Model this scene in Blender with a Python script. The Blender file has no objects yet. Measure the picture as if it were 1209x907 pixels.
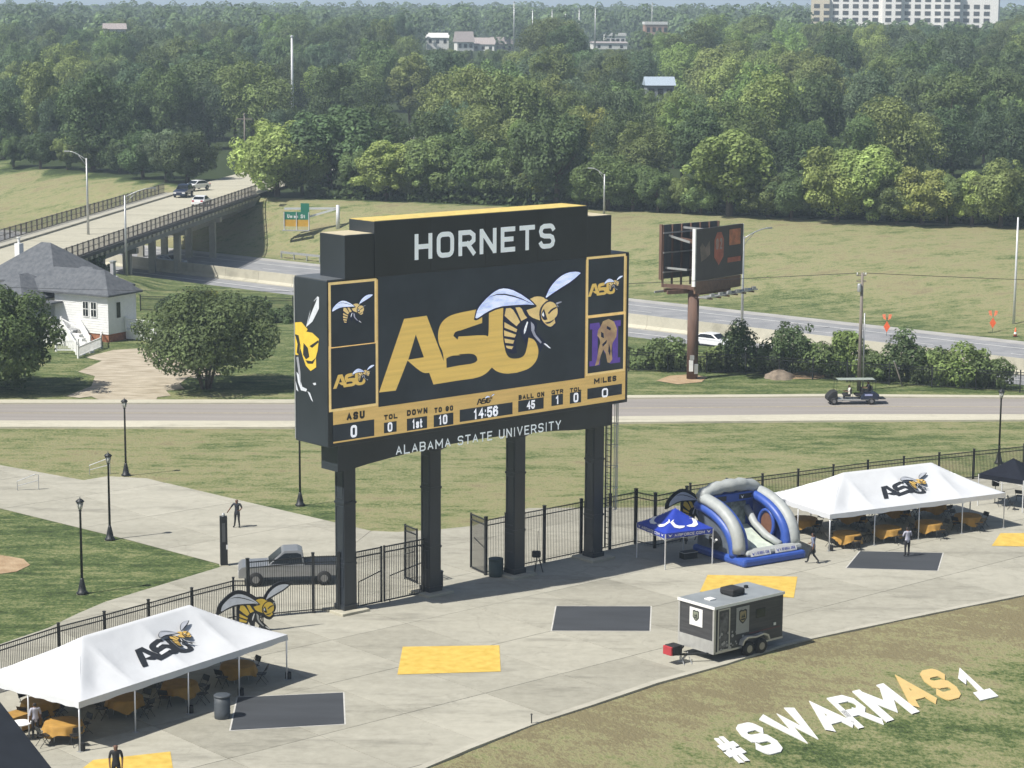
import bpy, bmesh, math, random
from mathutils import Vector, Matrix
from mathutils.geometry import tessellate_polygon
random.seed(7)
R = math.radians
sc = bpy.context.scene
COL = sc.collection

# ------------------------------------------------------------------ camera, sky, sun, exposure
FPX, CX, CY, CAMH = 2690.0, 604.5, 453.5, 30.0
PITCH, ROLL = math.atan((CY - 6) / FPX), R(0.32)
cam_d = bpy.data.cameras.new('camera'); cam = bpy.data.objects.new('camera', cam_d); COL.objects.link(cam)
cam_d.sensor_width = 36; cam_d.lens = 36 * FPX / 1209; cam_d.clip_start = 1; cam_d.clip_end = 40000
cam.location = (0, 0, CAMH)
cam.rotation_euler = (Matrix.Rotation(R(90) - PITCH, 4, 'X') @ Matrix.Rotation(ROLL, 4, 'Z')).to_euler()
sc.camera = cam

SUN_AZ, SUN_EL = R(31), R(54)          # direction shadows run (from +x towards +y), sun height
w = bpy.data.worlds.new('World'); sc.world = w; w.use_nodes = True
nt = w.node_tree; bgn = nt.nodes['Background']
sky = nt.nodes.new('ShaderNodeTexSky'); sky.sky_type = 'NISHITA'; sky.sun_disc = False
sky.sun_elevation = SUN_EL
sky.sun_rotation = math.atan2(-math.cos(SUN_AZ), -math.sin(SUN_AZ))
sky.air_density = 1.0; sky.dust_density = 1.6; sky.ozone_density = 1.0
nt.links.new(sky.outputs[0], bgn.inputs[0]); bgn.inputs[1].default_value = 0.068
sun_d = bpy.data.lights.new('sun', 'SUN'); sun = bpy.data.objects.new('sun', sun_d); COL.objects.link(sun)
sun_d.energy = 4.8; sun_d.angle = R(0.53); sun_d.color = (1.0, 0.965, 0.90)
sd = Vector((math.cos(SUN_AZ) * math.cos(SUN_EL), math.sin(SUN_AZ) * math.cos(SUN_EL), -math.sin(SUN_EL)))
sun.rotation_euler = sd.to_track_quat('-Z', 'Y').to_euler()
sc.view_settings.view_transform = 'Standard'; sc.view_settings.look = 'None'
sc.view_settings.exposure = 0.40; sc.view_settings.gamma = 1
sc.render.engine = 'CYCLES'
try:
    sc.cycles.max_bounces = 6; sc.cycles.volume_bounces = 0; sc.cycles.transparent_max_bounces = 8
    sc.cycles.use_denoising = True
except Exception: pass

# ------------------------------------------------------------------ survey: sight line of a point -> place on the ground
_fw = Vector((0, math.cos(PITCH), -math.sin(PITCH))); _rt = Vector((1, 0, 0)); _up = _rt.cross(_fw)
def ray(u, v):
    a, b = (u - CX) / FPX, -(v - CY) / FPX
    a, b = a * math.cos(ROLL) + b * math.sin(ROLL), -a * math.sin(ROLL) + b * math.cos(ROLL)
    return _fw + a * _rt + b * _up
EYE = Vector((0, 0, CAMH))
def G(u, v, z=0.0):
    d = ray(u, v); return EYE + d * ((z - CAMH) / d.z)
def hit(u, v, o, n):
    d = ray(u, v); return EYE + d * ((Vector(o) - EYE).dot(n) / d.dot(n))
def at(u, v, Y):
    d = ray(u, v); return EYE + d * (Y / d.y)
def proj(p):
    q = Vector(p) - EYE; z = q.dot(_fw); a, b = q.dot(_rt) / z, q.dot(_up) / z
    a, b = a * math.cos(ROLL) - b * math.sin(ROLL), a * math.sin(ROLL) + b * math.cos(ROLL)
    return CX + a * FPX, CY - b * FPX

# terrain height -----------------------------------------------------------------------------
EDGE = [G(*p) for p in ((510, 907), (560, 885), (640, 853), (700, 833), (780, 805), (860, 782), (930, 758), (1000, 742), (1100, 720), (1209, 697))]
EDGE = [Vector((-30, 48, 0)), Vector((-14, 71, 0))] + EDGE + [Vector((45, 126, 0)), Vector((70, 139, 0))]
def edge_y(x):
    if x <= EDGE[0].x: return EDGE[0].y + (x - EDGE[0].x) * 1.4
    for a, b in zip(EDGE, EDGE[1:]):
        if x <= b.x: return a.y + (b.y - a.y) * (x - a.x) / (b.x - a.x)
    return EDGE[-1].y + (x - EDGE[-1].x) * .5
def lerp_tab(tab, s):
    if s <= tab[0][0]: return tab[0][1]
    for (a, za), (b, zb) in zip(tab, tab[1:]):
        if s <= b:
            k = (s - a) / (b - a); k = k * k * (3 - 2 * k) if abs(zb - za) > 2 else k
            return za + (zb - za) * k
    return tab[-1][1]
def hs(x, y): return .65 * x + .76 * y          # distance across the highway
def bank_top(x): return 226 + (min(x, 300) + 36) * .36 if x > -36 else 226 + (-36 - max(x, -300)) * .3
BR_A, BR_B = Vector((-53.9, 238, 0)), Vector((-43.3, 326, 0))       # bridge centre line
BR_D = (BR_B - BR_A).normalized(); BR_N = Vector((BR_D.y, -BR_D.x, 0))
def terrain(x, y):
    s = hs(x, y); st = max(bank_top(x), 216)
    z = lerp_tab(((164, 0), (176, -4), (212, -4), (st, 2.5), (600, 12), (1500, 15), (4000, 0), (9000, 0)), s)
    d = (edge_y(x) - y) * .75
    if d > 0: z -= min(d * .2, 6)
    if 150 < y < 270:                                   # embankment that carries the near bridge approach
        q = Vector((x, y, 0)) - BR_A; off = abs(q.dot(BR_N)); al = q.dot(BR_D)
        k = max(0, min(1, (16 - off) / 8)) * max(0, min(1, (14 - al) / 10))
        z = z + (2.6 - z) * k if z < 2.6 else z
    return z
def T(u, v, tmax=4000):
    d = ray(u, v); t = 60.0; pt = t
    while t < tmax:
        p = EYE + d * t
        if p.z < terrain(p.x, p.y):
            a, b = pt, t
            for _ in range(18):
                m = (a + b) / 2; p = EYE + d * m
                if p.z < terrain(p.x, p.y): b = m
                else: a = m
            p = EYE + d * b; p.z = terrain(p.x, p.y); return p
        pt = t; t += max(.6, t * .004)
    return EYE + d * tmax

# ------------------------------------------------------------------ materials
def lin(c): return c / 12.92 if c <= .04045 else ((c + .055) / 1.055) ** 2.4
def srgb(r, g, b): return (lin(r / 255), lin(g / 255), lin(b / 255), 1)
MATS = {}
def mat(name, col, rough=.6, var=.12, scale=3.0, bump=0.0, metal=0.0, emit=0.0, spec=.5, col2=None, detail=5, coord='Object', stretch=None, bscale=None):
    if name in MATS: return MATS[name]
    m = bpy.data.materials.new(name); m.use_nodes = True; MATS[name] = m
    n = m.node_tree.nodes; l = m.node_tree.links; bs = n['Principled BSDF']
    bs.inputs['Roughness'].default_value = rough; bs.inputs['Metallic'].default_value = metal
    bs.inputs['Specular IOR Level'].default_value = spec
    col = tuple(col[:3]) + (1,)
    tc = n.new('ShaderNodeTexCoord'); vec = tc.outputs[coord]
    if stretch:
        mp = n.new('ShaderNodeMapping'); mp.inputs['Scale'].default_value = stretch
        l.new(vec, mp.inputs[0]); vec = mp.outputs[0]
    no = n.new('ShaderNodeTexNoise'); no.inputs['Scale'].default_value = scale; no.inputs['Detail'].default_value = detail
    l.new(vec, no.inputs['Vector'])
    rp = n.new('ShaderNodeValToRGB'); rp.color_ramp.elements[0].position = .3; rp.color_ramp.elements[1].position = .7
    if col2 is None:
        a = tuple(c * (1 - var) for c in col[:3]) + (1,); b = tuple(min(1, c * (1 + var)) for c in col[:3]) + (1,)
    else: a, b = col, tuple(col2[:3]) + (1,)
    rp.color_ramp.elements[0].color = a; rp.color_ramp.elements[1].color = b
    l.new(no.outputs['Fac'], rp.inputs[0]); l.new(rp.outputs[0], bs.inputs['Base Color'])
    if emit:
        l.new(rp.outputs[0], bs.inputs['Emission Color']); bs.inputs['Emission Strength'].default_value = emit
    if bump:
        bn = n.new('ShaderNodeTexNoise'); bn.inputs['Scale'].default_value = bscale or scale * 6; bn.inputs['Detail'].default_value = 4
        l.new(tc.outputs[coord], bn.inputs['Vector'])
        bp = n.new('ShaderNodeBump'); bp.inputs['Strength'].default_value = bump; bp.inputs['Distance'].default_value = .05
        l.new(bn.outputs['Fac'], bp.inputs['Height']); l.new(bp.outputs[0], bs.inputs['Normal'])
    return m

def grass_mat():
    m = bpy.data.materials.new('grass'); m.use_nodes = True; n = m.node_tree.nodes; l = m.node_tree.links; bs = n['Principled BSDF']
    bs.inputs['Roughness'].default_value = .9; bs.inputs['Specular IOR Level'].default_value = .15
    tc = n.new('ShaderNodeTexCoord')
    at_ = n.new('ShaderNodeAttribute'); at_.attribute_name = 'dry'; at_.attribute_type = 'GEOMETRY'
    def noise(scale, det, st, rough=.6):
        mp = n.new('ShaderNodeMapping'); mp.inputs['Scale'].default_value = st; mp.inputs['Rotation'].default_value = (0, 0, R(-12))
        l.new(tc.outputs['Object'], mp.inputs[0])
        x = n.new('ShaderNodeTexNoise'); x.inputs['Scale'].default_value = scale; x.inputs['Detail'].default_value = det; x.inputs['Roughness'].default_value = rough
        l.new(mp.outputs[0], x.inputs['Vector']); return x.outputs['Fac']
    def math_(op, a, b):
        x = n.new('ShaderNodeMath'); x.operation = op
        for i, q in enumerate((a, b)):
            if isinstance(q, (int, float)): x.inputs[i].default_value = q
            else: l.new(q, x.inputs[i])
        return x.outputs[0]
    big = noise(.09, 8, (1, 1, 1), .68); streak = noise(.5, 6, (.28, 1, 1), .7); fine = noise(5, 4, (1, 1, 1), .7)
    v = math_('ADD', math_('MULTIPLY', math_('SUBTRACT', big, .5), .75), math_('MULTIPLY', math_('SUBTRACT', streak, .5), 1.5))
    v = math_('ADD', v, math_('MULTIPLY', math_('SUBTRACT', fine, .5), 1.35))
    mid_ = noise(1.3, 5, (.6, 1, 1), .75); v = math_('ADD', v, math_('MULTIPLY', math_('SUBTRACT', mid_, .5), 1.2))
    v = math_('ADD', v, at_.outputs['Fac'])
    rp = n.new('ShaderNodeValToRGB'); cr = rp.color_ramp
    cr.elements[0].position = .0; cr.elements[0].color = (.034, .050, .018, 1)
    cr.elements[1].position = 1.0; cr.elements[1].color = (.195, .168, .094, 1)
    for p, c in ((.3, (.080, .115, .038, 1)), (.5, (.170, .188, .080, 1)), (.75, (.265, .250, .132, 1))):
        e = cr.elements.new(p); e.color = c
    l.new(v, rp.inputs[0]); l.new(rp.outputs[0], bs.inputs['Base Color'])
    bp = n.new('ShaderNodeBump'); bp.inputs['Strength'].default_value = .7; bp.inputs['Distance'].default_value = .12
    l.new(fine, bp.inputs['Height']); l.new(bp.outputs[0], bs.inputs['Normal'])
    return m
GRASS = grass_mat()

def concrete_mat(name, c1, c2, tint=.12):
    m = bpy.data.materials.new(name); m.use_nodes = True; n = m.node_tree.nodes; l = m.node_tree.links; bs = n['Principled BSDF']
    bs.inputs['Roughness'].default_value = .85; bs.inputs['Specular IOR Level'].default_value = .25
    tc = n.new('ShaderNodeTexCoord'); oi = n.new('ShaderNodeObjectInfo')
    ge = n.new('ShaderNodeNewGeometry')
    a = n.new('ShaderNodeTexNoise'); a.inputs['Scale'].default_value = .22; a.inputs['Detail'].default_value = 7; a.inputs['Roughness'].default_value = .65
    mp = n.new('ShaderNodeMapping'); mp.inputs['Scale'].default_value = (.35, 1.3, 1); mp.inputs['Rotation'].default_value = (0, 0, R(20))
    l.new(ge.outputs['Position'], mp.inputs[0]); l.new(mp.outputs[0], a.inputs['Vector'])
    b = n.new('ShaderNodeTexNoise'); b.inputs['Scale'].default_value = 1.7; b.inputs['Detail'].default_value = 8; b.inputs['Roughness'].default_value = .7
    l.new(ge.outputs['Position'], b.inputs['Vector'])
    ad = n.new('ShaderNodeMath'); ad.operation = 'ADD'; l.new(a.outputs['Fac'], ad.inputs[0]); l.new(b.outputs['Fac'], ad.inputs[1])
    sb = n.new('ShaderNodeMath'); sb.operation = 'MULTIPLY_ADD'; sb.inputs[1].default_value = tint * 3.2
    l.new(oi.outputs['Random'], sb.inputs[0]); l.new(ad.outputs[0], sb.inputs[2])
    rp = n.new('ShaderNodeValToRGB'); rp.color_ramp.elements[0].position = .75; rp.color_ramp.elements[0].color = tuple(c1) + (1,)
    rp.color_ramp.elements[1].position = 1.6 if False else 1.0; rp.color_ramp.elements[1].color = tuple(c2) + (1,)
    mr = n.new('ShaderNodeMapRange'); mr.inputs['From Min'].default_value = .8; mr.inputs['From Max'].default_value = 1.2 + tint * 3.2
    l.new(sb.outputs[0], mr.inputs[0]); rp.color_ramp.elements[0].position = 0; l.new(mr.outputs[0], rp.inputs[0])
    vo = n.new('ShaderNodeTexVoronoi'); vo.feature = 'DISTANCE_TO_EDGE'; vo.inputs['Scale'].default_value = .11
    wp = n.new('ShaderNodeMixRGB'); wp.inputs[0].default_value = .35; l.new(ge.outputs['Position'], wp.inputs[1])
    wn = n.new('ShaderNodeTexNoise'); wn.inputs['Scale'].default_value = .5; wn.inputs['Detail'].default_value = 6; l.new(ge.outputs['Position'], wn.inputs['Vector'])
    vm = n.new('ShaderNodeVectorMath'); vm.operation = 'MULTIPLY_ADD'; vm.inputs[1].default_value = (5, 5, 0); l.new(wn.outputs['Color'], vm.inputs[0]); l.new(ge.outputs['Position'], vm.inputs[2]); l.new(vm.outputs[0], vo.inputs['Vector'])
    ck = n.new('ShaderNodeMapRange'); ck.inputs['From Max'].default_value = .006; ck.inputs['To Min'].default_value = .87; l.new(vo.outputs['Distance'], ck.inputs[0])
    sn = n.new('ShaderNodeTexNoise'); sn.inputs['Scale'].default_value = .38; sn.inputs['Detail'].default_value = 9; sn.inputs['Roughness'].default_value = .72; l.new(mp.outputs[0], sn.inputs['Vector'])
    sm = n.new('ShaderNodeMapRange'); sm.inputs['From Min'].default_value = .34; sm.inputs['From Max'].default_value = .47; sm.inputs['To Min'].default_value = .74; l.new(sn.outputs['Fac'], sm.inputs[0])
    m1 = n.new('ShaderNodeMath'); m1.operation = 'MULTIPLY'; l.new(ck.outputs[0], m1.inputs[0]); l.new(sm.outputs[0], m1.inputs[1])
    hv = n.new('ShaderNodeHueSaturation'); l.new(rp.outputs[0], hv.inputs['Color']); l.new(m1.outputs[0], hv.inputs['Value'])
    l.new(hv.outputs[0], bs.inputs['Base Color'])
    bp = n.new('ShaderNodeBump'); bp.inputs['Strength'].default_value = .25; bp.inputs['Distance'].default_value = .02
    l.new(b.outputs['Fac'], bp.inputs['Height']); l.new(bp.outputs[0], bs.inputs['Normal'])
    return m
M_CONC = concrete_mat('plaza_concrete', (.262, .250, .202), (.42, .402, .332), .12)
M_WALK = concrete_mat('walk_concrete', (.285, .272, .220), (.44, .42, .348), .12)
M_PALE = concrete_mat('pale_concrete', (.38, .36, .28), (.52, .49, .39))
M_JOINT = mat('joint', (.16, .15, .125), .9)
M_ASPH = mat('road_asphalt', (.235, .215, .195), .9, col2=(.30, .275, .25), scale=.6, stretch=(.06, 1.6, 1), bump=.2)
M_HWY = mat('highway_asphalt', (.20, .205, .215), .9, col2=(.29, .29, .295), scale=.5, bump=.2)
M_DIRT = mat('dirt', (.27, .225, .155), .95, col2=(.50, .44, .34), scale=1.1, stretch=(.5, 1.4, 1), bump=.8, detail=9)
M_EARTH = mat('earth', (.30, .20, .11), .95, col2=(.42, .31, .19), scale=1.5, bump=.8)
M_BLACK = mat('black_paint', (.012, .014, .017), .45, .2, .6)
M_BLKMET = mat('black_metal', (.014, .016, .018), .5, .25)
M_CAB = mat('cabinet_paint', (.026, .032, .040), .38, .22, .35)
M_GREYM = mat('galvanised', (.45, .46, .46), .45, .12, 2, metal=.5)
M_WHITE = mat('white_paint', (.78, .78, .76), .5, .05, 2)
M_TENT = mat('tent_vinyl', (.60, .612, .625), .5, .05, .8, bump=.45, bscale=1.6)
M_STEEL = mat('white_pole', (.66, .67, .68), .35, .05, metal=.2)
M_CLOTH = mat('gold_cloth', (.37, .205, .04), .8, .18, 2.5)
M_YEL = mat('yellow_paint', (.50, .335, .055), .8, .10, 2.2, col2=(.66, .46, .10), detail=9)
M_MAT = mat('dark_paint', (.042, .046, .052), .8, .18, .7, stretch=(.4, 1.5, 1))
M_SCREEN = mat('screen_dark', (.030, .037, .045), .55, .22, .5, emit=.30, spec=.25)
M_GOLD_LED = mat('led_gold', (.43, .30, .085), .6, .08, .8, emit=.80, stretch=(.3, 1, 9), spec=.2)
M_GOLD_LED2 = mat('led_gold_pale', (.60, .45, .20), .6, .10, 2, emit=.55, spec=.2)
M_GOLD_BAND = mat('led_gold_band', (.40, .275, .10), .6, .10, 1.2, emit=.72, stretch=(.5, 1, 5), spec=.2)
M_WHITE_LED = mat('led_white', (.78, .80, .86), .6, .05, emit=.55, spec=.2)
M_WING_LED = mat('led_wing', (.38, .46, .72), .6, .25, 1.6, emit=.65, col2=(.70, .76, .92), stretch=(1, 1, 3), spec=.2)
M_GREY_LED = mat('led_grey', (.30, .31, .38), .6, .2, emit=.5, spec=.2)
M_NAVY_LED = mat('led_navy', (.020, .024, .05), .6, .2, emit=.4, spec=.2)
M_PURP_LED = mat('led_purple', (.075, .045, .21), .6, .1, emit=.7, spec=.2)
M_TAN_LED = mat('led_tan', (.42, .31, .15), .6, .3, 1.5, emit=.55, col2=(.22, .14, .10), spec=.2)
M_LETTER = mat('letter_pale', (.70, .76, .79), .45, .05, emit=.32)
M_HYEL = mat('hornet_yellow', (.72, .50, .06), .5, .08)
M_HYEL2 = mat('hornet_gold_print', (.62, .40, .10), .6, .1)
M_HWING = mat('hornet_wing', (.60, .63, .68), .5, .1)
M_HDARK = mat('hornet_dark', (.018, .020, .024), .5, .1)
M_BLUE = mat('canopy_blue', (.018, .045, .36), .5, .1)
M_IBLUE = mat('inflatable_blue', (.034, .085, .36), .42, .1, bump=.2, bscale=4)
M_IGREY = mat('inflatable_grey', (.36, .38, .37), .5, .08, bump=.2, bscale=4)
M_NAVYC = mat('canopy_black', (.010, .012, .020), .9, .15, spec=.2)
M_RED = mat('red_plastic', (.42, .04, .05), .45, .1)
M_RUBBER = mat('rubber', (.018, .018, .019), .8, .1)
M_RIM = mat('alloy', (.28, .28, .29), .35, .1, metal=.7)
M_GLASS = mat('dark_glass', (.012, .015, .018), .08, .1)
M_BARK = mat('bark', (.10, .075, .055), .95, .3, 6, bump=.6)
M_WOOD = mat('pole_wood', (.20, .175, .15), .9, .2, 2, stretch=(4, 4, .3), bump=.4)
M_RUST = mat('brown_steel', (.13, .075, .055), .8, .22, 1.5, stretch=(2, 2, .4))
M_ROOF = mat('shingle', (.075, .083, .095), .9, .3, 2.4, bump=.8, bscale=9, col2=(.13, .138, .15), detail=9)
M_BRICK = mat('brick', (.34, .14, .075), .9, .25, 6)
M_ORANGE = mat('orange_sign', (.80, .13, .035), .6, .12, 4)
M_GREEN = mat('sign_green', (.012, .16, .10), .5, .1)
M_SGOLD = mat('sign_gold', (.50, .29, .03), .5, .1)
M_CARWHITE = mat('car_white', (.72, .73, .74), .25, .03)
M_CARBLUE = mat('car_navy', (.018, .026, .055), .25, .1)
M_CARGREY = mat('car_charcoal', (.060, .063, .068), .28, .1, metal=.4)
M_SKIN = mat('skin', (.15, .075, .045), .6, .08)
M_HAIR = mat('hair', (.012, .010, .010), .7, .1)
M_BIN = mat('bin_grey', (.055, .065, .075), .6, .1)
M_BINGREEN = mat('bin_green', (.030, .050, .048), .6, .15)

def leaf_mat():
    m = bpy.data.materials.new('foliage'); m.use_nodes = True; n = m.node_tree.nodes; l = m.node_tree.links; bs = n['Principled BSDF']
    bs.inputs['Roughness'].default_value = .62; bs.inputs['Specular IOR Level'].default_value = .22
    oi = n.new('ShaderNodeObjectInfo'); ge = n.new('ShaderNodeNewGeometry')
    no = n.new('ShaderNodeTexNoise'); no.inputs['Scale'].default_value = .55; no.inputs['Detail'].default_value = 3
    l.new(ge.outputs['Position'], no.inputs['Vector'])
    mr = n.new('ShaderNodeMapRange'); mr.inputs['From Min'].default_value = .3; mr.inputs['From Max'].default_value = .7; mr.inputs['To Min'].default_value = .62; mr.inputs['To Max'].default_value = 1.42
    l.new(no.outputs['Fac'], mr.inputs[0])
    at_ = n.new('ShaderNodeAttribute'); at_.attribute_name = 'tone'; at_.attribute_type = 'GEOMETRY'
    mu = n.new('ShaderNodeMath'); mu.operation = 'MULTIPLY'; l.new(mr.outputs[0], mu.inputs[0]); l.new(at_.outputs['Fac'], mu.inputs[1])
    hsv = n.new('ShaderNodeHueSaturation'); l.new(oi.outputs['Color'], hsv.inputs['Color']); l.new(mu.outputs[0], hsv.inputs['Value'])
    l.new(hsv.outputs[0], bs.inputs['Base Color'])
    tr = n.new('ShaderNodeBsdfTranslucent'); l.new(hsv.outputs[0], tr.inputs['Color'])
    mx = n.new('ShaderNodeMixShader'); mx.inputs[0].default_value = .30
    l.new(bs.outputs[0], mx.inputs[1]); l.new(tr.outputs[0], mx.inputs[2])
    l.new(mx.outputs[0], n['Material Output'].inputs['Surface'])
    return m
M_LEAF = leaf_mat()

# ------------------------------------------------------------------ builders
def thing(name, label, cat, loc=(0, 0, 0), ang=0.0, group=None):
    o = bpy.data.objects.new(name, None); COL.objects.link(o); o.empty_display_size = .3
    o.location = loc; o.rotation_euler = (0, 0, ang); o['label'] = label; o['category'] = cat
    if group: o['group'] = group
    return o
def tag(o, label, cat, group=None):
    o['label'] = label; o['category'] = cat
    if group: o['group'] = group
    return o
def struct(o): o['kind'] = 'structure'; return o

class MB:
    def __init__(s): s.v = []; s.f = []; s.m = []; s.cur = 0
    def add(s, vs, fs):
        k = len(s.v); s.v += [tuple(x) for x in vs]; s.f += [tuple(i + k for i in f) for f in fs]; s.m += [s.cur] * len(fs); return s
    def box(s, x0, x1, y0, y1, z0, z1, M=None):
        vs = [Vector((x, y, z)) for z in (z0, z1) for y in (y0, y1) for x in (x0, x1)]
        if M is not None: vs = [M @ q for q in vs]
        return s.add(vs, [(0, 2, 3, 1), (4, 5, 7, 6), (0, 1, 5, 4), (2, 6, 7, 3), (0, 4, 6, 2), (1, 3, 7, 5)])
    def bar(s, p, q, a, b=None, up=(0, 0, 1)):
        p, q = Vector(p), Vector(q); d = (q - p); L = d.length
        if L < 1e-6: return s
        d /= L; u = Vector(up)
        if abs(d.dot(u)) > .98: u = Vector((1, 0, 0))
        x = d.cross(u).normalized(); y = x.cross(d); b = b or a
        vs = [c + x * i * a / 2 + y * j * b / 2 for c in (p, q) for i, j in ((-1, -1), (1, -1), (1, 1), (-1, 1))]
        return s.add(vs, [(3, 2, 1, 0), (4, 5, 6, 7), (0, 1, 5, 4), (1, 2, 6, 5), (2, 3, 7, 6), (3, 0, 4, 7)])
    def tube(s, pts, rad, n=8, cap=True, squash=None):
        pts = [Vector(p) for p in pts]; k = len(pts)
        rad = rad if isinstance(rad, (list, tuple)) else [rad] * k
        base = len(s.v); ref = Vector((0, 0, 1)); d0 = (pts[1] - pts[0]).normalized()
        if abs(d0.dot(ref)) > .95: ref = Vector((1, 0, 0))
        x = d0.cross(ref).normalized(); vs = []
        for i in range(k):
            d = (pts[min(i + 1, k - 1)] - pts[max(i - 1, 0)]).normalized()
            x = (x - d * x.dot(d)).normalized(); y = d.cross(x)
            for j in range(n):
                a = 2 * math.pi * j / n; vs.append(pts[i] + (x * math.cos(a) + y * math.sin(a)) * rad[i])
        fs = [(i * n + j, i * n + (j + 1) % n, (i + 1) * n + (j + 1) % n, (i + 1) * n + j) for i in range(k - 1) for j in range(n)]
        if cap: fs += [tuple(range(n))[::-1], tuple((k - 1) * n + j for j in range(n))]
        return s.add(vs, fs)
    def lathe(s, prof, n=16, c=(0, 0, 0), cap=True):
        c = Vector(c); k = len(prof)
        vs = [c + Vector((r * math.cos(2 * math.pi * j / n), r * math.sin(2 * math.pi * j / n), z)) for r, z in prof for j in range(n)]
        fs = [(i * n + j, i * n + (j + 1) % n, (i + 1) * n + (j + 1) % n, (i + 1) * n + j) for i in range(k - 1) for j in range(n)]
        if cap: fs += [tuple(range(n))[::-1], tuple((k - 1) * n + j for j in range(n))]
        return s.add(vs, fs)
    def prism(s, poly, f0, f1):
        """poly: 2-D outline; f0/f1 map (a,b) to the two sheets"""
        n = len(poly); tri = tessellate_polygon([[Vector((a, b, 0)) for a, b in poly]])
        vs = [f0(a, b) for a, b in poly] + [f1(a, b) for a, b in poly]
        fs = [tuple(t) for t in tri] + [tuple(i + n for i in t[::-1]) for t in tri]
        fs += [(i, (i + 1) % n, (i + 1) % n + n, i + n) for i in range(n)]
        return s.add(vs, fs)
    def sheet(s, poly, f):
        tri = tessellate_polygon([[Vector((a, b, 0)) for a, b in poly]])
        return s.add([f(a, b) for a, b in poly], [tuple(t) for t in tri])
    def mesh(s, name):
        me = bpy.data.meshes.new(name); me.from_pydata(s.v, [], s.f); me.update(); return me
    def build(s, name, mats, parent=None, smooth=False, label=None, kind=None, bevel=0, fix=True):
        me = s.mesh(name)
        if not isinstance(mats, (list, tuple)): mats = [mats]
        for m in mats: me.materials.append(m)
        if len(mats) > 1: me.polygons.foreach_set('material_index', s.m)
        if fix:
            bm = bmesh.new(); bm.from_mesh(me); bmesh.ops.recalc_face_normals(bm, faces=bm.faces); bm.to_mesh(me); bm.free()
        if smooth: me.polygons.foreach_set('use_smooth', [True] * len(me.polygons))
        o = bpy.data.objects.new(name, me); COL.objects.link(o); o.parent = parent
        if bevel:
            b = o.modifiers.new('bevel', 'BEVEL'); b.width = bevel; b.segments = 2; b.limit_method = 'ANGLE'
        if label: o['label'] = label
        if kind: o['kind'] = kind
        return o
def copy_tree(o, parent=None, **kw):
    c = o.copy(); COL.objects.link(c); c.parent = parent
    for k, v in kw.items(): c[k] = v
    for ch in list(o.children): copy_tree(ch, c)
    return c

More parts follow.
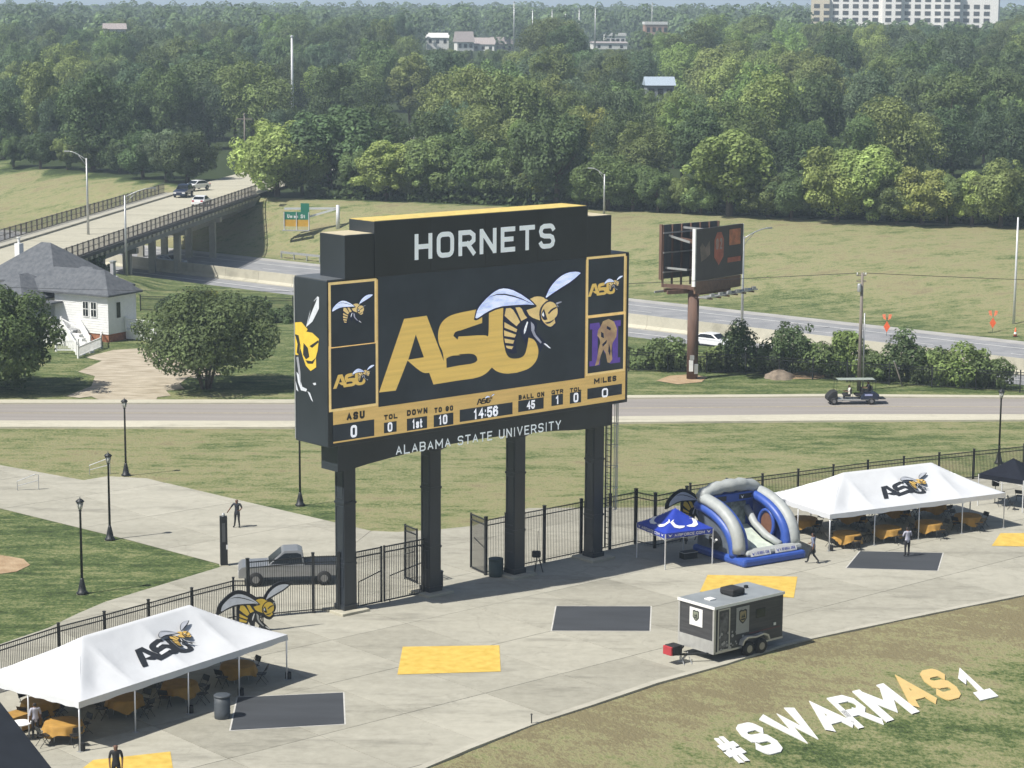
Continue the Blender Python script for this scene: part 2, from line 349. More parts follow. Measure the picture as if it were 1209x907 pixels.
# block lettering drawn as strokes; centre lines in a unit box
def _rr(cx, cy, rx, ry, a0, a1, n=4): return [(cx + rx * math.cos(R(a0 + (a1 - a0) * i / n)), cy + ry * math.sin(R(a0 + (a1 - a0) * i / n))) for i in range(n + 1)]
_O = _rr(.7, .24, .3, .24, -90, 0) + _rr(.7, .76, .3, .24, 0, 90) + _rr(.3, .76, .3, .24, 90, 180) + _rr(.3, .24, .3, .24, 180, 270); _O.append(_O[0])
_S = _rr(.72, .78, .28, .22, 22, 90) + _rr(.26, .755, .26, .245, 90, 270) [:-1] + [(.3, .51), (.7, .49)] + _rr(.74, .245, .26, .245, 90, -90) + _rr(.28, .22, .28, .22, 270, 202)
GLYPH = {
 'A': [[(.02, .08), (.5, .94), (.98, .08)], [(.25, .33), (.75, .33)]], 'B': [[(0, 0), (0, 1), (.75, 1), (1, .85), (1, .64), (.78, .51), (1, .38), (1, .15), (.75, 0), (0, 0)], [(0, .51), (.78, .51)]],
 'C': [[(1, .78), (.74, 1), (.26, 1), (0, .8), (0, .2), (.26, 0), (.74, 0), (1, .22)]], 'D': [[(0, 0), (0, 1), (.68, 1), (1, .75), (1, .25), (.68, 0), (0, 0)]], 'E': [[(1, 1), (0, 1), (0, 0), (1, 0)], [(0, .51), (.85, .51)]],
 'F': [[(1, 1), (0, 1), (0, 0)], [(0, .5), (.85, .5)]], 'G': [[(1, .78), (.74, 1), (.26, 1), (0, .8), (0, .2), (.26, 0), (.74, 0), (1, .22), (1, .46), (.6, .46)]], 'H': [[(0, 0), (0, 1)], [(1, 0), (1, 1)], [(0, .5), (1, .5)]],
 'I': [[(.5, 0), (.5, 1)]], 'L': [[(0, 1), (0, 0), (1, 0)]], 'M': [[(0, 0), (0, 1)], [(1, 0), (1, 1)], [(.06, .9), (.5, .3), (.94, .9)]], 'N': [[(0, 0), (0, 1)], [(1, 0), (1, 1)], [(.06, .96), (.94, .04)]], 'O': [_O], 'Q': [_O, [(.6, .28), (1, -.05)]],
 'R': [[(0, 0), (0, 1), (.74, 1), (1, .85), (1, .6), (.74, .45), (0, .45)], [(.55, .45), (1, 0)]], 'S': [_S], 'T': [[(0, 1), (1, 1)], [(.5, 1), (.5, 0)]], 'U': [[(0, 1), (0, .2), (.28, 0), (.72, 0), (1, .2), (1, 1)]],
 'V': [[(0, 1), (.5, 0), (1, 1)]], 'W': [[(.02, .95), (.26, .1), (.5, .78), (.74, .1), (.98, .95)]], 'Y': [[(0, 1), (.5, .45), (1, 1)], [(.5, .45), (.5, 0)]],
 '0': [_O], '1': [[(.05, .78), (.5, 1), (.5, 0)]], '2': [[(0, .8), (.24, 1), (.76, 1), (1, .82), (1, .6), (0, 0), (1, 0)]], '4': [[(.78, 0), (.78, 1), (0, .34), (1, .34)]], '5': [[(1, 1), (.06, 1), (0, .52), (.3, .6), (.74, .6), (1, .44), (1, .17), (.74, 0), (.26, 0), (0, .18)]],
 '6': [[(.95, .84), (.72, 1), (.28, 1), (0, .8), (0, .2), (.28, 0), (.72, 0), (1, .18), (1, .42), (.74, .58), (.3, .58), (.02, .44)]], 's': [[(1, .5), (.8, .6), (.2, .6), (0, .5), (.1, .34), (.9, .26), (1, .1), (.8, 0), (.2, 0), (0, .1)]], 't': [[(.4, .9), (.4, .1), (.6, 0), (1, .04)], [(0, .6), (1, .6)]],
 'n': [[(0, 0), (0, .6)], [(0, .45), (.3, .6), (.8, .6), (1, .45), (1, 0)]], 'i': [[(.5, 0), (.5, .6)], [(.5, .78), (.5, .9)]], 'o': [[(.3, 0), (.7, 0), (1, .16), (1, .44), (.7, .6), (.3, .6), (0, .44), (0, .16), (.3, 0)]],
 ':': [[(.5, .16), (.5, .30)], [(.5, .62), (.5, .76)]], '.': [[(.5, 0), (.5, .1)]], '#': [[(.22, -.02), (.40, 1.02)], [(.60, -.02), (.78, 1.02)], [(0, .34), (.95, .34)], [(.05, .68), (1, .68)]], ' ': []}
SERIF = {'1': [[(.12, 0), (.88, 0)]]}
GW = {'T': .95, 'E': .88, 'I': .3, 'M': 1.3, 'W': 1.4, '1': .7, ':': .36, '.': .3, ' ': .55, 'i': .3, 's': .75, 't': .6, 'n': .75, 'o': .75, '#': 1.05}
def ribbon(pts, t):
    pts = [Vector(p) for p in pts]; n = len(pts); closed = (pts[0] - pts[-1]).length < 1e-6
    if not closed: pts[0] = pts[0] + (pts[0] - pts[1]).normalized() * t * .48; pts[-1] = pts[-1] + (pts[-1] - pts[-2]).normalized() * t * .48
    Lf, Rt = [], []
    for i in range(n):
        a = pts[i - 1] if i else (pts[-2] if closed else None); b = pts[i + 1] if i < n - 1 else (pts[1] if closed else None); p = pts[i]
        d0 = (p - a).normalized() if a is not None else None; d1 = (b - p).normalized() if b is not None else None
        d0 = d0 or d1; d1 = d1 or d0; n0 = Vector((-d0.y, d0.x)); n1 = Vector((-d1.y, d1.x)); m = n0 + n1
        if m.length < .3: m = n0.copy(); k = 1
        else: m.normalize(); k = min(1 / max(m.dot(n0), .35), 1.6)
        Lf.append(p + m * t / 2 * k); Rt.append(p - m * t / 2 * k)
    vs = Lf + Rt; return [(v.x, v.y) for v in vs], [(i + n, i + n + 1, i + 1, i) for i in range(n - 1)]
def text_strokes(s, aspect, thick, gap, slab=False):
    """-> list of (verts in 0..1 box, faces), one per stroke, for a line of width:height = aspect"""
    ws = [GW.get(c, 1.0) for c in s]; lw = (aspect - gap * (len(s) - 1)) / sum(ws); x = 0; out = []
    for c, w_ in zip(s, ws):
        w_ *= lw; t = min(thick, w_ * .48)
        for st in GLYPH[c] + (SERIF.get(c, []) if slab else []):
            pts = [(x + t / 2 + a * (w_ - t), t / 2 + b * (1 - t)) for a, b in st]; vs, fs = ribbon(pts, t)
            out.append(([(a / aspect, b) for a, b in vs], fs))
        x += w_ + gap
    return out
def text(name, s, m, parent, f, bold=.02, label=None, thick=.17, gap=.22, slab=False):
    o = Vector(f(0, 0)); X = Vector(f(1, 0)) - o; Y = Vector(f(0, 1)) - o; n = X.cross(Y).normalized(); b = MB()
    for k, (vs, fs) in enumerate(text_strokes(s, X.length / Y.length, thick, gap, slab)):
        b.add([Vector(f(a, c)) + n * .0016 * (k % 5) for a, c in vs], fs)
    return b.build(name, m, parent, label=label, fix=False)

# ------------------------------------------------------------------ the ground
def axis_pts(lo, hi, step, outer):
    v = [lo + i * step for i in range(int((hi - lo) / step) + 1)]
    a = lo; st = step; L = []
    while a > -outer: st *= 1.35; a -= st; L.append(a)
    b = v[-1]; st = step; Rr = []
    while b < outer: st *= 1.35; b += st; Rr.append(b)
    return L[::-1] + v + Rr
xs = axis_pts(-78, 82, 1.25, 9000); ys = [y for y in axis_pts(66, 345, 1.25, 14000) if y > -400]
gv = [(x, y, terrain(x, y)) for y in ys for x in xs]; nx = len(xs)
gf = [(j * nx + i, j * nx + i + 1, (j + 1) * nx + i + 1, (j + 1) * nx + i) for j in range(len(ys) - 1) for i in range(nx - 1)]
me = bpy.data.meshes.new('ground'); me.from_pydata(gv, [], gf); me.update()
def dryness(x, y):
    s = hs(x, y); d = (edge_y(x) - y) * .75
    if d > -1:                                         # the berm: straw near the plaza edge, greener lower down
        return lerp_tab(((-1, .98), (2.8, .95), (5.5, .66), (8, .44), (12, .42), (17, .8)), d)
    if y < 155 and x < -6 + (y - 118) * .2: return .32 if y < 136 and x < -10 else .62
    if s < 128 and y < 163: return .62
    if y < 176: return .50
    if s < 164: return .36
    if s < 178: return .36
    st = bank_top(x)
    if s < st: return .70 - .25 * max(0, min(1, (x + 30) / 60)) * max(0, min(1, (228 - s) / 14)) if s > 212 else .4
    return -.5 + .5 * max(0, 1 - (s - st) / 4)
da = me.attributes.new('dry', 'FLOAT', 'POINT'); da.data.foreach_set('value', [dryness(x, y) for x, y, z in gv])
me.materials.append(GRASS); me.polygons.foreach_set('use_smooth', [True] * len(me.polygons))
ground = struct(bpy.data.objects.new('ground', me)); COL.objects.link(ground)

def px(*pts): return [tuple(G(*p)[:2]) for p in pts]
def flat(name, poly, m, z=.012, parent=None):
    b = MB(); b.sheet(poly, lambda a, c: (a, c, z)); o = b.build(name, m, parent, fix=False)
    bm = bmesh.new(); bm.from_mesh(o.data)
    for f in bm.faces:
        f.normal_update()
        if f.normal.z < 0: f.normal_flip()
    bm.to_mesh(o.data); bm.free(); return o
def slabs(name, poly, m, ang, step, z, jitter=0, gap=.03, org=(0, 0), part='slab', mod=None):
    """pavement: a dark joint bed with one slab object per bay"""
    base = struct(flat(name, poly, M_JOINT, z))
    bm = bmesh.new(); vs = [bm.verts.new((a, c, 0)) for a, c in poly]; bm.faces.new(vs)
    ca, sa = math.cos(ang), math.sin(ang)
    for k, (dx, dy) in enumerate(((ca, sa), (-sa, ca))):
        prs = [(a - org[0]) * dx + (c - org[1]) * dy for a, c in poly]; st = step[k]
        i = math.ceil(min(prs) / st)
        while i * st < max(prs):
            co = (org[0] + dx * i * st, org[1] + dy * i * st, 0)
            bmesh.ops.bisect_plane(bm, geom=bm.verts[:] + bm.edges[:] + bm.faces[:], plane_co=co, plane_no=(dx, dy, 0)); i += 1
    for f in bm.faces:
        pts = [v.co.copy() for v in f.verts]; c = f.calc_center_median()
        if f.calc_area() < .5: continue
        f.normal_update()
        if f.normal.z < 0: pts = pts[::-1]
        ins = []; n = len(pts)
        for i in range(n):
            p0, p, p1 = pts[i - 1], pts[i], pts[(i + 1) % n]
            e0 = (p - p0).normalized(); e1 = (p1 - p).normalized(); nn = Vector((-e0.y - e1.y, e0.x + e1.x, 0))
            if nn.length < .3: nn = Vector((-e1.y, e1.x, 0))
            nn.normalize(); ins.append(p + nn * gap * .7)
        t = z + .012 + random.uniform(0, .006); b = MB()
        b.sheet([(q.x - c.x, q.y - c.y) for q in ins], lambda a, d: (a, d, t))
        b.add([(q.x - c.x, q.y - c.y, h) for h in (t, z) for q in ins], [(i, (i + 1) % n, (i + 1) % n + n, i + n) for i in range(n)])
        o = b.build(part, m, base, fix=False); o.location = (c.x, c.y, 0)
    bm.free(); return base

AX = R(41.5)
# plaza: from the curved berm edge back to the lawns
plaza_poly = [tuple(p[:2]) for p in EDGE[1:-1]] + px((1300, 548), (1209, 552), (1152, 558), (900, 588), (770, 598), (625, 600), (560, 622), (516, 627), (470, 630), (440, 629)) + \
    px((405, 657), (300, 669), (268, 672), (128, 716), (96, 730), (60, 748)) + [tuple(G(-60, 790)[:2]), (-40, 88)]
slabs('plaza', plaza_poly, M_CONC, AX, (4.55, 5.6), .012, org=(2.0, 107.2))
ek = EDGE[1:-1]; kin = []
for i, p in enumerate(ek):
    a, b = ek[max(i - 1, 0)], ek[min(i + 1, len(ek) - 1)]; d = (b - a).normalized(); kin.append((p.x - d.y * .3, p.y + d.x * .3))
kout = [(p.x + (p.x - q[0]) * .2, p.y + (p.y - q[1]) * .2) for p, q in zip(ek, kin)]
bk = MB()
for i in range(len(ek) - 1):
    q = [kout[i], kout[i + 1], kin[i + 1], kin[i]]; bk.add([(a, c, z) for z in (-.12, .05) for a, c in q], [(4, 5, 6, 7), (0, 1, 5, 4), (1, 2, 6, 5), (2, 3, 7, 6), (3, 0, 4, 7)])
struct(bk.build('plaza_kerb', M_WALK))
walk_poly = px((-60, 545), (0, 556), (100, 573), (128, 568), (175, 570), (300, 598), (440, 629)) + px((405, 657), (300, 669), (268, 672), (150, 642), (0, 607), (-60, 592))
slabs('walkway', walk_poly, M_WALK, AX, (6, 7.5), .012, org=(-12, 130))
# road with pale gutters and a pavement on the near side
def road_edge(pts, z=0): return px(*pts)
rd_near = road_edge(((-150, 508), (0, 505.5), (345, 502), (742, 492), (980, 487), (1209, 484.5), (1400, 482)))
rd_far = road_edge(((1400, 464), (1209, 464.5), (980, 465.5), (742, 470), (345, 480.5), (0, 484.5), (-150, 487)))
struct(flat('road', rd_near + rd_far, M_ASPH, .02))
sw_near = road_edge(((-150, 516), (0, 513), (345, 509.5), (742, 499), (980, 494.5), (1209, 491), (1400, 488)))
bk = MB()
def strip(b, A, B, z0, z1):
    n = min(len(A), len(B))
    for i in range(n - 1):
        q = [A[i], A[i + 1], B[i + 1], B[i]]
        vs = [(a, c, z) for z in (z0, z1) for a, c in q]
        b.add(vs, [(4, 5, 6, 7), (0, 1, 5, 4), (1, 2, 6, 5), (2, 3, 7, 6), (3, 0, 4, 7)])
strip(bk, rd_near, sw_near, 0, .14); struct(bk.build('pavement', M_PALE))
far_k = rd_far[::-1]; far_k2 = road_edge(((-150, 483), (0, 480.5), (345, 476.5), (742, 467), (980, 462.8), (1209, 462), (1400, 461.5)))
bk = MB(); strip(bk, far_k, far_k2, 0, .13); struct(bk.build('kerb', M_PALE))
# tyre lines: paler wheel tracks in the road
bk = MB()
def mix(A, B, k): return [(a[0] + (b[0] - a[0]) * k, a[1] + (b[1] - a[1]) * k) for a, b in zip(A, B)]
for k in (.5,):
    A, B = mix(rd_near, far_k, k - .012), mix(rd_near, far_k, k + .012)
    for i in range(len(A) - 1): bk.add([(*A[i], .026), (*A[i + 1], .026), (*B[i + 1], .026), (*B[i], .026)], [(0, 1, 2, 3)])
struct(bk.build('road_line', mat('worn_yellow', (.36, .31, .20), .9, .2), fix=False))
# gravel forecourt by the house, bare earth patches
def terrain_patch(name, pts, m, lift=.03):
    w_ = [T(*p) for p in pts]; b = MB(); b.sheet([tuple(p[:2]) for p in w_], lambda a, c: (a, c, terrain(a, c) + lift)); return struct(b.build(name, m))
terrain_patch('driveway', [(78, 474), (108, 462), (112, 450), (92, 445), (120, 432), (100, 428), (133, 419), (185, 415), (200, 424), (215, 432), (240, 438), (262, 446), (240, 452), (222, 450), (212, 458), (218, 464), (196, 466), (202, 472), (186, 474), (184, 479), (120, 479), (108, 474), (94, 476)], M_DIRT)
terrain_patch('bare_earth', [(775, 448), (790, 442), (815, 440), (835, 443), (828, 449), (800, 452)], M_EARTH)
terrain_patch('bare_earth', [(925, 437), (950, 435), (985, 438), (965, 444), (930, 444)], M_EARTH)
terrain_patch('bare_earth', [(-5, 662), (12, 664), (30, 667), (38, 674), (22, 682), (-5, 686)], M_EARTH)

# painted squares on the plaza, fifteen feet each
def square(pts, m, label, border=False):
    p = px(*pts); o = flat('painted_square', p, m, .042); tag(o, label, 'ground marking')
    if border:
        c = Vector((sum(a for a, b in p) / 4, sum(b for a, b in p) / 4))
        q = [(a + (a - c.x) * .028, b + (b - c.y) * .028) for a, b in p]; flat('border', q, mat('border_white', (.5, .49, .45), .8), .036, o)
square(((655, 745), (660, 716), (771, 715), (770, 744)), M_MAT, 'dark grey square painted on the plaza in front of the scoreboard', True)
square(((473, 799), (479, 766), (593, 763), (595, 794)), M_YEL, 'yellow square painted on the plaza in front of the scoreboard')
square(((829, 697), (838, 677), (944, 678), (940, 703)), M_YEL, 'yellow square painted on the plaza behind the dark trailer')
square(((1002, 667), (1018, 647), (1115, 648), (1109, 669)), M_MAT, 'dark grey square painted beside the long white tent near the inflatable', True)
square(((277, 867), (285, 828), (409, 821), (411, 858)), M_MAT, 'dark grey square painted beside the grey drum and the white tent', True)
square(((70, 940), (115, 904), (206, 893), (212, 930)), M_YEL, 'yellow square painted at the white tent corner, person standing on it')
square(((1173, 639), (1183, 624), (1290, 622), (1290, 640)), M_YEL, 'yellow square painted beside the white tent corner near the black canopy')

# ------------------------------------------------------------------ highway, barrier, bank
E_ = Vector((.76, -.65, 0)); N_ = Vector((.65, .76, 0)); O_ = Vector((12, 241.8, 0)) - N_ * 191.6
def hw(t, s, z): return O_ + E_ * t + N_ * s + Vector((0, 0, z))
def hstrip(name, s0, s1, z, m, t0=-420, t1=330, zz=None):
    b = MB(); k = 30
    for i in range(k):
        a, c = t0 + (t1 - t0) * i / k, t0 + (t1 - t0) * (i + 1) / k
        b.add([hw(a, s0, z), hw(c, s0, z), hw(c, s1, z), hw(a, s1, z)], [(0, 1, 2, 3)])
    return struct(b.build(name, m))
hstrip('highway', 176.5, 211.0, -3.97, M_HWY)
hstrip('highway_shoulder', 192.6, 195.4, -3.955, M_PALE)
hstrip('highway_shoulder', 209.0, 211.2, -3.955, mat('shoulder_grey', (.36, .35, .33), .9, .12, .5))
for s_, dash in ((199.0, 0), (202.6, 1), (206.4, 0), (177.4, 0), (181, 1), (184.8, 1), (188.5, 0)):
    b = MB()
    if dash:
        t = -200
        while t < 140: b.add([hw(t, s_, -3.94), hw(t + 3.2, s_, -3.94), hw(t + 3.2, s_ + .2, -3.94), hw(t, s_ + .2, -3.94)], [(0, 1, 2, 3)]); t += 12
    else:
        for t in range(-400, 320, 40): b.add([hw(t, s_, -3.94), hw(t + 40, s_, -3.94), hw(t + 40, s_ + .25, -3.94), hw(t, s_ + .25, -3.94)], [(0, 1, 2, 3)])
    struct(b.build('lane_line', mat('lane_white', (.62, .62, .60), .8, .12, .6)))
barrier = thing('median_barrier', 'long pale concrete barrier dividing the two highway carriageways', 'barrier', hw(0, 191.8, -3.97), math.atan2(E_.y, E_.x))
b0 = MB(); prof = [(-.4, 0), (-.4, .1), (-.16, .42), (-.1, 1.5), (.1, 1.5), (.16, .42), (.4, .1), (.4, 0)]
b0.prism(prof, lambda a, c: (-3.0, a, c), lambda a, c: (2.97, a, c)); seg0 = b0.build('barrier_segment', M_PALE, barrier)
seg0.location.x = -240
for i in range(1, 62):
    s_ = seg0.copy(); COL.objects.link(s_); s_.parent = barrier; s_.location.x = -240 + i * 6
gr = thing('guard_rail', 'pale steel guard rail along the foot of the dry highway bank', 'guard rail', hw(0, 212.6, -3.7), math.atan2(E_.y, E_.x))
b0 = MB(); b0.box(-75, -38, -.04, .04, .45, .75); b0.build('rail', M_GREYM, gr)
for i in range(16):
    b0 = MB(); b0.box(-.07, .07, .05, .2, -.4, .72); o = b0.build('post', M_GREYM, gr); o.location.x = -75 + i * 2.45

# ------------------------------------------------------------------ bridge
bridge = thing('road_bridge', 'concrete girder bridge carrying a street over the highway', 'bridge', (BR_A.x, BR_A.y, 0), math.atan2(BR_D.y, BR_D.x))
BL = (BR_B - BR_A).length; HWID = 6.6; DZ = 3.0      # local x along bridge, -y is the camera-right side
def b_(): return MB()
b_().box(-14, BL, -HWID, HWID, DZ - .28, DZ).build('deck', M_PALE, bridge)
b_().box(-90, -14.02, -HWID, HWID, DZ - .5, DZ - .01).build('approach_slab', M_PALE, bridge)
b_().box(-14, BL, HWID - 1.9, HWID - .05, DZ + .002, DZ + .22).build('sidewalk', M_WALK, bridge)
b_().box(-14, BL, -HWID + .05, -HWID + .55, DZ + .002, DZ + .25).build('kerb', M_WALK, bridge)
for y in (-5.6, -2.8, 0, 2.8, 5.6): b_().box(-10, BL - 1, y - .25, y + .25, DZ - 1.5, DZ - .285).build('girder', mat('girder_grey', (.20, .21, .20), .8, .12, .6), bridge)
M_BRAIL = mat('bridge_rail', (.085, .075, .07), .6, .2)
for side, nm in ((-1, 'near'), (1, 'far')):
    y = side * (HWID + .12)
    rail = b_().box(-40, BL, y - .05, y + .05, DZ + 1.42, DZ + 1.5).box(-40, BL, y - .04, y + .04, DZ + .18, DZ + .25).box(-40, BL, y - .035, y + .035, DZ + .8, DZ + .85).build('railing', M_BRAIL, bridge)
    pk = MB(); t = -40
    while t < BL: pk.box(t, t + .035, y - .02, y + .02, DZ + .25, DZ + 1.42); t += .3
    pk.build('baluster', M_BRAIL, rail, kind='stuff')
    for i in range(int((BL + 40) / 1.9)):
        t = -40 + i * 1.9; b_().box(t, t + .13, y - .07, y + .07, DZ - .25, DZ + 1.55).build('post', M_BRAIL, bridge)
        b_().box(t + .5, t + 1.35, y - .1, y + .12, DZ - .62, DZ - .2).build('bracket', M_PALE if side < 0 else M_BLKMET, bridge)
    b_().box(-40, BL, y - .3, y + .08, DZ - .2, DZ + .17).build('fascia', mat('fascia_dark', (.06, .06, .058), .8, .2), bridge)
for t in (30, 52, 70):
    for y in (-5, -1.7, 1.7, 5): b_().box(t - .4, t + .4, y - .4, y + .4, -4.1, DZ - 2.1).build('pier_column', M_WALK, bridge)
    b_().box(t - .5, t + .5, -6.2, 6.2, DZ - 2.11, DZ - 1.49).build('pier_cap', M_WALK, bridge)
b_().box(BL - .6, BL + 3, -HWID, HWID, -3.5, DZ - .3).build('abutment', M_WALK, bridge)
# street beyond the bridge
e0 = BR_B; st_l = [e0 + BR_D * 0 - BR_N * 6.4, T(262, 206), T(255, 196)]; st_r = [e0 + BR_N * 6.4, T(300, 236), T(300, 212)]
fs_ = MB(); A = [e0 - BR_N * 6.3 + BR_D * 0, e0 - BR_N * 6.3 + BR_D * 30, e0 - BR_N * 5 + BR_D * 75, e0 + BR_N * 2 + BR_D * 130]
B = [e0 + BR_N * 6.3, e0 + BR_N * 7 + BR_D * 25, e0 + BR_N * 9 + BR_D * 75, e0 + BR_N * 14 + BR_D * 130]
for i in range(3):
    for k in range(8):
        P = [A[i].lerp(A[i + 1], k / 8), A[i].lerp(A[i + 1], (k + 1) / 8), B[i].lerp(B[i + 1], (k + 1) / 8), B[i].lerp(B[i + 1], k / 8)]
        fs_.add([(p.x, p.y, max(terrain(p.x, p.y) + .12, DZ - .02)) for p in P], [(0, 1, 2, 3)])
struct(fs_.build('street', M_PALE))

def light_pole(u, v, h, arm, label, z=None, m=M_GREYM, armlen=3.0, Y=None):
    p = (G(u, v) if u == 148 else T(u, v)) if Y is None else at(u, v, Y)
    if z is not None: p.z = z
    t = thing('highway_light_pole', label, 'light pole', p, 0)
    b_().tube([(0, 0, -.5), (0, 0, h)], [.16, .09], 8).build('pole', m, t, True)
    if arm:
        ax_, ay_ = arm; n = (ax_ ** 2 + ay_ ** 2) ** .5; ax_, ay_ = ax_ / n, ay_ / n
        pts = [(ax_ * armlen * k, ay_ * armlen * k, h - .2 + 1.0 * math.sin(k * 1.5)) for k in (0, .25, .5, .75, 1)]
        b_().tube(pts, .06, 6).tube([(0, 0, h - .9), (ax_ * armlen * .45, ay_ * armlen * .45, h + .42)], .03, 5).build('arm', m, t, True)
        e = Vector(pts[-1]); d = Vector((ax_, ay_, 0)); q = Vector((-ay_, ax_, 0))
        b_().add([e + d * i * .45 + q * j * .14 + Vector((0, 0, k)) for k in (-.08, .06) for i, j in ((-.5, -1), (1, -.7), (1, .7), (-.5, 1))],
                 [(3, 2, 1, 0), (4, 5, 6, 7), (0, 1, 5, 4), (1, 2, 6, 5), (2, 3, 7, 6), (3, 0, 4, 7)]).build('lamp_head', M_GREYM, t)
    return t
def zat(u, v, p):  # height of a sight line above a ground point
    return hit(u, v, p, Vector((0, -1, 0))).z
p = G(148, 331); light_pole(148, 331, zat(147, 236, p) - p.z, (1, .2), 'tall grey light pole with curved arm between the white house and the bridge')
p = T(875, 390); light_pole(875, 392, zat(876, 275, p) - p.z, (1, .5), 'tall grey light pole with curved arm behind the billboard')
p = T(1196, 376); light_pole(1196, 376, zat(1199, 250, p) - p.z, None, 'straight white light pole without arm at the foot of the highway bank', m=M_STEEL)
light_pole(101, 246, 9, (-1, .1), 'grey light pole standing on the bridge sidewalk', z=DZ, Y=268, armlen=2.2)
p = T(710, 252); light_pole(711, 252, 5.4, (-1, .1), 'short light pole before the trees above the scoreboard', armlen=1.8)

# ------------------------------------------------------------------ vehicles
def wheel(parent, x, y, r, wd, m=M_RUBBER):
    t = MB(); n = 18
    prof = [(r * .45, -wd / 2), (r * .95, -wd / 2), (r, -wd * .32), (r, wd * .32), (r * .95, wd / 2), (r * .45, wd / 2)]
    vs = [Vector((a * math.cos(2 * math.pi * j / n), z, a * math.sin(2 * math.pi * j / n))) for a, z in prof for j in range(n)]
    t.add(vs, [(i * n + j, i * n + (j + 1) % n, (i + 1) * n + (j + 1) % n, (i + 1) * n + j) for i in range(5) for j in range(n)])
    o = t.build('wheel', m, parent, True); o.location = (x, y, r)
    k = MB(); vs = [(a * math.cos(2 * math.pi * j / n), z, a * math.sin(2 * math.pi * j / n)) for a, z in ((r * .5, -wd * .52), (r * .5, wd * .52)) for j in range(n)]
    k.add(vs, [tuple(range(n)), tuple(range(2 * n - 1, n - 1, -1))] + [(j, (j + 1) % n, (j + 1) % n + n, j + n) for j in range(n)])
    k.build('rim', M_RIM, o); return o
def car(label, p, ang, body, L=4.6, W=1.8, kind='sedan', group=None, name='parked_car'):
    t = thing(name, label, 'car', p, ang, group); h = L / 2
    if kind == 'suv':
        low = [(-h, .35), (-h, .95), (-h + .1, 1.05), (h - 1.3, 1.08), (h - .15, .95), (h, .75), (h, .35)]; cab = [(-h + .12, 1.04), (-h + .35, 1.68), (-h + .8, 1.76), (h - 2.2, 1.72), (h - 1.35, 1.05)]
    elif kind == 'pickup':
        low = [(-h, .5), (-h, 1.05), (h - 1.75, 1.1), (h - .2, 1.05), (h, .9), (h, .45)]; cab = [(-h + 1.85, 1.05), (-h + 1.95, 1.72), (-h + 2.2, 1.84), (h - 2.35, 1.82), (h - 1.5, 1.08)]
    else:
        low = [(-h, .32), (-h, .8), (-h + .6, .92), (h - 1.2, .92), (h - .1, .72), (h, .6), (h, .3)]; cab = [(-h + .45, .9), (-h + 1.15, 1.36), (-h + 1.6, 1.42), (h - 2.1, 1.4), (h - 1.25, .9)]
    m = MB(); m.prism(low, lambda a, c: (a, -W / 2 + .06 * abs(a / h) ** 6, c), lambda a, c: (a, W / 2 - .06 * abs(a / h) ** 6, c))
    tz = max(c for a, c in cab); bz = min(c for a, c in cab)
    ins = lambda c: .05 + .18 * (c - bz) / (tz - bz)
    m.prism(cab, lambda a, c: (a, -W / 2 + ins(c), c), lambda a, c: (a, W / 2 - ins(c), c))
    bd = m.build('body', body, t, bevel=.05)
    cxm = sum(a for a, c in cab) / len(cab); czm = (bz + tz) / 2
    gl = MB(); sh = [(cxm + (a - cxm) * .86, czm + (c - czm) * .70) for a, c in cab]
    for sgn in (-1, 1): gl.prism(sh, lambda a, c: (a, sgn * (W / 2 - ins(c) + .012), c), lambda a, c: (a, sgn * (W / 2 - ins(c) - .03), c))
    gl.build('side_window', M_GLASS, t)
    ws = MB(); (x0, z0), (x1, z1) = cab[-1], cab[-2]
    def slab_(x0, z0, x1, z1, off):
        P = [(x0 + (x1 - x0) * k, z0 + (z1 - z0) * k) for k in (.12, .88)]
        ws.add([(P[0][0] + off, -W / 2 + .16, P[0][1] + .01), (P[0][0] + off, W / 2 - .16, P[0][1] + .01), (P[1][0] + off, W / 2 - .26, P[1][1] + .012), (P[1][0] + off, -W / 2 + .26, P[1][1] + .012)], [(0, 1, 2, 3)])
    slab_(x0, z0, x1, z1, .02); ws.build('windscreen', M_GLASS, t); ws = MB(); slab_(cab[0][0], cab[0][1], cab[1][0], cab[1][1], -.02); ws.build('rear_window', M_GLASS, t)
    r = .33 if kind == 'sedan' else .38
    for x in (-h + .85, h - .9):
        for y in (-W / 2 + .08, W / 2 - .08): wheel(t, x, y, r, .22)
    for y in (-W / 2 + .3, W / 2 - .3):
        b_().box(h - .06, h + .015, y - .2, y + .2, .62, .78).build('headlight', M_WHITE, t); b_().box(-h - .015, -h + .05, y - .16, y + .16, .7, .9).build('tail_light', M_RED, t)
    if kind == 'pickup': b_().box(-h + .1, -h + 1.85, -W / 2 + .12, W / 2 - .12, 1.0, 1.11).build('bed_cover', M_BLKMET, t)
    return t
ba = math.atan2(BR_D.y, BR_D.x)
q = at(214, 234, 322); car('dark navy car stopped at the far end of the bridge', (q.x, q.y, DZ), ba + math.pi, M_CARBLUE, 4.6, 1.85, 'suv')
q = at(229, 231, 333); car('white car behind the navy car past the bridge end', (q.x, q.y, DZ + .1), ba + math.pi - .5, M_CARWHITE)
q = at(246, 237, 308); car('white car driving beside the near bridge railing', (q.x - 1.2, q.y, DZ), ba, M_CARWHITE)
q = G(200, 318, -3.95); car('pale grey car driving in the shade under the bridge', q, math.atan2(E_.y, E_.x), mat('car_silver', (.45, .47, .50), .3, .05))
q = G(842, 407, -3.95); car('white car on the near carriageway behind the roadside shrubs', q, math.atan2(E_.y, E_.x), M_CARWHITE, 4.7)

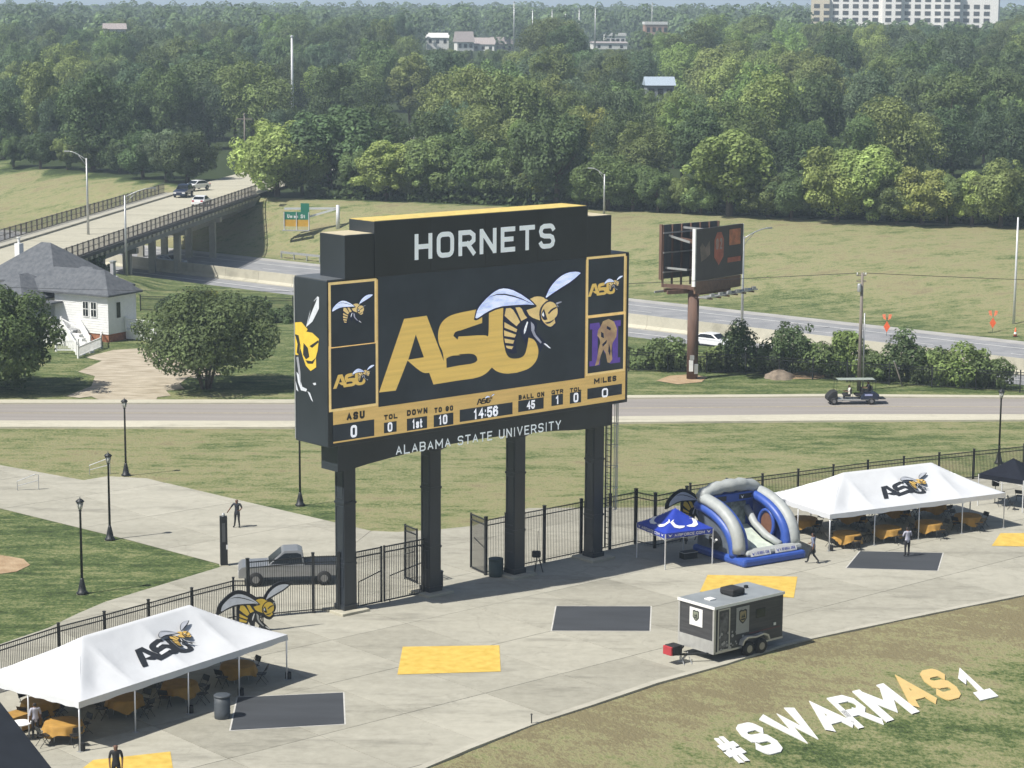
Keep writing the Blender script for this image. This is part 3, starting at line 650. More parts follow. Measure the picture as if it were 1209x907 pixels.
# ------------------------------------------------------------------ scoreboard
SB_C = Vector((-1.92, 116.31, 0)); sax = Vector((math.cos(AX), math.sin(AX), 0)); sno = Vector((math.sin(AX), -math.cos(AX), 0))
board = thing('scoreboard', 'huge black football scoreboard with gold team lettering on four columns', 'scoreboard', SB_C, AX)
FY, BY, ZB, ZT, HX = -.9, 1.75, 8.68, 16.84, 10.17; BH = 1.0
def sl(u, v, y=FY):                       # surveyed point on the board's front plane -> board coordinates (x, z)
    p = hit(u, v, SB_C + sno * (-y), sno); return ((p - SB_C).dot(sax), p.z)
Z1 = lambda a, b: (330 + a / 2.8116, 230 + b / 2.8116)
ZBb = lambda a, b: (340 + a / 3.945, 310 + b / 3.945)
Z3 = lambda a, b: (540 + a / 4.773, 300 + b / 4.773)
cab = MB().box(-HX, HX, FY, BY, ZB, ZT).build('cabinet', M_CAB, board, bevel=.03)
hz = 19.55
hdr = MB().box(-7.35, 6.95, FY - .12, BH, ZT + .003, hz).build('header', M_CAB, board, bevel=.02)
MB().box(-7.30, 6.90, FY - .06, BH - .05, hz + .002, hz + .03).build('top_panel', mat('gold_flashing', (.62, .47, .14), .6, .15), hdr)
lb = MB().box(-9.15, -7.36, FY - .1, BH, ZT + .003, 18.98).build('end_block', M_CAB, board, bevel=.02)
MB().box(-9.1, -7.4, FY - .05, BH - .05, 18.982, 19.0).build('top_panel', mat('beige_flashing', (.50, .44, .30), .7, .1), lb)
rb = MB().box(6.96, 8.7, FY - .1, BH, ZT + .003, 18.98).build('end_block', M_CAB, board, bevel=.02)
MB().box(7.0, 8.65, FY - .05, BH - .05, 18.982, 19.0).build('top_panel', MATS['beige_flashing'], rb)
MB().box(-HX + .02, HX - .02, FY + .02, BY - .02, ZT + .001, ZT + .045).build('cap_flashing', mat('cap_grey', (.10, .11, .12), .5, .1), cab)
# panel seams on the header front
for x in (-3.8, -.2, 3.4): MB().box(x - .012, x + .012, FY - .124, FY - .1, ZT + .05, hz - .05).build('panel_seam', M_BLKMET, hdr)
LAY = [0]
def rectpart(name, a, b_pt, m, parent, d, z=None):
    (x0, z1), (x1, z0) = sl(*a), sl(*b_pt)
    return MB().box(x0, x1, FY - d, FY - d + .012, z0, z1).build(name, m, parent)
def P(name, x0, x1, z0, z1, m, parent, d): return MB().box(x0, x1, FY - d, FY - d + .014, z0, z1).build(name, m, parent)
gold = P('display_surround', -HX + .32, HX - .2, ZB + .18, ZT - .14, M_GOLD_BAND, board, .02)
xl, _ = sl(*Z1(325, 500)); xr, _ = sl(*Z1(1011, 400)); _, zl = sl(*Z1(667, 658))
screen = P('video_screen', xl, xr, zl, ZT - .02, M_SCREEN, board, .04)
wins = []
for a, b in (((165, 307), (313, 495)), ((168, 517), (319, 697)), ((1020, 212), (1137, 383)), ((1021, 408), (1138, 573))):
    wins.append(rectpart('side_screen', Z1(*a), Z1(*b), M_SCREEN, board, .04)); (x0, z1), (x1, z0) = sl(*Z1(*a)), sl(*Z1(*b)); e_ = .13
    MB().box(x0 - e_, x1 + e_, FY - .033, FY - .021, z0 - e_, z0 - .002).box(x0 - e_, x1 + e_, FY - .033, FY - .021, z1 + .002, z1 + e_).box(x0 - e_, x0 - .002, FY - .033, FY - .021, z0, z1).box(x1 + .002, x1 + e_, FY - .033, FY - .021, z0, z1).build('screen_frame', M_GOLD_LED2, wins[-1])
# the letters A S U and the hornet, as flat artwork in board coordinates
def poly_px(conv, pts): return [sl(*conv(*p)) for p in pts]
GOLD_OUT = poly_px(ZBb, [(422, 612), (535, 268), (640, 252), (722, 462), (718, 420), (697, 382), (692, 335), (705, 285), (745, 250), (800, 235)]) + \
    poly_px(Z3, [(130, 308), (172, 314), (255, 300), (258, 525), (275, 575), (300, 590), (345, 588), (375, 570), (388, 520), (395, 470), (430, 480), (452, 530), (450, 575), (432, 615), (395, 648), (330, 668), (265, 676), (215, 662), (190, 640), (160, 675), (110, 700), (0, 716)]) + \
    poly_px(ZBb, [(675, 572), (655, 518), (622, 520), (553, 462), (500, 602)])
CUTS = [poly_px(ZBb, [(590, 340), (629, 446), (556, 458)]),
        poly_px(ZBb, [(735, 494), (733, 450), (755, 437), (800, 434)]) + poly_px(Z3, [(0, 568), (80, 562), (104, 578), (108, 600), (92, 618), (0, 632)]),
        poly_px(Z3, [(132, 303), (132, 390)]) + poly_px(ZBb, [(800, 318), (772, 325), (765, 345), (785, 362)]) + poly_px(Z3, [(0, 468), (150, 457), (164, 466), (170, 455), (170, 303)])]
H_ = {  # hornet pieces: (layer, colour key, outline)
 'abd': (1, 'dark', [(250, 300), (360, 290), (402, 350), (372, 372), (340, 402), (335, 450), (318, 500), (330, 556), (300, 563), (264, 545), (250, 480), (248, 380)]),
 's1': (2, 'gold', [(265, 306), (298, 303), (325, 345), (345, 382), (325, 406), (290, 378), (257, 348)]),
 's2': (2, 'gold', [(318, 301), (350, 298), (368, 338), (385, 358), (352, 376)]),
 's3': (2, 'gold', [(257, 384), (330, 424), (324, 440), (257, 415)]),
 's4': (2, 'gold', [(255, 430), (324, 454), (315, 470), (257, 462)]),
 's5': (2, 'pale', [(258, 476), (314, 486), (307, 505), (262, 500)]),
 's6': (2, 'pale', [(266, 516), (309, 520), (300, 536), (272, 531)]),
 'leg': (2, 'dark', [(372, 372), (402, 352), (442, 390), (434, 440), (482, 486), (522, 530), (508, 532), (478, 512), (462, 550), (440, 498), (396, 452), (386, 522), (374, 500), (340, 430)]),
 'legl': (3, 'white', [(366, 425), (384, 378), (390, 382), (376, 440), (368, 450)]),
 'legm': (3, 'grey', [(405, 378), (428, 400), (424, 440), (468, 494), (462, 502), (410, 448)]),
 'claw': (3, 'white', [(478, 502), (490, 500), (520, 528), (510, 528)]),
 'thor': (3, 'gold', [(398, 252), (430, 236), (470, 238), (502, 258), (480, 290), (456, 372), (400, 352), (380, 315), (436, 296)]),
 'w1o': (4, 'dark', [(84, 372), (96, 308), (136, 256), (186, 210), (235, 184), (292, 189), (352, 218), (405, 255), (440, 292), (380, 291), (300, 297), (222, 307), (152, 342), (100, 378)]),
 'w1': (5, 'wing', [(92, 360), (103, 312), (142, 262), (190, 217), (235, 193), (290, 197), (348, 226), (398, 260), (424, 284), (380, 283), (300, 288), (220, 297), (150, 331), (102, 366)]),
 'w1v': (6, 'dark', [(160, 246), (230, 218), (330, 238), (422, 284), (330, 246), (230, 226)]),
 'w2o': (4, 'dark', [(478, 246), (504, 176), (556, 119), (608, 91), (668, 86), (694, 101), (645, 152), (574, 197), (514, 237), (490, 254)]),
 'w2': (5, 'wing', [(487, 240), (512, 182), (561, 127), (611, 99), (664, 94), (683, 102), (638, 144), (569, 189), (510, 229), (491, 244)]),
 'heado': (4, 'dark', [(462, 290), (500, 254), (540, 260), (564, 298), (564, 342), (548, 362), (553, 388), (523, 418), (496, 412), (474, 395), (457, 374), (450, 330)]),
 'head': (5, 'gold', [(472, 290), (502, 264), (535, 269), (555, 300), (555, 340), (538, 360), (543, 385), (520, 408), (500, 403), (482, 388), (466, 368), (460, 330)]),
 'brow': (6, 'dark', [(500, 330), (520, 305), (552, 292), (548, 302), (526, 314), (506, 336)]),
 'eye': (6, 'dark', [(462, 332), (478, 306), (486, 330), (498, 366), (480, 372), (466, 356)]),
 'eyew': (7, 'white', [(466, 340), (474, 322), (480, 345), (476, 352)]),
 'mouth': (6, 'dark', [(482, 384), (512, 378), (540, 362), (520, 384), (498, 392)]),
 'ant': (5, 'grey', [(545, 272), (574, 262), (578, 268), (550, 280), (560, 292), (556, 296)]),
}
HORN = {k: (l, c, poly_px(Z3, p)) for k, (l, c, p) in H_.items()}
def soften(P_):
    out = []; n = len(P_)
    for i in range(n):
        a, b, c = Vector(P_[i - 1]), Vector(P_[i]), Vector(P_[(i + 1) % n]); d0, d1 = (b - a), (c - b)
        if d0.length > 1e-6 and d1.length > 1e-6 and 8 < abs(math.degrees(d0.angle(d1))) < 62 and min(d0.length, d1.length) < 2.2:
            out += [tuple(b - d0 * .25), tuple(b + d1 * .25)]
        else: out.append(tuple(b))
    return out
GOLD_OUT = soften(soften(GOLD_OUT)); CUTS = [soften(soften(c)) for c in CUTS]; HORN = {k: (l, c, soften(p)) for k, (l, c, p) in HORN.items()}
def bbox(ps): return min(a for a, b in ps), max(a for a, b in ps), min(b for a, b in ps), max(b for a, b in ps)
allp = GOLD_OUT + [q for l, c, p in HORN.values() for q in p]; LB = bbox(allp); HB = bbox([q for l, c, p in HORN.values() for q in p])
CKEY = ['letter', 'cut', 'dark', 'gold', 'pale', 'white', 'grey', 'wing']
LEDM = [M_GOLD_LED, M_SCREEN, M_NAVY_LED, M_GOLD_LED2, M_GOLD_LED2, M_WHITE_LED, M_GREY_LED, M_WING_LED]
def artwork(name, parent, f, mats, letters=True, hornet=True, lay=.004, cuts=True, drape=False):
    """f(x, z, depth) -> point; x, z in the artwork's own metres"""
    b = MB(); f_, f = f, (lambda a, c, d: (a, c, d)) if drape else f
    if letters:
        b.cur = 0; b.sheet(GOLD_OUT, lambda a, c: f(a, c, 0))
        if cuts:
            b.cur = 1
            for p in CUTS: b.sheet(p, lambda a, c: f(a, c, lay))
    if hornet:
        for k, (l, c, p) in HORN.items():
            b.cur = CKEY.index(c); b.sheet(p, lambda a, d: f(a, d, lay * (l + 2)))
    o = b.build(name, mats, parent, fix=False)
    if drape:                                          # cut the print fine enough to follow the cloth
        bm = bmesh.new(); bm.from_mesh(o.data)
        for _ in range(5):
            es = [e for e in bm.edges if e.calc_length() > .5]
            if not es: break
            bmesh.ops.subdivide_edges(bm, edges=es, cuts=1); bmesh.ops.triangulate(bm, faces=bm.faces[:])
        for v in bm.verts: v.co = f_(*v.co)
        bm.to_mesh(o.data); bm.free()
    return o
artwork('logo', screen, lambda a, c, d: (a, FY - .046 - d, c), LEDM)
def place_art(win_px, letters, parent, box, fr):
    (x0, z1), (x1, z0) = sl(*Z1(*win_px[0])), sl(*Z1(*win_px[1])); bx = LB if letters else HB
    k = (x1 - x0) / (bx[1] - bx[0])
    mx, mz = (x0 + x1) / 2, (z0 + z1) / 2; ax_, az_ = (bx[0] + bx[1]) / 2, (bx[2] + bx[3]) / 2
    artwork('logo', parent, lambda a, c, d: (mx + (a - ax_) * k, FY - .046 - d, mz + (c - az_) * k), LEDM, letters=letters)
place_art(((166, 340), (308, 436)), False, wins[0], HB, .9)
place_art(((175, 572), (314, 646)), True, wins[1], LB, .9)
place_art(((1019, 268), (1134, 330)), True, wins[2], LB, .9)
# visitors' emblem: a purple letter with a tan animal over it
(x0, z1), (x1, z0) = sl(*Z1(1026, 425)), sl(*Z1(1128, 552)); W_, H2 = x1 - x0, z1 - z0
mp_ = [(0, 0), (0, .12), (.08, .12), (.08, .86), (0, .86), (0, 1), (.3, 1), (.5, .55), (.7, 1), (1, 1), (1, .86), (.92, .86), (.92, .12), (1, .12), (1, 0), (.66, 0), (.66, .12), (.74, .12), (.74, .7), (.5, .25), (.26, .7), (.26, .12), (.34, .12), (.34, 0)]
b = MB(); b.cur = 0; b.sheet(mp_, lambda a, c: (x0 + a * W_, FY - .046, z0 + c * H2))
bear = [(.18, .0), (.30, .02), (.36, .22), (.44, .36), (.52, .26), (.58, .04), (.66, .02), (.74, .10), (.70, .30), (.74, .48), (.86, .62), (.88, .80), (.78, .98), (.60, 1.06), (.42, 1.02), (.34, .90), (.26, .82), (.24, .70), (.32, .62), (.34, .52), (.28, .36), (.24, .16)]
b.cur = 1; b.sheet(bear, lambda a, c: (x0 + a * W_, FY - .052, z0 + c * H2))
b.cur = 2
for pl in ([(.36, .78), (.44, .74), (.46, .62), (.36, .66)], [(.55, .9), (.68, .84), (.66, .78), (.54, .84)], [(.40, .48), (.56, .58), (.54, .50), (.42, .42)], [(.62, .5), (.68, .3), (.66, .18), (.60, .3)]): b.sheet(pl, lambda a, c: (x0 + a * W_, FY - .056, z0 + c * H2))
b.build('emblem', [M_PURP_LED, M_TAN_LED, M_NAVY_LED], wins[3], fix=False)
# score windows, captions, figures
def fit_text(name, s, a, b_pt, m, parent, d, **kw):
    (x0, z1), (x1, z0) = sl(*Z1(*a)), sl(*Z1(*b_pt))
    return text(name, s, m, parent, lambda p, q: (x0 + p * (x1 - x0), FY - d, z0 + q * (z1 - z0)), **kw)
for box_, val, vpx, capt, cpx in (
    (((177, 772), (315, 805)), '0', ((235, 772), (257, 809)), 'ASU', ((222, 730), (282, 747))),
    (((347, 762), (389, 790)), '0', ((358, 761), (374, 789)), 'TOL', ((346, 736), (391, 746))),
    (((423, 748), (490, 777)), '1st', ((440, 748), (473, 775)), 'DOWN', ((422, 719), (490, 728))),
    (((512, 735), (577, 764)), '10', ((528, 735), (556, 762)), 'TO GO', ((513, 710), (575, 718))),
    (((598, 716), (773, 728)), '14:56', ((644, 712), (724, 734)), None, None),
    (((792, 684), (876, 708)), '45', ((819, 684), (846, 708)), 'BALL ON', ((792, 665), (877, 668))),
    (((902, 664), (940, 694)), '1', ((915, 665), (928, 692)), 'QTR', ((901, 648), (940, 656))),
    (((963, 655), (1000, 686)), '0', ((974, 656), (990, 685)), 'TOL', ((962, 640), (1000, 648))),
    (((1021, 641), (1135, 658)), '0', ((1068, 640), (1088, 667)), 'MILES', ((1042, 607), (1116, 614)))):
    wdw = rectpart('score_window', Z1(*box_[0]), Z1(*box_[1]), M_SCREEN, board, .04)
    fit_text('figure', val, *vpx, M_WHITE_LED, wdw, .06, thick=.2, gap=.1)
    if capt: fit_text('caption', capt, *cpx, M_HDARK, wdw, .05, thick=.3, gap=.22)
(x0, z1), (x1, z0) = sl(*Z1(653, 671)), sl(*Z1(712, 690)); k = (x1 - x0) / (LB[1] - LB[0])
artwork('clock_logo', gold, lambda a, c, d: (x0 + (a - LB[0]) * k, FY - .046 - d, z0 + (c - LB[2]) * k), [M_HDARK, M_GOLD_BAND, M_HDARK, M_SGOLD, M_SGOLD, M_WHITE_LED, M_GREY_LED, M_WING_LED])
def strip_text(name, s, a, b_pt, m, parent, d, **kw):
    (x0, z1), (x1, z0) = sl(*a), sl(*b_pt)
    return text(name, s, m, parent, lambda p, q: (x0 + p * (x1 - x0), FY - d, z0 + q * (z1 - z0)), **kw)
strip_text('header_lettering', 'HORNETS', Z1(437, 134), Z1(903, 174), M_LETTER, hdr, .14, thick=.19, gap=.22)
# arched beam with the university's name
arch = [sl(*p) for p in ((420, 556), (438, 550), (470, 541), (520, 528.5), (570, 519), (620, 512), (660, 508.5), (686, 507.3))]
x4 = arch[-1][0]; bp = [(-9.5, ZB - .004)] + [(-9.5, arch[0][1] - .05)] + [arch[0]] + arch[1:-1] + [arch[-1], (9.05, arch[-1][1] - .02), (9.05, ZB - .004)]
beam = MB().prism(bp, lambda a, c: (a, FY + .12, c), lambda a, c: (a, .55, c)).build('arch_beam', M_CAB, board)
strip_text('beam_lettering', 'ALABAMA STATE UNIVERSITY', Z1(393, 839), Z1(940, 777), M_LETTER, beam, -.105, thick=.15, gap=.26)
for x in (-8.45, -2.95, 2.85, 8.6):
    w2 = .37; outer = abs(x) > 5; top = 7.75 if outer else 7.9
    col = MB().box(x - w2, x + w2, -w2, w2, .12, top).build('column', M_CAB, board, bevel=.02)
    for e_, z0_, z1_ in ((.05, .12, .42), (.03, 2.45, 2.56), (.03, 5.55, 5.66)): MB().box(x - w2 - e_, x + w2 + e_, -w2 - e_, w2 + e_, z0_, z1_).build('band', M_CAB, col)
    cp = MB(); rr = [(w2 + .03, top - .34), (w2 + .20, top - .2), (w2 + .20, top - .12), (w2 + .06, top + .1), (w2 + .01, top + .35), (w2 - .06, top + .95)]
    vs = [(x + sx * r, sy * r, z) for r, z in rr for sx, sy in ((-1, -1), (1, -1), (1, 1), (-1, 1))]
    cp.add(vs, [(i * 4 + j, i * 4 + (j + 1) % 4, (i + 1) * 4 + (j + 1) % 4, (i + 1) * 4 + j) for i in range(len(rr) - 1) for j in range(4)])
    cp.build('capital', M_CAB, col)
    pn = MB()                                                         # raised frames on the end faces
    for z0_, z1_ in ((1.3, 2.35), (2.75, 5.45), (5.8, 7.3)):
        for sx in (-1, 1):
            X = x + sx * (w2 + .012)
            for a0, a1, c0, c1 in ((-.3, -.24, z0_, z1_), (.24, .3, z0_, z1_), (-.24, .24, z0_, z0_ + .06), (-.24, .24, z1_ - .06, z1_)): pn.box(X - .014, X + .014, a0, a1, c0, c1)
    pn.build('panel_frame', mat('trim_sheen', (.030, .036, .045), .35, .15), col)
    MB().box(x - .85, x + .85, -.85, .85, .02, .16).build('footing', M_PALE, board, bevel=.02)
# caged ladder at the far end
lad = MB(); lx, ly = 9.75, .1
for dy in (-.2, .2): lad.box(lx - .03, lx + .03, ly + dy - .03, ly + dy + .03, .4, ZB)
lad.build('ladder_rail', M_BLKMET, board)
for i in range(26): MB().box(lx - .015, lx + .015, ly - .2, ly + .2, .6 + i * .31, .63 + i * .31).build('rung', M_BLKMET, board)
cg = MB()
for i in range(6):
    z = 2.6 + i * 1.18; pts = [(lx + .02 + .62 * math.sin(t), ly - .36 * math.cos(t), z) for t in [math.pi * k / 8 for k in range(9)]]; cg.tube(pts, .022, 5)
for k in (1, 3, 4, 5, 7):
    t = math.pi * k / 8; cg.box(lx + .62 * math.sin(t) - .004, lx + .62 * math.sin(t) + .03, ly - .36 * math.cos(t) - .012, ly - .36 * math.cos(t) + .012, 2.6, 8.5)
cg.build('ladder_cage', M_GREYM, board)
# the hornet painted on the left end of the cabinet
def se(u, v):
    n = -sax; p = hit(u, v, SB_C - sax * HX, n); return (-(p - SB_C).dot(sno), p.z)
def side(pts): return [se(*ZBb(*p)) for p in pts]
ymin = FY + .06; eb = MB()
def clampy(p): return (min(max(p[0], FY + .04), BY - .04), p[1])
for lay_, mi, pts in ((0, 0, [(82, 312), (98, 245), (118, 188), (134, 168), (141, 172), (141, 225), (112, 285)]), (0, 1, [(27, 290), (60, 288), (90, 322), (72, 350), (58, 392), (50, 442), (28, 440)]),
    (1, 2, [(30, 345), (48, 350), (56, 392), (50, 442), (40, 430), (44, 392)]), (1, 1, [(60, 372), (80, 332), (112, 338), (143, 366), (138, 420), (130, 450), (132, 498), (106, 516), (84, 492), (70, 452), (58, 412)]),
    (2, 2, [(72, 385), (92, 408), (100, 450), (84, 462), (70, 440)]), (2, 2, [(100, 400), (140, 372), (142, 382), (112, 408)]), (2, 2, [(82, 466), (112, 470), (132, 452), (116, 482), (92, 482)]),
    (0, 3, [(38, 452), (48, 450), (58, 520), (62, 590), (50, 530)]), (0, 0, [(40, 520), (52, 535), (68, 590), (90, 600), (86, 612), (62, 606), (48, 570)]), (0, 0, [(92, 610), (104, 618), (119, 660), (110, 650)]), (0, 0, [(116, 572), (130, 570), (132, 580), (122, 582)]),
    (0, 0, [(30, 560), (44, 590), (50, 612), (40, 604)]), (1, 2, [(110, 200), (132, 176), (126, 196), (100, 262), (88, 300)])):
    eb.cur = mi; eb.sheet([clampy(q) for q in side(pts)], lambda a, c: (-HX - .012 - .005 * lay_, a, c))
eb.build('end_artwork', [M_HWING, M_HYEL, M_HDARK, mat('art_grey', (.32, .33, .36), .5)], cab, fix=False)
MB().box(-HX - .03, -HX + .02, BY - .05, BY + .02, ZB + .1, ZT - .05).build('edge_strip', M_GREYM, cab)

# ------------------------------------------------------------------ fences and gates
def fence(label, pts, h, name='picket_fence', step=2.44, kind='fence'):
    pts = [Vector((p[0], p[1], 0)) for p in pts]; t = thing(name, label, kind, pts[0]); o = pts[0]
    rl = MB(); pk = MB(); n = 0
    for a, b in zip(pts, pts[1:]):
        d = b - a; L = d.length; d.normalize(); k = max(1, round(L / step))
        for z in ((h - .08, h - .30, .16) if h < 2.5 else (h - .1, h - .38, .2)): rl.bar(a - o + Vector((0, 0, z)), b - o + Vector((0, 0, z)), .04, .05)
        s = .1
        while s < L - .05:
            c = a - o + d * s; pk.bar(c + Vector((0, 0, .06)), c + Vector((0, 0, h - .04)), .022, .022); s += .115
        for i in range(k + (1 if b is pts[-1] else 0)):
            c = a - o + d * (L * i / k); q = MB(); r = .05 if h < 2.5 else .07; ml = Matrix.Translation(c) @ Matrix.Rotation(math.atan2(d.y, d.x), 4, 'Z')
            q.box(-r, r, -r, r, -.1, h + .08, ml).box(-r - .015, r + .015, -r - .015, r + .015, h + .08, h + .12, ml); q.build('post', M_BLKMET, t)
    rl.build('rail', M_BLKMET, t); pk.build('picket', M_BLKMET, t, kind='stuff'); return t
fl = [G(*p, z=2.1) for p in ((-160, 812), (0, 767), (72, 743), (126, 728.6), (178, 714), (229, 699.5), (278, 686.7))]
fl += [Vector((-12.95, 109.0, 0))]
fence('low black picket fence running behind the left white tent', fl, 2.05, step=2.75)
fh = [G(291, 742 - 4), G(330, 735), G(373, 727), G(396, 722)]
fence('tall black picket fence between the hornet cutout and the first scoreboard column', [fl[-1], G(373, 727), SB_C + sax * -8.9], 3.0, step=2.9)
def gate(label, a, b, h):
    a, b = Vector((a[0], a[1], 0)), Vector((b[0], b[1], 0)); d = b - a; L = d.length
    t = thing('metal_gate', label, 'gate', a, math.atan2(d.y, d.x))
    MB().box(0, .08, -.04, .04, .08, h).box(L - .08, L, -.04, .04, .08, h).box(.08, L - .08, -.03, .03, h - .1, h - .04).box(.08, L - .08, -.03, .03, h - .38, h - .32).box(.08, L - .08, -.03, .03, .1, .16).build('gate_frame', M_BLKMET, t)
    pk = MB(); s = .15
    while s < L - .1: pk.box(s, s + .022, -.011, .011, .16, h - .1); s += .115
    pk.build('picket', M_BLKMET, t, kind='stuff')
    MB().tube([(L * .12, -.1, .05), (L * .12, -.1, 1.4), (L * .9, -.12, 1.75)], .03, 6).build('drop_bar', M_BLKMET, t)
    return t
c1, c2, c3, c4 = [SB_C + sax * x for x in (-8.45, -2.95, 2.85, 8.6)]
gate('closed black gate leaf beside the first scoreboard column', c1 + sax * .5, c1 + sax * 2.3, 3.0)
gate('closed black gate leaf meeting the second scoreboard column', c1 + sax * 2.4, c2 - sax * .45, 3.0)
gate('short black gate leaf swung open behind the second scoreboard column', G(478, 700) + Vector((0, 2.6, 0)), G(494, 700) + Vector((0, 1.5, 0)), 3.0)
gate('black gate leaf swung open beside the green bin', G(576, 680), G(558, 672), 3.1)
fence('tall black gate fence between the third and fourth scoreboard columns', [G(576, 680), G(600, 674.5), G(688, 655), G(722, 648), G(752, 641)], 3.1, step=2.2)
fence('tall black fence run turning the corner behind the blue canopy', [G(752.5, 641), G(775, 646), G(812, 637)], 3.1, step=2.2)
fence('long low black picket fence behind the white tent on the right', [G(816, 607), G(901, 594), G(1025, 575.5), G(1150, 560), G(1209, 553), G(1300, 544)], 1.9, step=2.5)

# ------------------------------------------------------------------ big white tents
TL, TW, EAVE, RIDGE = 12.6, 6.1, 2.12, 3.66
def roof_z(x, y):
    r = min((TW / 2 - abs(y)) / (TW / 2), (TL / 2 - abs(x)) / (TW / 2)); r = max(0, min(1, r))
    sag = .09 * math.sin(math.pi * r)
    front = (TW / 2 - abs(y)) <= (TL / 2 - abs(x))
    if front: sag += max(0, min(1, ((TL / 2 - abs(x)) - (TW / 2 - abs(y))) / .9)) * .20 * abs(math.sin(math.pi * (x + TL / 2) / (TL / 4))) ** .8 * math.sin(math.pi * min(1, r * .96 + .04))
    return EAVE + (RIDGE - EAVE) * r - sag
def tent(label, A, B, arts, weights):
    d = (B - A); ang = math.atan2(d.y, d.x); d.normalize(); nn = Vector((d.y, -d.x, 0)); o = (A + B) / 2 - nn * TW / 2
    t = thing('frame_tent', label, 'tent', o, ang); nx_, ny_ = 80, 40; m = MB()
    gx = [-TL / 2 + TL * i / nx_ for i in range(nx_ + 1)]; gy = [-TW / 2 + TW * j / ny_ for j in range(ny_ + 1)]
    m.add([(x, y, roof_z(x, y)) for y in gy for x in gx], [(j * (nx_ + 1) + i, j * (nx_ + 1) + i + 1, (j + 1) * (nx_ + 1) + i + 1, (j + 1) * (nx_ + 1) + i) for j in range(ny_) for i in range(nx_)])
    rf = m.build('roof', M_TENT, t, True, fix=False)
    va = MB()
    def val(p, q, n=24):
        p, q = Vector(p), Vector(q)
        for i in range(n):
            a, b = p.lerp(q, i / n), p.lerp(q, (i + 1) / n)
            h0 = EAVE - .26 + .025 * math.sin(i * 1.7) ; h1 = EAVE - .26 + .025 * math.sin((i + 1) * 1.7)
            va.add([(a.x, a.y, EAVE + .01), (b.x, b.y, EAVE + .01), (b.x * 1.004, b.y * 1.008, h1), (a.x * 1.004, a.y * 1.008, h0)], [(0, 1, 2, 3)])
    X, Y = TL / 2, TW / 2
    val((-X, -Y), (X, -Y)) if False else None
    for p, q in (((-X, -Y, 0), (X, -Y, 0)), ((X, -Y, 0), (X, Y, 0)), ((X, Y, 0), (-X, Y, 0)), ((-X, Y, 0), (-X, -Y, 0))): val(p, q)
    va.build('valance', M_TENT, t, fix=False)
    fr = MB()
    for y in (-Y + .05, Y - .05): fr.tube([(-X + .05, y, EAVE - .07), (X - .05, y, EAVE - .07)], .03, 6)
    for x in (-X + .05, X - .05): fr.tube([(x, -Y + .05, EAVE - .07), (x, Y - .05, EAVE - .07)], .03, 6)
    rx = TL / 2 - TW / 2
    fr.tube([(-rx, 0, RIDGE - .12), (rx, 0, RIDGE - .12)], .03, 6)
    for sx in (-1, 1):
        for sy in (-1, 1): fr.tube([(sx * (X - .1), sy * (Y - .1), EAVE - .08), (sx * rx, 0, RIDGE - .12)], .03, 6)
    fr.build('frame', M_STEEL, t, True)
    legs = [(-X + i * TL / 4, s * (Y - .03)) for i in range(5) for s in (-1, 1)] + [(-X, 0), (X, 0)]
    for i, (x, y) in enumerate(legs):
        x = max(-X + .04, min(X - .04, x)); lg = MB().tube([(x, y, .03), (x, y, EAVE - .06)], .035, 8).build('leg', M_STEEL, t, True)
        MB().box(x - .1, x + .1, y - .1, y + .1, .025, .05).build('foot_plate', M_GREYM, lg)
        if i in weights: MB().lathe([(.13, .05), (.14, .06), (.14, .34), (.13, .36)], 12, (x + .12, y + .02, 0)).build('leg_weight', M_RUBBER, lg)
    cx_, wd, yc = arts; k = wd / (LB[1] - LB[0]); al = math.hypot(RIDGE - EAVE, TW / 2)
    def f(a, c, dd):
        x = cx_ + (a - (LB[0] + LB[1]) / 2) * k; s_ = (c - (LB[2] + LB[3]) / 2) * k
        y = yc + s_ * (TW / 2) / al; return (x, y, roof_z(x, y) + .035 + dd)
    lay = .022; b = MB(); TM = [M_HDARK, M_TENT, M_HDARK, M_HYEL2, M_HYEL2, M_WHITE, mat('print_grey', (.3, .31, .33), .6), mat('print_wing', (.42, .44, .48), .6)]
    artwork('roof_logo', rf, f, TM, lay=lay, drape=True); return t, o, ang
tA, oA, aA = tent('long white tent with a black logo near the pickup and dark square', G(98, 895), G(345, 806), (.3, 4.2, -1.45), (0, 4, 6, 8))
tB, oB, aB = tent('long white tent with a black logo between the inflatable and black canopy', G(977, 648), G(1191, 617), (.25, 4.1, -1.4), (0,))

def chair_proto():
    t = thing('folding_chair', 'dark folding chair', 'chair')
    MB().box(-.21, .21, -.2, .2, .44, .47).build('seat', M_BLKMET, t, bevel=.01)
    bk_ = MB(); bk_.add([(-.21, .2, .62), (.21, .2, .62), (.21, .27, .86), (-.21, .27, .86), (-.21, .23, .62), (.21, .23, .62), (.21, .30, .86), (-.21, .30, .86)], [(0, 1, 2, 3), (7, 6, 5, 4), (0, 4, 5, 1), (1, 5, 6, 2), (2, 6, 7, 3), (3, 7, 4, 0)]); bk_.build('backrest', M_BLKMET, t)
    for s in (-1, 1):
        MB().tube([(s * .22, -.22, 0), (s * .22, .29, .86)], .013, 6).build('leg', M_BLKMET, t); MB().tube([(s * .20, .26, 0), (s * .20, -.15, .46)], .013, 6).build('leg', M_BLKMET, t)
    return t
CH0 = chair_proto(); ch_used = [False]
def chair(x, y, a, label, group):
    if not ch_used[0]: o = CH0; ch_used[0] = True
    else: o = copy_tree(CH0)
    o.location = (x, y, .04); o.rotation_euler = (0, 0, a); o['label'] = label; o['group'] = group; return o
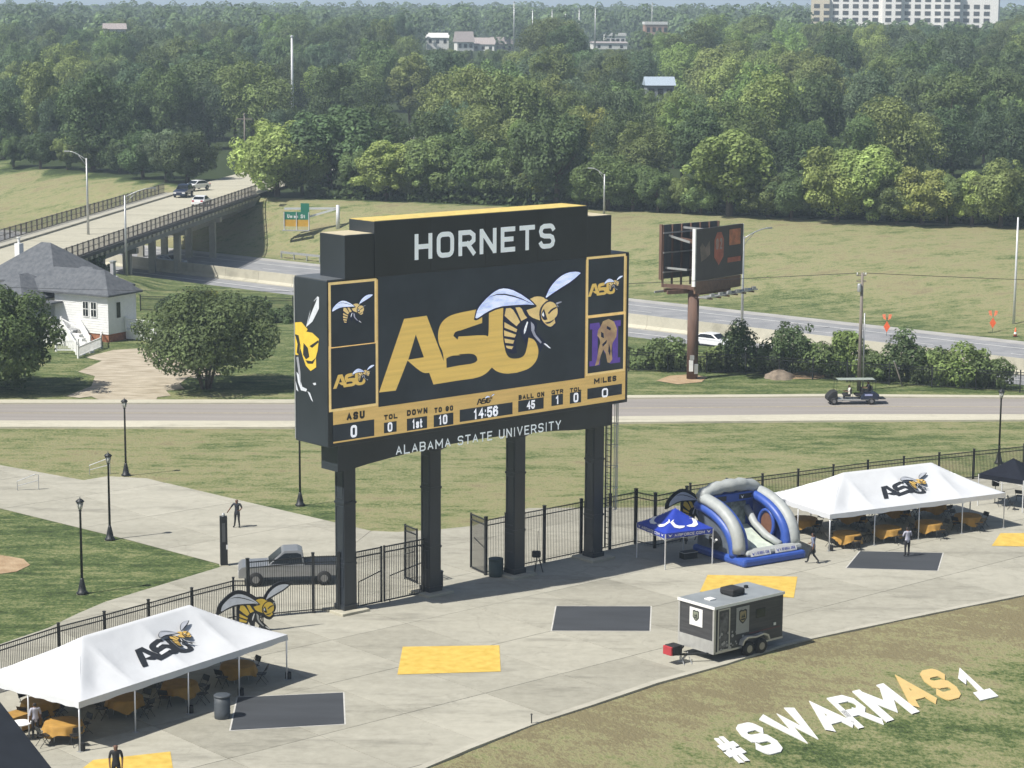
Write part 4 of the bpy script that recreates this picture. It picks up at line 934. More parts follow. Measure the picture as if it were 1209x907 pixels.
def table(loc, label, group, square_=False, cloth=M_CLOTH):
    t = thing('banquet_table', label, 'table', loc, random.uniform(0, 6), group); r = .76; n = 48
    MB().lathe([(r * .97, .72), (r, .725), (r, .745), (r * .97, .75)], 32).build('tabletop', M_WOOD, t)
    for i in range(4):
        a = i * math.pi / 2; MB().tube([(.5 * math.cos(a), .5 * math.sin(a), 0), (.42 * math.cos(a), .42 * math.sin(a), .72)], .016, 6).build('leg', M_GREYM, t)
    c = MB(); prof = [(0, .757), (.4, .758), (.76, .757), (.775, .74), (.80, .56), (.84, .36), (.87, .22)]
    vs = []
    for j in range(n):
        a = 2 * math.pi * j / n; corner = (abs(math.cos(2 * a)) ** 3) * .24
        for i, (rr, z) in enumerate(prof):
            k = max(0, i - 3) / 3; wv = 1 + .05 * k * math.sin(a * 11 + 1.3) + .03 * k * math.sin(a * 17)
            vs.append((rr * wv * math.cos(a), rr * wv * math.sin(a), z - (.15 - corner * -1 if False else 0) * k + k * (.24 - corner) * .9))
    q = len(prof); c.add(vs, [(j * q + i, ((j + 1) % n) * q + i, ((j + 1) % n) * q + i + 1, j * q + i + 1) for j in range(n) for i in range(q - 1)])
    c.build('tablecloth', cloth, t, True); return t
def tent_set(o, ang, spots, labt, labc, grp, nchair):
    M_ = Matrix.Translation(o) @ Matrix.Rotation(ang, 4, 'Z')
    for i, (x, y) in enumerate(spots):
        p = M_ @ Vector((x, y, .04)); table(p, labt, grp + ' tables')
        for k in range(nchair):
            a = random.uniform(-.3, .3) + 2 * math.pi * k / nchair; rr = random.uniform(.95, 1.2); q = M_ @ Vector((x + rr * math.cos(a), y + rr * math.sin(a), 0))
            chair(q.x, q.y, ang + a - math.pi / 2 + random.uniform(-.3, .3), labc, grp + ' chairs')
def loc_in(o, ang, p): return Matrix.Rotation(-ang, 4, 'Z') @ (Vector((p[0], p[1], 0)) - Vector((o[0], o[1], 0)))
spA = [loc_in(oA, aA, G(*p)) for p in ((80, 880), (152, 849), (217, 832), (285, 808))]; spA = [(p.x, p.y) for p in spA] + [(-4.2, 1.6), (-1.0, 1.7), (2.0, 1.6)]
spB = [loc_in(oB, aB, G(*p)) for p in ((1002, 641), (1050, 634), (1098, 627), (1144, 618))]; spB = [(p.x, p.y) for p in spB] + [(-4.6, 1.7), (-1.3, 1.5), (2.0, 1.6), (4.6, 1.4)]
tent_set(oA, aA, spA, 'round table under gold cloth inside the white tent near the pickup', 'dark folding chair at a gold table in the tent near the pickup', 'left tent', 4)
tent_set(oB, aB, spB, 'round table under gold cloth inside the white tent by the inflatable', 'dark folding chair at a gold table in the tent by the inflatable', 'right tent', 4)
# long draped serving table at the left end, small white plate table
p = G(28, 868); t = thing('serving_table', 'long serving table under brown gold cloth at the tent end', 'table', p, aA)
MB().box(-.9, .9, -.38, .38, .70, .74).build('tabletop', M_WOOD, t)
for x in (-.8, .8):
    for y in (-.3, .3): MB().tube([(x, y, 0), (x, y, .7)], .02, 6).build('leg', M_GREYM, t)
cl = MB(); n = 40; ring = []
for j in range(n):
    a = 2 * math.pi * j / n; sx = max(-1, min(1, 1.35 * math.cos(a))); sy = max(-1, min(1, 1.35 * math.sin(a))); ring.append((sx * .93, sy * .41))
cl.add([(x, y, .746) for x, y in ring] + [(x * (1.03 + .02 * math.sin(j * 2.1)), y * (1.06 + .04 * math.sin(j * 2.1)), .08) for j, (x, y) in enumerate(ring)], [tuple(range(n))] + [(j, (j + 1) % n, (j + 1) % n + n, j + n) for j in range(n)])
cl.build('tablecloth', mat('brown_cloth', (.34, .19, .04), .85, .2), t)
p = G(30, 880); t = thing('cocktail_table', 'small round white table beside the left white tent pole', 'table', p)
MB().lathe([(.42, .70), (.44, .72), (.44, .74), (.42, .75)], 24).build('tabletop', M_WHITE, t); MB().lathe([(.25, 0), (.24, .03), (.04, .06), (.035, .70)], 16).build('pedestal', M_GREYM, t)

# ------------------------------------------------------------------ pop-up canopies
def canopy(label, c, ang, W_, eave, peak, m, legs_m, valance=.28, sag=.12):
    t = thing('popup_canopy', label, 'canopy', c, ang); h = W_ / 2; k = 12; m_ = MB()
    def z(x, y):
        r = 1 - max(abs(x), abs(y)) / h; cr = abs(abs(x) - abs(y)) / h
        return eave + (peak - eave) * r - sag * math.sin(math.pi * r) * (.4 + .6 * min(1, cr * 1.5))
    g = [-h + W_ * i / (2 * k) for i in range(2 * k + 1)]; n = 2 * k + 1
    m_.add([(x, y, z(x, y)) for y in g for x in g], [(j * n + i, j * n + i + 1, (j + 1) * n + i + 1, (j + 1) * n + i) for j in range(n - 1) for i in range(n - 1)])
    rf = m_.build('roof', m, t, True, fix=False)
    va = MB(); c4_ = [(-h, -h), (h, -h), (h, h), (-h, h)]
    for i in range(4):
        (a, b), (d, e) = c4_[i], c4_[(i + 1) % 4]; va.add([(a, b, eave + .005), (d, e, eave + .005), (d, e, eave - valance), (a, b, eave - valance)], [(0, 1, 2, 3)])
    v = va.build('valance', m, t, fix=False)
    for a, b in c4_:
        a *= .985; b *= .985; MB().box(a - .025, a + .025, b - .025, b + .025, .03, eave - .02).build('leg', legs_m, t)
    tr = MB()
    for i in range(4):
        (a, b), (d, e) = c4_[i], c4_[(i + 1) % 4]
        for q in range(2):
            p0 = Vector((a, b, 0)).lerp(Vector((d, e, 0)), q / 2) * .98; p1 = Vector((a, b, 0)).lerp(Vector((d, e, 0)), (q + 1) / 2) * .98
            tr.bar(p0 + Vector((0, 0, eave - .4)), p1 + Vector((0, 0, eave - .1)), .02); tr.bar(p0 + Vector((0, 0, eave - .1)), p1 + Vector((0, 0, eave - .4)), .02)
    tr.build('truss', legs_m, t); return t, rf, v, z
# blue canopy: legs seen at three corners
pF, pL, pR = G(799, 669), G(749, 660), G(850, 667); dv = (pR - pF); angc = math.atan2((pR - pL).y, (pR - pL).x)
cc = (pL + pR) / 2 + Vector((0, .55, 0)); W5 = 3.05
angb = angc + R(45)
ct, crf, cva, cz = canopy('blue pop-up canopy with white wing emblems beside the inflatable', cc, angb, W5, 2.02, 3.0, M_BLUE, M_STEEL)
h5 = W5 / 2
wingp = [(-.72, .30), (-.66, .10), (-.40, .02), (-.10, .06), (.02, .14), (-.10, .16), (-.34, .17), (-.48, .24), (-.52, .40), (-.60, .62), (-.68, .52)]
wl = MB()
for face in range(4):
    Mf = Matrix.Rotation(face * math.pi / 2, 4, 'Z')
    for sx in (1, -1):
        vs = []
        for a, c in wingp:
            x = sx * (a * 1.05 - .06); y = -h5 + .22 + c * 1.35
            q = Vector((x, y, cz(x, y) + .03)); vs.append(Mf @ q)
        tri = tessellate_polygon([[Vector((a, c, 0)) for a, c in wingp]]); wl.add(vs, [tuple(t_) for t_ in tri])
wl.build('wing_emblem', M_WHITE, crf, fix=False)
for face in range(4):
    Mf = Matrix.Rotation(face * math.pi / 2, 4, 'Z')
    text('valance_lettering', 'AIRFORCE.COM', M_WHITE, cva, lambda p, q: Mf @ Vector((-.95 + p * 1.9, -h5 - .012, 1.80 + q * .15)), .01)
    vb = MB()
    for xx in (-1.22, 1.22): vb.add([Mf @ Vector((xx + a, -h5 - .012, 1.80 + c)) for a, c in ((-.13, .17), (-.02, .02), (.02, .02), (.13, .17), (.03, .10), (-.03, .10))], [(0, 1, 5), (1, 2, 4, 5), (2, 3, 4)])
    vb.build('valance_mark', M_WHITE, cva, fix=False)
kt = canopy('black pop-up canopy beside the end of the right white tent', G(1196, 590) + Vector((0, 0, 0)), R(50), 3.05, 2.0, 2.95, M_NAVYC, M_STEEL)
for i, (u, v) in enumerate(((1184, 592), (1196, 596), (1205, 588))):
    chair(*G(u, v)[:2], i * 1.3, 'dark folding chair standing under the black pop-up canopy', 'chairs under the black canopy')
p = G(1176, 588); t = thing('loudspeaker_cabinet', 'black upright speaker on a pole under the black canopy', 'speaker', p)
MB().tube([(0, 0, 0), (0, 0, 1.1)], .025, 8).build('stand', M_BLKMET, t); MB().box(-.2, .2, -.17, .17, 1.1, 1.75).build('cabinet', M_BLKMET, t, bevel=.02); MB().box(-.17, .17, -.185, -.171, 1.15, 1.7).build('grille', M_RUBBER, t)

# ------------------------------------------------------------------ inflatable game
fa, fb, fc = G(881, 669), G(953, 656), G(843, 650); dI = (fb - fa); aI = math.atan2(dI.y, dI.x)
inf = thing('inflatable_slide', 'blue and grey inflatable slide game with arched side walls', 'inflatable', fa, aI); inf.scale = (1, 1, .9)
LX, LY = 4.45, 4.6                                    # local: x along the front edge, y away from it
def puff(name, x0, x1, y0, y1, z0, z1, m, parent=inf, bev=.18):
    return MB().box(x0, x1, y0, y1, z0, z1).build(name, m, parent, bevel=bev, smooth=False)
puff('base', .0, LX, .0, LY, .02, .55, M_IBLUE)
puff('front_cushion', .45, LX - .05, .25, .95, .56, .92, M_IGREY)
for x0_, x1_ in ((.62, 2.05), (2.35, 3.9)):
    bn = MB().add([(x0_, .20, .60), (x1_, .20, .60), (x1_, .30, .98), (x0_, .30, .98)], [(0, 1, 2, 3)]).build('banner', M_WHITE, inf, fix=False)
    text('banner_lettering', 'AIRFORCE.COM', M_BLUE, bn, lambda p, q: (x0_ + .35 + p * (x1_ - x0_ - .5), .19 + q * .05 + .01, .70 + q * .16), .005)
    MB().add([(x0_ + .08 + a, .185 + c * .28, .66 + c) for a, c in ((0, .22), (.1, .02), (.14, .02), (.24, .22), (.15, .12), (.09, .12))], [(0, 1, 5), (1, 2, 4, 5), (2, 3, 4)]).build('banner_mark', M_BLUE, bn, fix=False)
def arc_pts(x, n=16, dx=0.0):
    out = []
    for i in range(n + 1):
        a = math.pi / 2 * i / n; out.append((x + dx * i / n, 4.1 - 3.3 * math.sin(a) ** 1.15, .75 + 2.75 * math.cos(a) ** .8 if i < n else .75))
    return out
for x, nm in ((.28, 0), (LX - .28, 1)):
    b1 = arc_pts(x); MB().tube(b1, [.36] * len(b1), 12).build('arch_tube', M_IGREY if True else M_IBLUE, inf, True)
    b2 = [(q[0] + (.42 if nm == 0 else -.42), q[1] + .12, q[2] - .12) for q in b1]; MB().tube(b2, [.27] * len(b2), 12).build('arch_tube', M_IBLUE, inf, True)
    b3 = [(q[0] + (-.05 if nm == 0 else .05), q[1] + .3, max(.5, q[2] - .5)) for q in b1]; MB().tube(b3, [.3] * len(b3), 12).build('arch_tube', M_IBLUE, inf, True)
    wl = MB(); q_ = [(y, z) for _, y, z in b1] + [(.8, .5), (4.3, .5), (4.3, 3.2)]
    wl.prism(q_, lambda a, c: (x - .1, a, c), lambda a, c: (x + .1, a, c)); wl.build('side_wall', M_IBLUE if nm else mat('inflatable_slate', (.10, .12, .15), .6, .2), inf)
top = [(x, 4.0 + .1 * math.sin(x * 2), 3.55 + .55 * math.sin(math.pi * (x - .2) / (LX - .4)) ** .7 if .2 < x < LX - .2 else 3.5) for x in [.2 + (LX - .4) * i / 14 for i in range(15)]]
MB().tube(top, [.40 + .05 * math.sin(i * 2.2) for i in range(15)], 12).build('top_tube', M_IGREY, inf, True)
MB().box(.5, LX - .5, 4.0, 4.3, .55, 3.9).build('back_wall', M_IBLUE, inf, bevel=.1)
MB().box(.5, LX - .5, 3.72, 3.98, 3.05, 3.62).build('header_panel', M_IBLUE, inf, bevel=.08)
for x0_ in (.75, 2.6): MB().add([(x0_, 3.70, 3.2), (x0_ + .95, 3.70, 3.2), (x0_ + .95, 3.70, 3.5), (x0_, 3.70, 3.5)], [(0, 1, 2, 3)]).build('header_patch', M_HDARK, inf, fix=False)
for x0_ in (.82, 2.7): MB().add([(x0_ + a, 3.685, 3.22 + c) for a, c in ((0, .24), (.1, .02), (.14, .02), (.24, .24), (.15, .14), (.09, .14))], [(0, 1, 5), (1, 2, 4, 5), (2, 3, 4)]).build('header_mark', M_WHITE, inf, fix=False)
pic = mat('picture_print', (.03, .04, .05), .6, col2=(.30, .34, .30), scale=2.6, detail=6)
MB().box(1.35, 3.25, 3.9, 3.99, 1.3, 3.0).build('target_picture', pic, inf)
MB().prism([(.55, .58), (3.9, .58), (3.9, 1.5), (2.6, .85)], lambda a, c: (1.2, a if a > .6 else .95, c), lambda a, c: (3.4, a if a > .6 else .95, c)).build('slide_bed', mat('mat_pale', (.52, .58, .50), .6, .15), inf)
for x in (1.15, 3.35):
    pts = [(x, 4.0, 2.6), (x, 3.2, 1.7), (x, 2.2, 1.15), (x, 1.0, .85)]; MB().tube(pts, [.22, .22, .22, .2], 10).build('inner_tube', M_IGREY, inf, True)
dk = MB(); n = 24; dk.add([(3.72 - .05, 2.55 + .55 * math.cos(2 * math.pi * i / n) * .9, 1.75 + .75 * math.sin(2 * math.pi * i / n)) for i in range(n)], [tuple(range(n))]); dk.build('round_target', mat('target_brown', (.16, .075, .045), .6, .2), inf, fix=False)
rg = MB(); pts = [(3.66, 2.55 + .62 * math.cos(2 * math.pi * i / n), 1.75 + .88 * math.sin(2 * math.pi * i / n)) for i in range(n + 1)]; rg.tube(pts, .11, 8, cap=False); rg.build('target_ring', M_IBLUE, inf, True)
mt = [(.02, 2.6 + .5 * math.cos(2 * math.pi * i / 16), 1.2 + .6 * math.sin(2 * math.pi * i / 16)) for i in range(16)]
MB().add(mt, [tuple(range(16))]).build('side_print', M_HDARK, inf, fix=False)
MB().add([(.0, y, z) for y, z in ((2.3, 1.3), (2.6, 1.0), (2.9, 1.3), (2.75, 1.35), (2.6, 1.2), (2.45, 1.35))], [(0, 1, 4, 5), (1, 2, 3, 4)]).build('side_mark', M_WHITE, inf, fix=False)
p = G(826, 668); t = thing('equipment_case', 'black equipment case on the ground under the blue canopy', 'case', G(815, 657), R(30))
MB().box(-.45, .45, -.25, .25, 0, .42).build('body', M_BLKMET, t, bevel=.03); MB().box(-.46, .46, -.26, .26, .36, .40).build('lid_rim', M_GREYM, t)

# ------------------------------------------------------------------ hornet cutouts
def cutout(label, base, ang, width, lean=0, z0=.35):
    t = thing('hornet_cutout', label, 'cutout sign', base, ang); k = width / (HB[1] - HB[0]); mx = (HB[0] + HB[1]) / 2
    m = MB(); seen = []
    for key, (l, c, p) in HORN.items():
        gx_, gz_ = sum(a for a, b in p) / len(p), sum(b for a, b in p) / len(p)
        if key in ('abd', 'leg', 'w1o', 'w2o', 'heado', 'thor'): m.prism([((gx_ + (a - gx_) * 1.22 - mx) * k, (gz_ + (b - gz_) * 1.3 - HB[2]) * k * 1.2 + z0) for a, b in p], lambda a, c_: (a, .012 * l, c_), lambda a, c_: (a, .06 + .012 * l, c_))
    bd = m.build('board', M_HDARK, t)
    artwork('face', bd, lambda a, c, d: ((a - mx) * k, -.004 - d, (c - HB[2]) * k * 1.2 + z0), [M_HYEL, M_HDARK, M_HDARK, M_HYEL, M_HYEL, M_WHITE, M_GREYM, M_HWING], letters=False)
    for x in (-.5, .4): MB().bar((x, .08, 0), (x, .08, 1.2), .05).bar((x, .08, 1.0), (x, .8, 0), .04).build('stand', M_BLKMET, t)
    return t
cutout('standing hornet cutout with silver wings beside the parked pickup', G(305, 751), R(22), 3.5, z0=.05)
cutout('standing hornet cutout behind the blue canopy and the inflatable', G(822, 640), R(22), 3.4, z0=1.15)

# ------------------------------------------------------------------ trailer
ta = R(40); t0 = G(846, 781); trl = thing('cargo_trailer', 'dark grey enclosed cargo trailer with roof unit and shield emblems', 'trailer', t0, ta)
BLn, BW, Z0, Z1_ = 4.6, 2.35, .42, 2.62                # local x to the rear, +y to the far side
M_PLANK = mat('plank_print', (.052, .052, .055), .55, .3, 1.0, stretch=(.6, .6, 9))
MB().box(0, BLn, 0, BW, Z0, Z1_).build('body', M_PLANK, trl, bevel=.03)
rf = MB().box(-.04, BLn + .03, -.04, BW + .04, Z1_ + .001, Z1_ + .07).build('roof', mat('roof_grey', (.24, .26, .27), .5, .12, 1.2), trl, bevel=.02)
MB().box(-.05, BLn + .04, -.055, -.041, Z1_ - .06, Z1_ + .08).box(-.055, -.041, -.04, BW + .05, Z1_ - .06, Z1_ + .08).build('trim', M_WHITE, rf)
MB().box(1.9, 2.75, .7, 1.6, Z1_ + .07, Z1_ + .42).build('air_conditioner', M_RUBBER, trl, bevel=.1)
MB().box(.6, 1.0, .9, 1.3, Z1_ + .07, Z1_ + .14).build('roof_vent', M_WHITE, trl, bevel=.02)
MB().box(3.6, 3.75, 1.5, 1.65, Z1_ + .07, Z1_ + .2).build('roof_vent', M_BLKMET, trl)
al = mat('aluminium', (.50, .50, .48), .4, .1, 3, metal=.4)
MB().box(-.015, -.001, .02, BW - .02, Z0, Z0 + .62).build('front_guard', al, trl)
for y in (0, BW - .08): MB().box(-.02, .1, y - .012, y + .09, Z0, Z1_).build('corner_post', al, trl)
MB().box(0, BLn, -.012, -.001, Z0, Z0 + .09).build('skirt', al, trl)
dr = MB().box(.22, .98, -.03, -.012, Z0 + .1, Z1_ - .12).build('side_door', M_PLANK, trl)
MB().box(.20, .27, -.045, -.03, Z0 + .08, Z1_ - .1).box(.93, 1.0, -.045, -.03, Z0 + .08, Z1_ - .1).box(.27, .93, -.045, -.03, Z1_ - .17, Z1_ - .1).box(.27, .93, -.045, -.03, Z0 + .08, Z0 + .15).build('door_frame', al, dr)
MB().box(.33, .87, -.036, -.031, Z0 + .25, Z1_ - .3).build('door_print', mat('dotted_print', (.025, .025, .027), .5, col2=(.16, .16, .17), scale=3.5, detail=1), dr)
dots = MB()
for k in range(26):
    x, z = random.uniform(.3, 2.0), Z0 + .15 + random.random() ** 1.5 * 1.0; r = random.uniform(.03, .085)
    if x > 1.55 and z < Z0 + .55: continue
    dots.add([(x + r * math.cos(a), -.0475 - .0004 * k, z + r * math.sin(a)) for a in [2 * math.pi * i / 8 for i in range(8)]], [tuple(range(8))])
dots.build('dot_print', mat('dot_grey', (.34, .34, .34), .6), trl, fix=False, kind='stuff')
shield = [(-.26, .28), (-.14, .34), (0, .3), (.14, .34), (.26, .28), (.26, -.12), (.14, -.26), (0, -.36), (-.14, -.26), (-.26, -.12)]
def emblem(par, f, pale):
    b = MB(); b.cur = 0; b.sheet(shield, lambda a, c: f(a, c, .004)); b.cur = 1; b.sheet([(a * .78, c * .78) for a, c in shield], lambda a, c: f(a, c, .008))
    b.cur = 0
    for p_ in ([(-.12, -.06), (-.06, .12), (0, -.06)], [(-.02, -.06), (.06, .16), (.14, -.06)], [(-.16, -.10), (.16, -.10), (.10, -.18), (-.10, -.18)]): b.sheet(p_, lambda a, c: f(a, c, .012))
    b.build('emblem', [M_HDARK, pale], par, fix=False)
pl = MB().box(1.42, 2.28, -.03, -.012, Z0 + .72, Z1_ - .2).build('serving_hatch', mat('hatch_grey', (.33, .335, .33), .5, .08), trl, bevel=.01)
emblem(pl, lambda a, c, d: (1.85 + a, -.032 - d, 1.95 + c), mat('emblem_gold', (.30, .25, .13), .6))
text('lettering', 'COFFEE', M_HDARK, pl, lambda p, q: (1.62 + p * .46, -.036, 1.42 + q * .09), 0) if False else None
fp = MB().box(-.03, -.002, .75, 1.6, 1.55, 2.4).build('front_sign', M_WHITE, trl, bevel=.01)
emblem(fp, lambda a, c, d: (-.032 - d, 1.175 - a * .8, 2.05 + c * .75), mat('emblem_green', (.22, .24, .18), .6))
MB().box(2.75, 3.35, -.03, -.012, 1.72, 2.12).build('side_window', M_GLASS, trl)
MB().box(2.3, 4.4, -.020, -.012, 1.02, 1.06).build('red_stripe', mat('faded_red', (.16, .05, .05), .6), trl)
MB().box(3.95, 4.1, -.03, -.012, 1.15, 1.28).build('marker_lamp', M_WHITE, trl)
for i in range(4): MB().box(1.0, BLn - .02, -.0115, -.006, Z0 + .75 + i * .42, Z0 + .765 + i * .42).build('board_joint', M_BLKMET, trl)
for x in (2.15, 2.98):
    for y in (-.12, BW + .12): wheel(trl, x, y, .36, .22)
fd = [(1.62, .62), (1.72, .86), (2.0, .98), (2.5, .93), (2.65, .93), (3.1, .98), (3.4, .86), (3.5, .62), (3.42, .62), (3.32, .80), (3.05, .90), (2.62, .85), (2.5, .85), (2.05, .90), (1.8, .80), (1.7, .62)]
for y0, y1 in ((-.26, -.013), (BW + .013, BW + .26)): MB().prism(fd, lambda a, c: (a, y0, c), lambda a, c: (a, y1, c)).build('fender', al, trl)
MB().bar((0, .35, .40), (-1.35, BW / 2, .42), .09).bar((0, BW - .35, .40), (-1.35, BW / 2, .42), .09).build('drawbar', M_BLKMET, trl)
gen = MB().box(-1.75, -1.15, BW / 2 - .3, BW / 2 + .3, .46, .92).build('generator', M_RUBBER, trl, bevel=.05)
MB().box(-1.86, -1.752, BW / 2 - .28, BW / 2 + .28, .48, .90).build('generator_cover', M_RED, gen, bevel=.03)
MB().tube([(-1.0, BW / 2, .02), (-1.0, BW / 2, .75)], .035, 8).box(-1.1, -.9, BW / 2 - .1, BW / 2 + .1, 0, .03).build('jack', M_GREYM, trl)
MB().bar((-.9, .5, .03), (-.55, BW / 2, .40), .03).bar((-1.3, .6, .03), (-1.0, BW / 2, .40), .03).build('chain', M_GREYM, trl)

# ------------------------------------------------------------------ letters lying on the berm
S_ = lambda a, b: (600 + a / 1.985, 680 + b / 1.985)
LWHITE = mat('letter_white', (.70, .70, .69), .6, .06, 3); LGOLD = mat('letter_gold', (.60, .43, .17), .6, .06, 3)
for ch, tl, tr, br, bl, m, lab in (
    ('#', (480, 384), (520, 371), (590, 424), (545, 438), LWHITE, 'white hash sign lying on the grass slope'),
    ('S', (531, 350), (585, 336), (665, 403), (612, 418), LWHITE, 'white letter S lying on grass beside the hash sign'),
    ('W', (588, 326), (672, 298), (757, 368), (690, 394), LWHITE, 'white letter W lying on the grass slope'),
    ('A', (690, 295), (742, 284), (832, 345), (765, 365), LWHITE, 'white letter A lying on grass between W and R'),
    ('R', (754, 281), (805, 270), (893, 336), (830, 352), LWHITE, 'white letter R lying on the grass slope'),
    ('M', (813, 264), (888, 244), (975, 310), (895, 336), LWHITE, 'white letter M lying on the grass slope'),
    ('A', (893, 232), (940, 220), (1025, 288), (962, 306), LGOLD, 'gold letter A lying on the grass slope'),
    ('S', (962, 217), (1014, 206), (1080, 272), (1030, 286), LGOLD, 'gold letter S lying on the grass slope'),
    ('1', (1048, 216), (1082, 204), (1163, 270), (1108, 284), LWHITE, 'white figure one lying on grass beside the gold S')):
    a, b, c, d = [T(*S_(*q)) for q in (tl, tr, br, bl)]
    m_ = MB()
    for k_, (vs, fs) in enumerate(text_strokes(ch, 1.0 if ch not in 'MW' else 1.15, .26 if ch not in '#R' else .21, 0, True)):
        top_ = []
        for p_, q_ in vs:
            p_ = .01 + p_ * .97; lo = d.lerp(c, p_); hi = a.lerp(b, p_); w_ = lo.lerp(hi, q_) if 0 <= q_ <= 1 else lo + (hi - lo) * q_
            top_.append((w_.x, w_.y, terrain(w_.x, w_.y) + .06 + .004 * k_))
        n = len(top_); m_.add(top_, fs); h_ = n // 2; m_.add(top_ + [(x, y, z - .05) for x, y, z in top_], [(i, i + 1, i + 1 + n, i + n) for i in range(n - 1) if i != h_ - 1])
    tag(m_.build('ground_letter', m, fix=False), lab, 'letter')
p = T(632, 855); t = thing('marker_stake', 'thin dark stake at the plaza edge above the grass slope', 'stake', p)
MB().tube([(0, 0, -.1), (0, 0, .42)], .03, 6).build('stake', M_BLKMET, t); MB().lathe([(.045, .42), (.05, .44), (.03, .47)], 8).build('cap', M_BLKMET, t)

# ------------------------------------------------------------------ lamp posts, pylon, bins, rails
def lamp_post(u, v, label, h=4.9, base=None):
    p = base or G(u, v); t = thing('lamp_post', label, 'lamp post', p, 0, None)
    MB().lathe([(.30, 0), (.30, .1), (.22, .16), (.17, .45), (.10, .75), (.075, .85)], 12).build('base', M_BLKMET, t, True)
    MB().lathe([(.31, -.05), (.31, .02), (.2, .021)], 12, (0, 0, -.02)).build('footing', M_PALE, t)
    MB().lathe([(.07, .8), (.055, h - .55), (.09, h - .5), (.05, h - .45)], 10).build('pole', M_BLKMET, t, True)
    hd = MB().lathe([(.06, h - .45), (.10, h - .42), (.16, h - .05), (.15, h - .05)], 12).build('lantern', mat('lantern_glass', (.62, .62, .56), .3, .05), t, True)
    cg_ = MB()
    for i in range(6):
        a = i * math.pi / 3; cg_.bar((.09 * math.cos(a), .09 * math.sin(a), h - .43), (.175 * math.cos(a), .175 * math.sin(a), h - .04), .025)
    cg_.build('cage', M_BLKMET, hd); MB().lathe([(.22, h - .06), (.23, h - .03), (.14, h + .06), (.03, h + .12), (.02, h + .2)], 12).build('cap', M_BLKMET, t, True)
    return t
lamp_post(100, 707, 'black lamp post on the lawn beside the low picket fence')
lamp_post(132, 643, 'black lamp post at the corner of lawn and walkway')
lamp_post(150, 567, 'black lamp post on the far lawn beyond the walkway')
lamp_post(356, 600, 'black lamp post rising behind the left end of the scoreboard')
lamp_post(1180, 541, 'black lamp post on the lawn behind the black canopy')
p = G(267, 672); t = thing('information_pylon', 'slim black information pylon at the edge of the walkway', 'pylon', p, R(10))
b = MB().box(-.2, .2, -.16, .16, .03, 2.75).build('body', M_BLKMET, t, bevel=.02); MB().box(-.24, .24, -.2, .2, 0, .06).build('plinth', M_PALE, t)
MB().box(-.09, .09, -.172, -.161, 1.35, 2.4).build('screen', mat('pylon_grey', (.08, .085, .09), .3), b); MB().box(.12, .215, -.175, .1, .95, 1.2).build('plate', M_WHITE, b); MB().lathe([(.09, 2.75), (.09, 2.85), (.05, 2.92)], 10).build('beacon', M_GREYM, t)
def drum(label, p, r, h, m, lid):
    t = thing('litter_bin', label, 'bin', p)
    MB().lathe([(r * .95, .02), (r, .05), (r * 1.02, h * .33), (r, h * .34), (r * 1.02, h * .66), (r, h * .67), (r, h - .08)], 20).build('drum', m, t, True)
    MB().lathe([(r * 1.06, h - .08), (r * 1.08, h - .03), (r * 1.0, h), (r * .4, h + (.03 if lid else -.02))], 20).build('rim', m, t); MB().lathe([(r * 1.25, 0), (r * 1.25, .02)], 20).build('base_plate', M_PALE, t); return t
drum('grey metal drum bin beside the left white tent', G(267, 852), .34, 1.05, M_BIN, True)
drum('dark green bin beside the third scoreboard column', G(588, 681), .38, 1.0, M_BINGREEN, True)
drum('black bin tucked behind the second scoreboard column', G(519, 697), .3, 1.0, M_BLKMET, True)
def handrail(u, v, a, label):
    t = thing('hand_rail', label, 'handrail', G(u, v), a); MB().tube([(0, 0, 0), (0, 0, .75), (.25, 0, .95), (1.3, 0, .95), (1.4, 0, .85), (1.4, 0, 0)] if False else [(0, 0, 0), (0, 0, .6), (1.1, 0, 1.0), (1.3, 0, .95), (1.3, 0, .0)], .03, 6).build('top_rail', M_GREYM, t); MB().tube([(0, 0, .3), (1.3, 0, .62)], .025, 6).build('mid_rail', M_GREYM, t)
handrail(22, 586, R(12), 'grey metal handrail at the walkway steps'); handrail(107, 566, R(8), 'grey metal handrail at the lawn edge')
# striped barricade by the third column
p = G(637, 676); t = thing('camera_tripod', 'black tripod with bag standing beside the third scoreboard column', 'tripod', p)
for i in range(3):
    a = i * 2.1; MB().tube([(.3 * math.cos(a), .3 * math.sin(a), .02), (0, 0, 1.1)], .03, 6).build('leg', M_BLKMET, t)
MB().box(-.3, .16, -.14, .14, .85, 1.2).build('bag', M_RUBBER, t, bevel=.06); MB().tube([(0, 0, 1.1), (.02, 0, 2.3)], .025, 6).build('column', M_BLKMET, t)

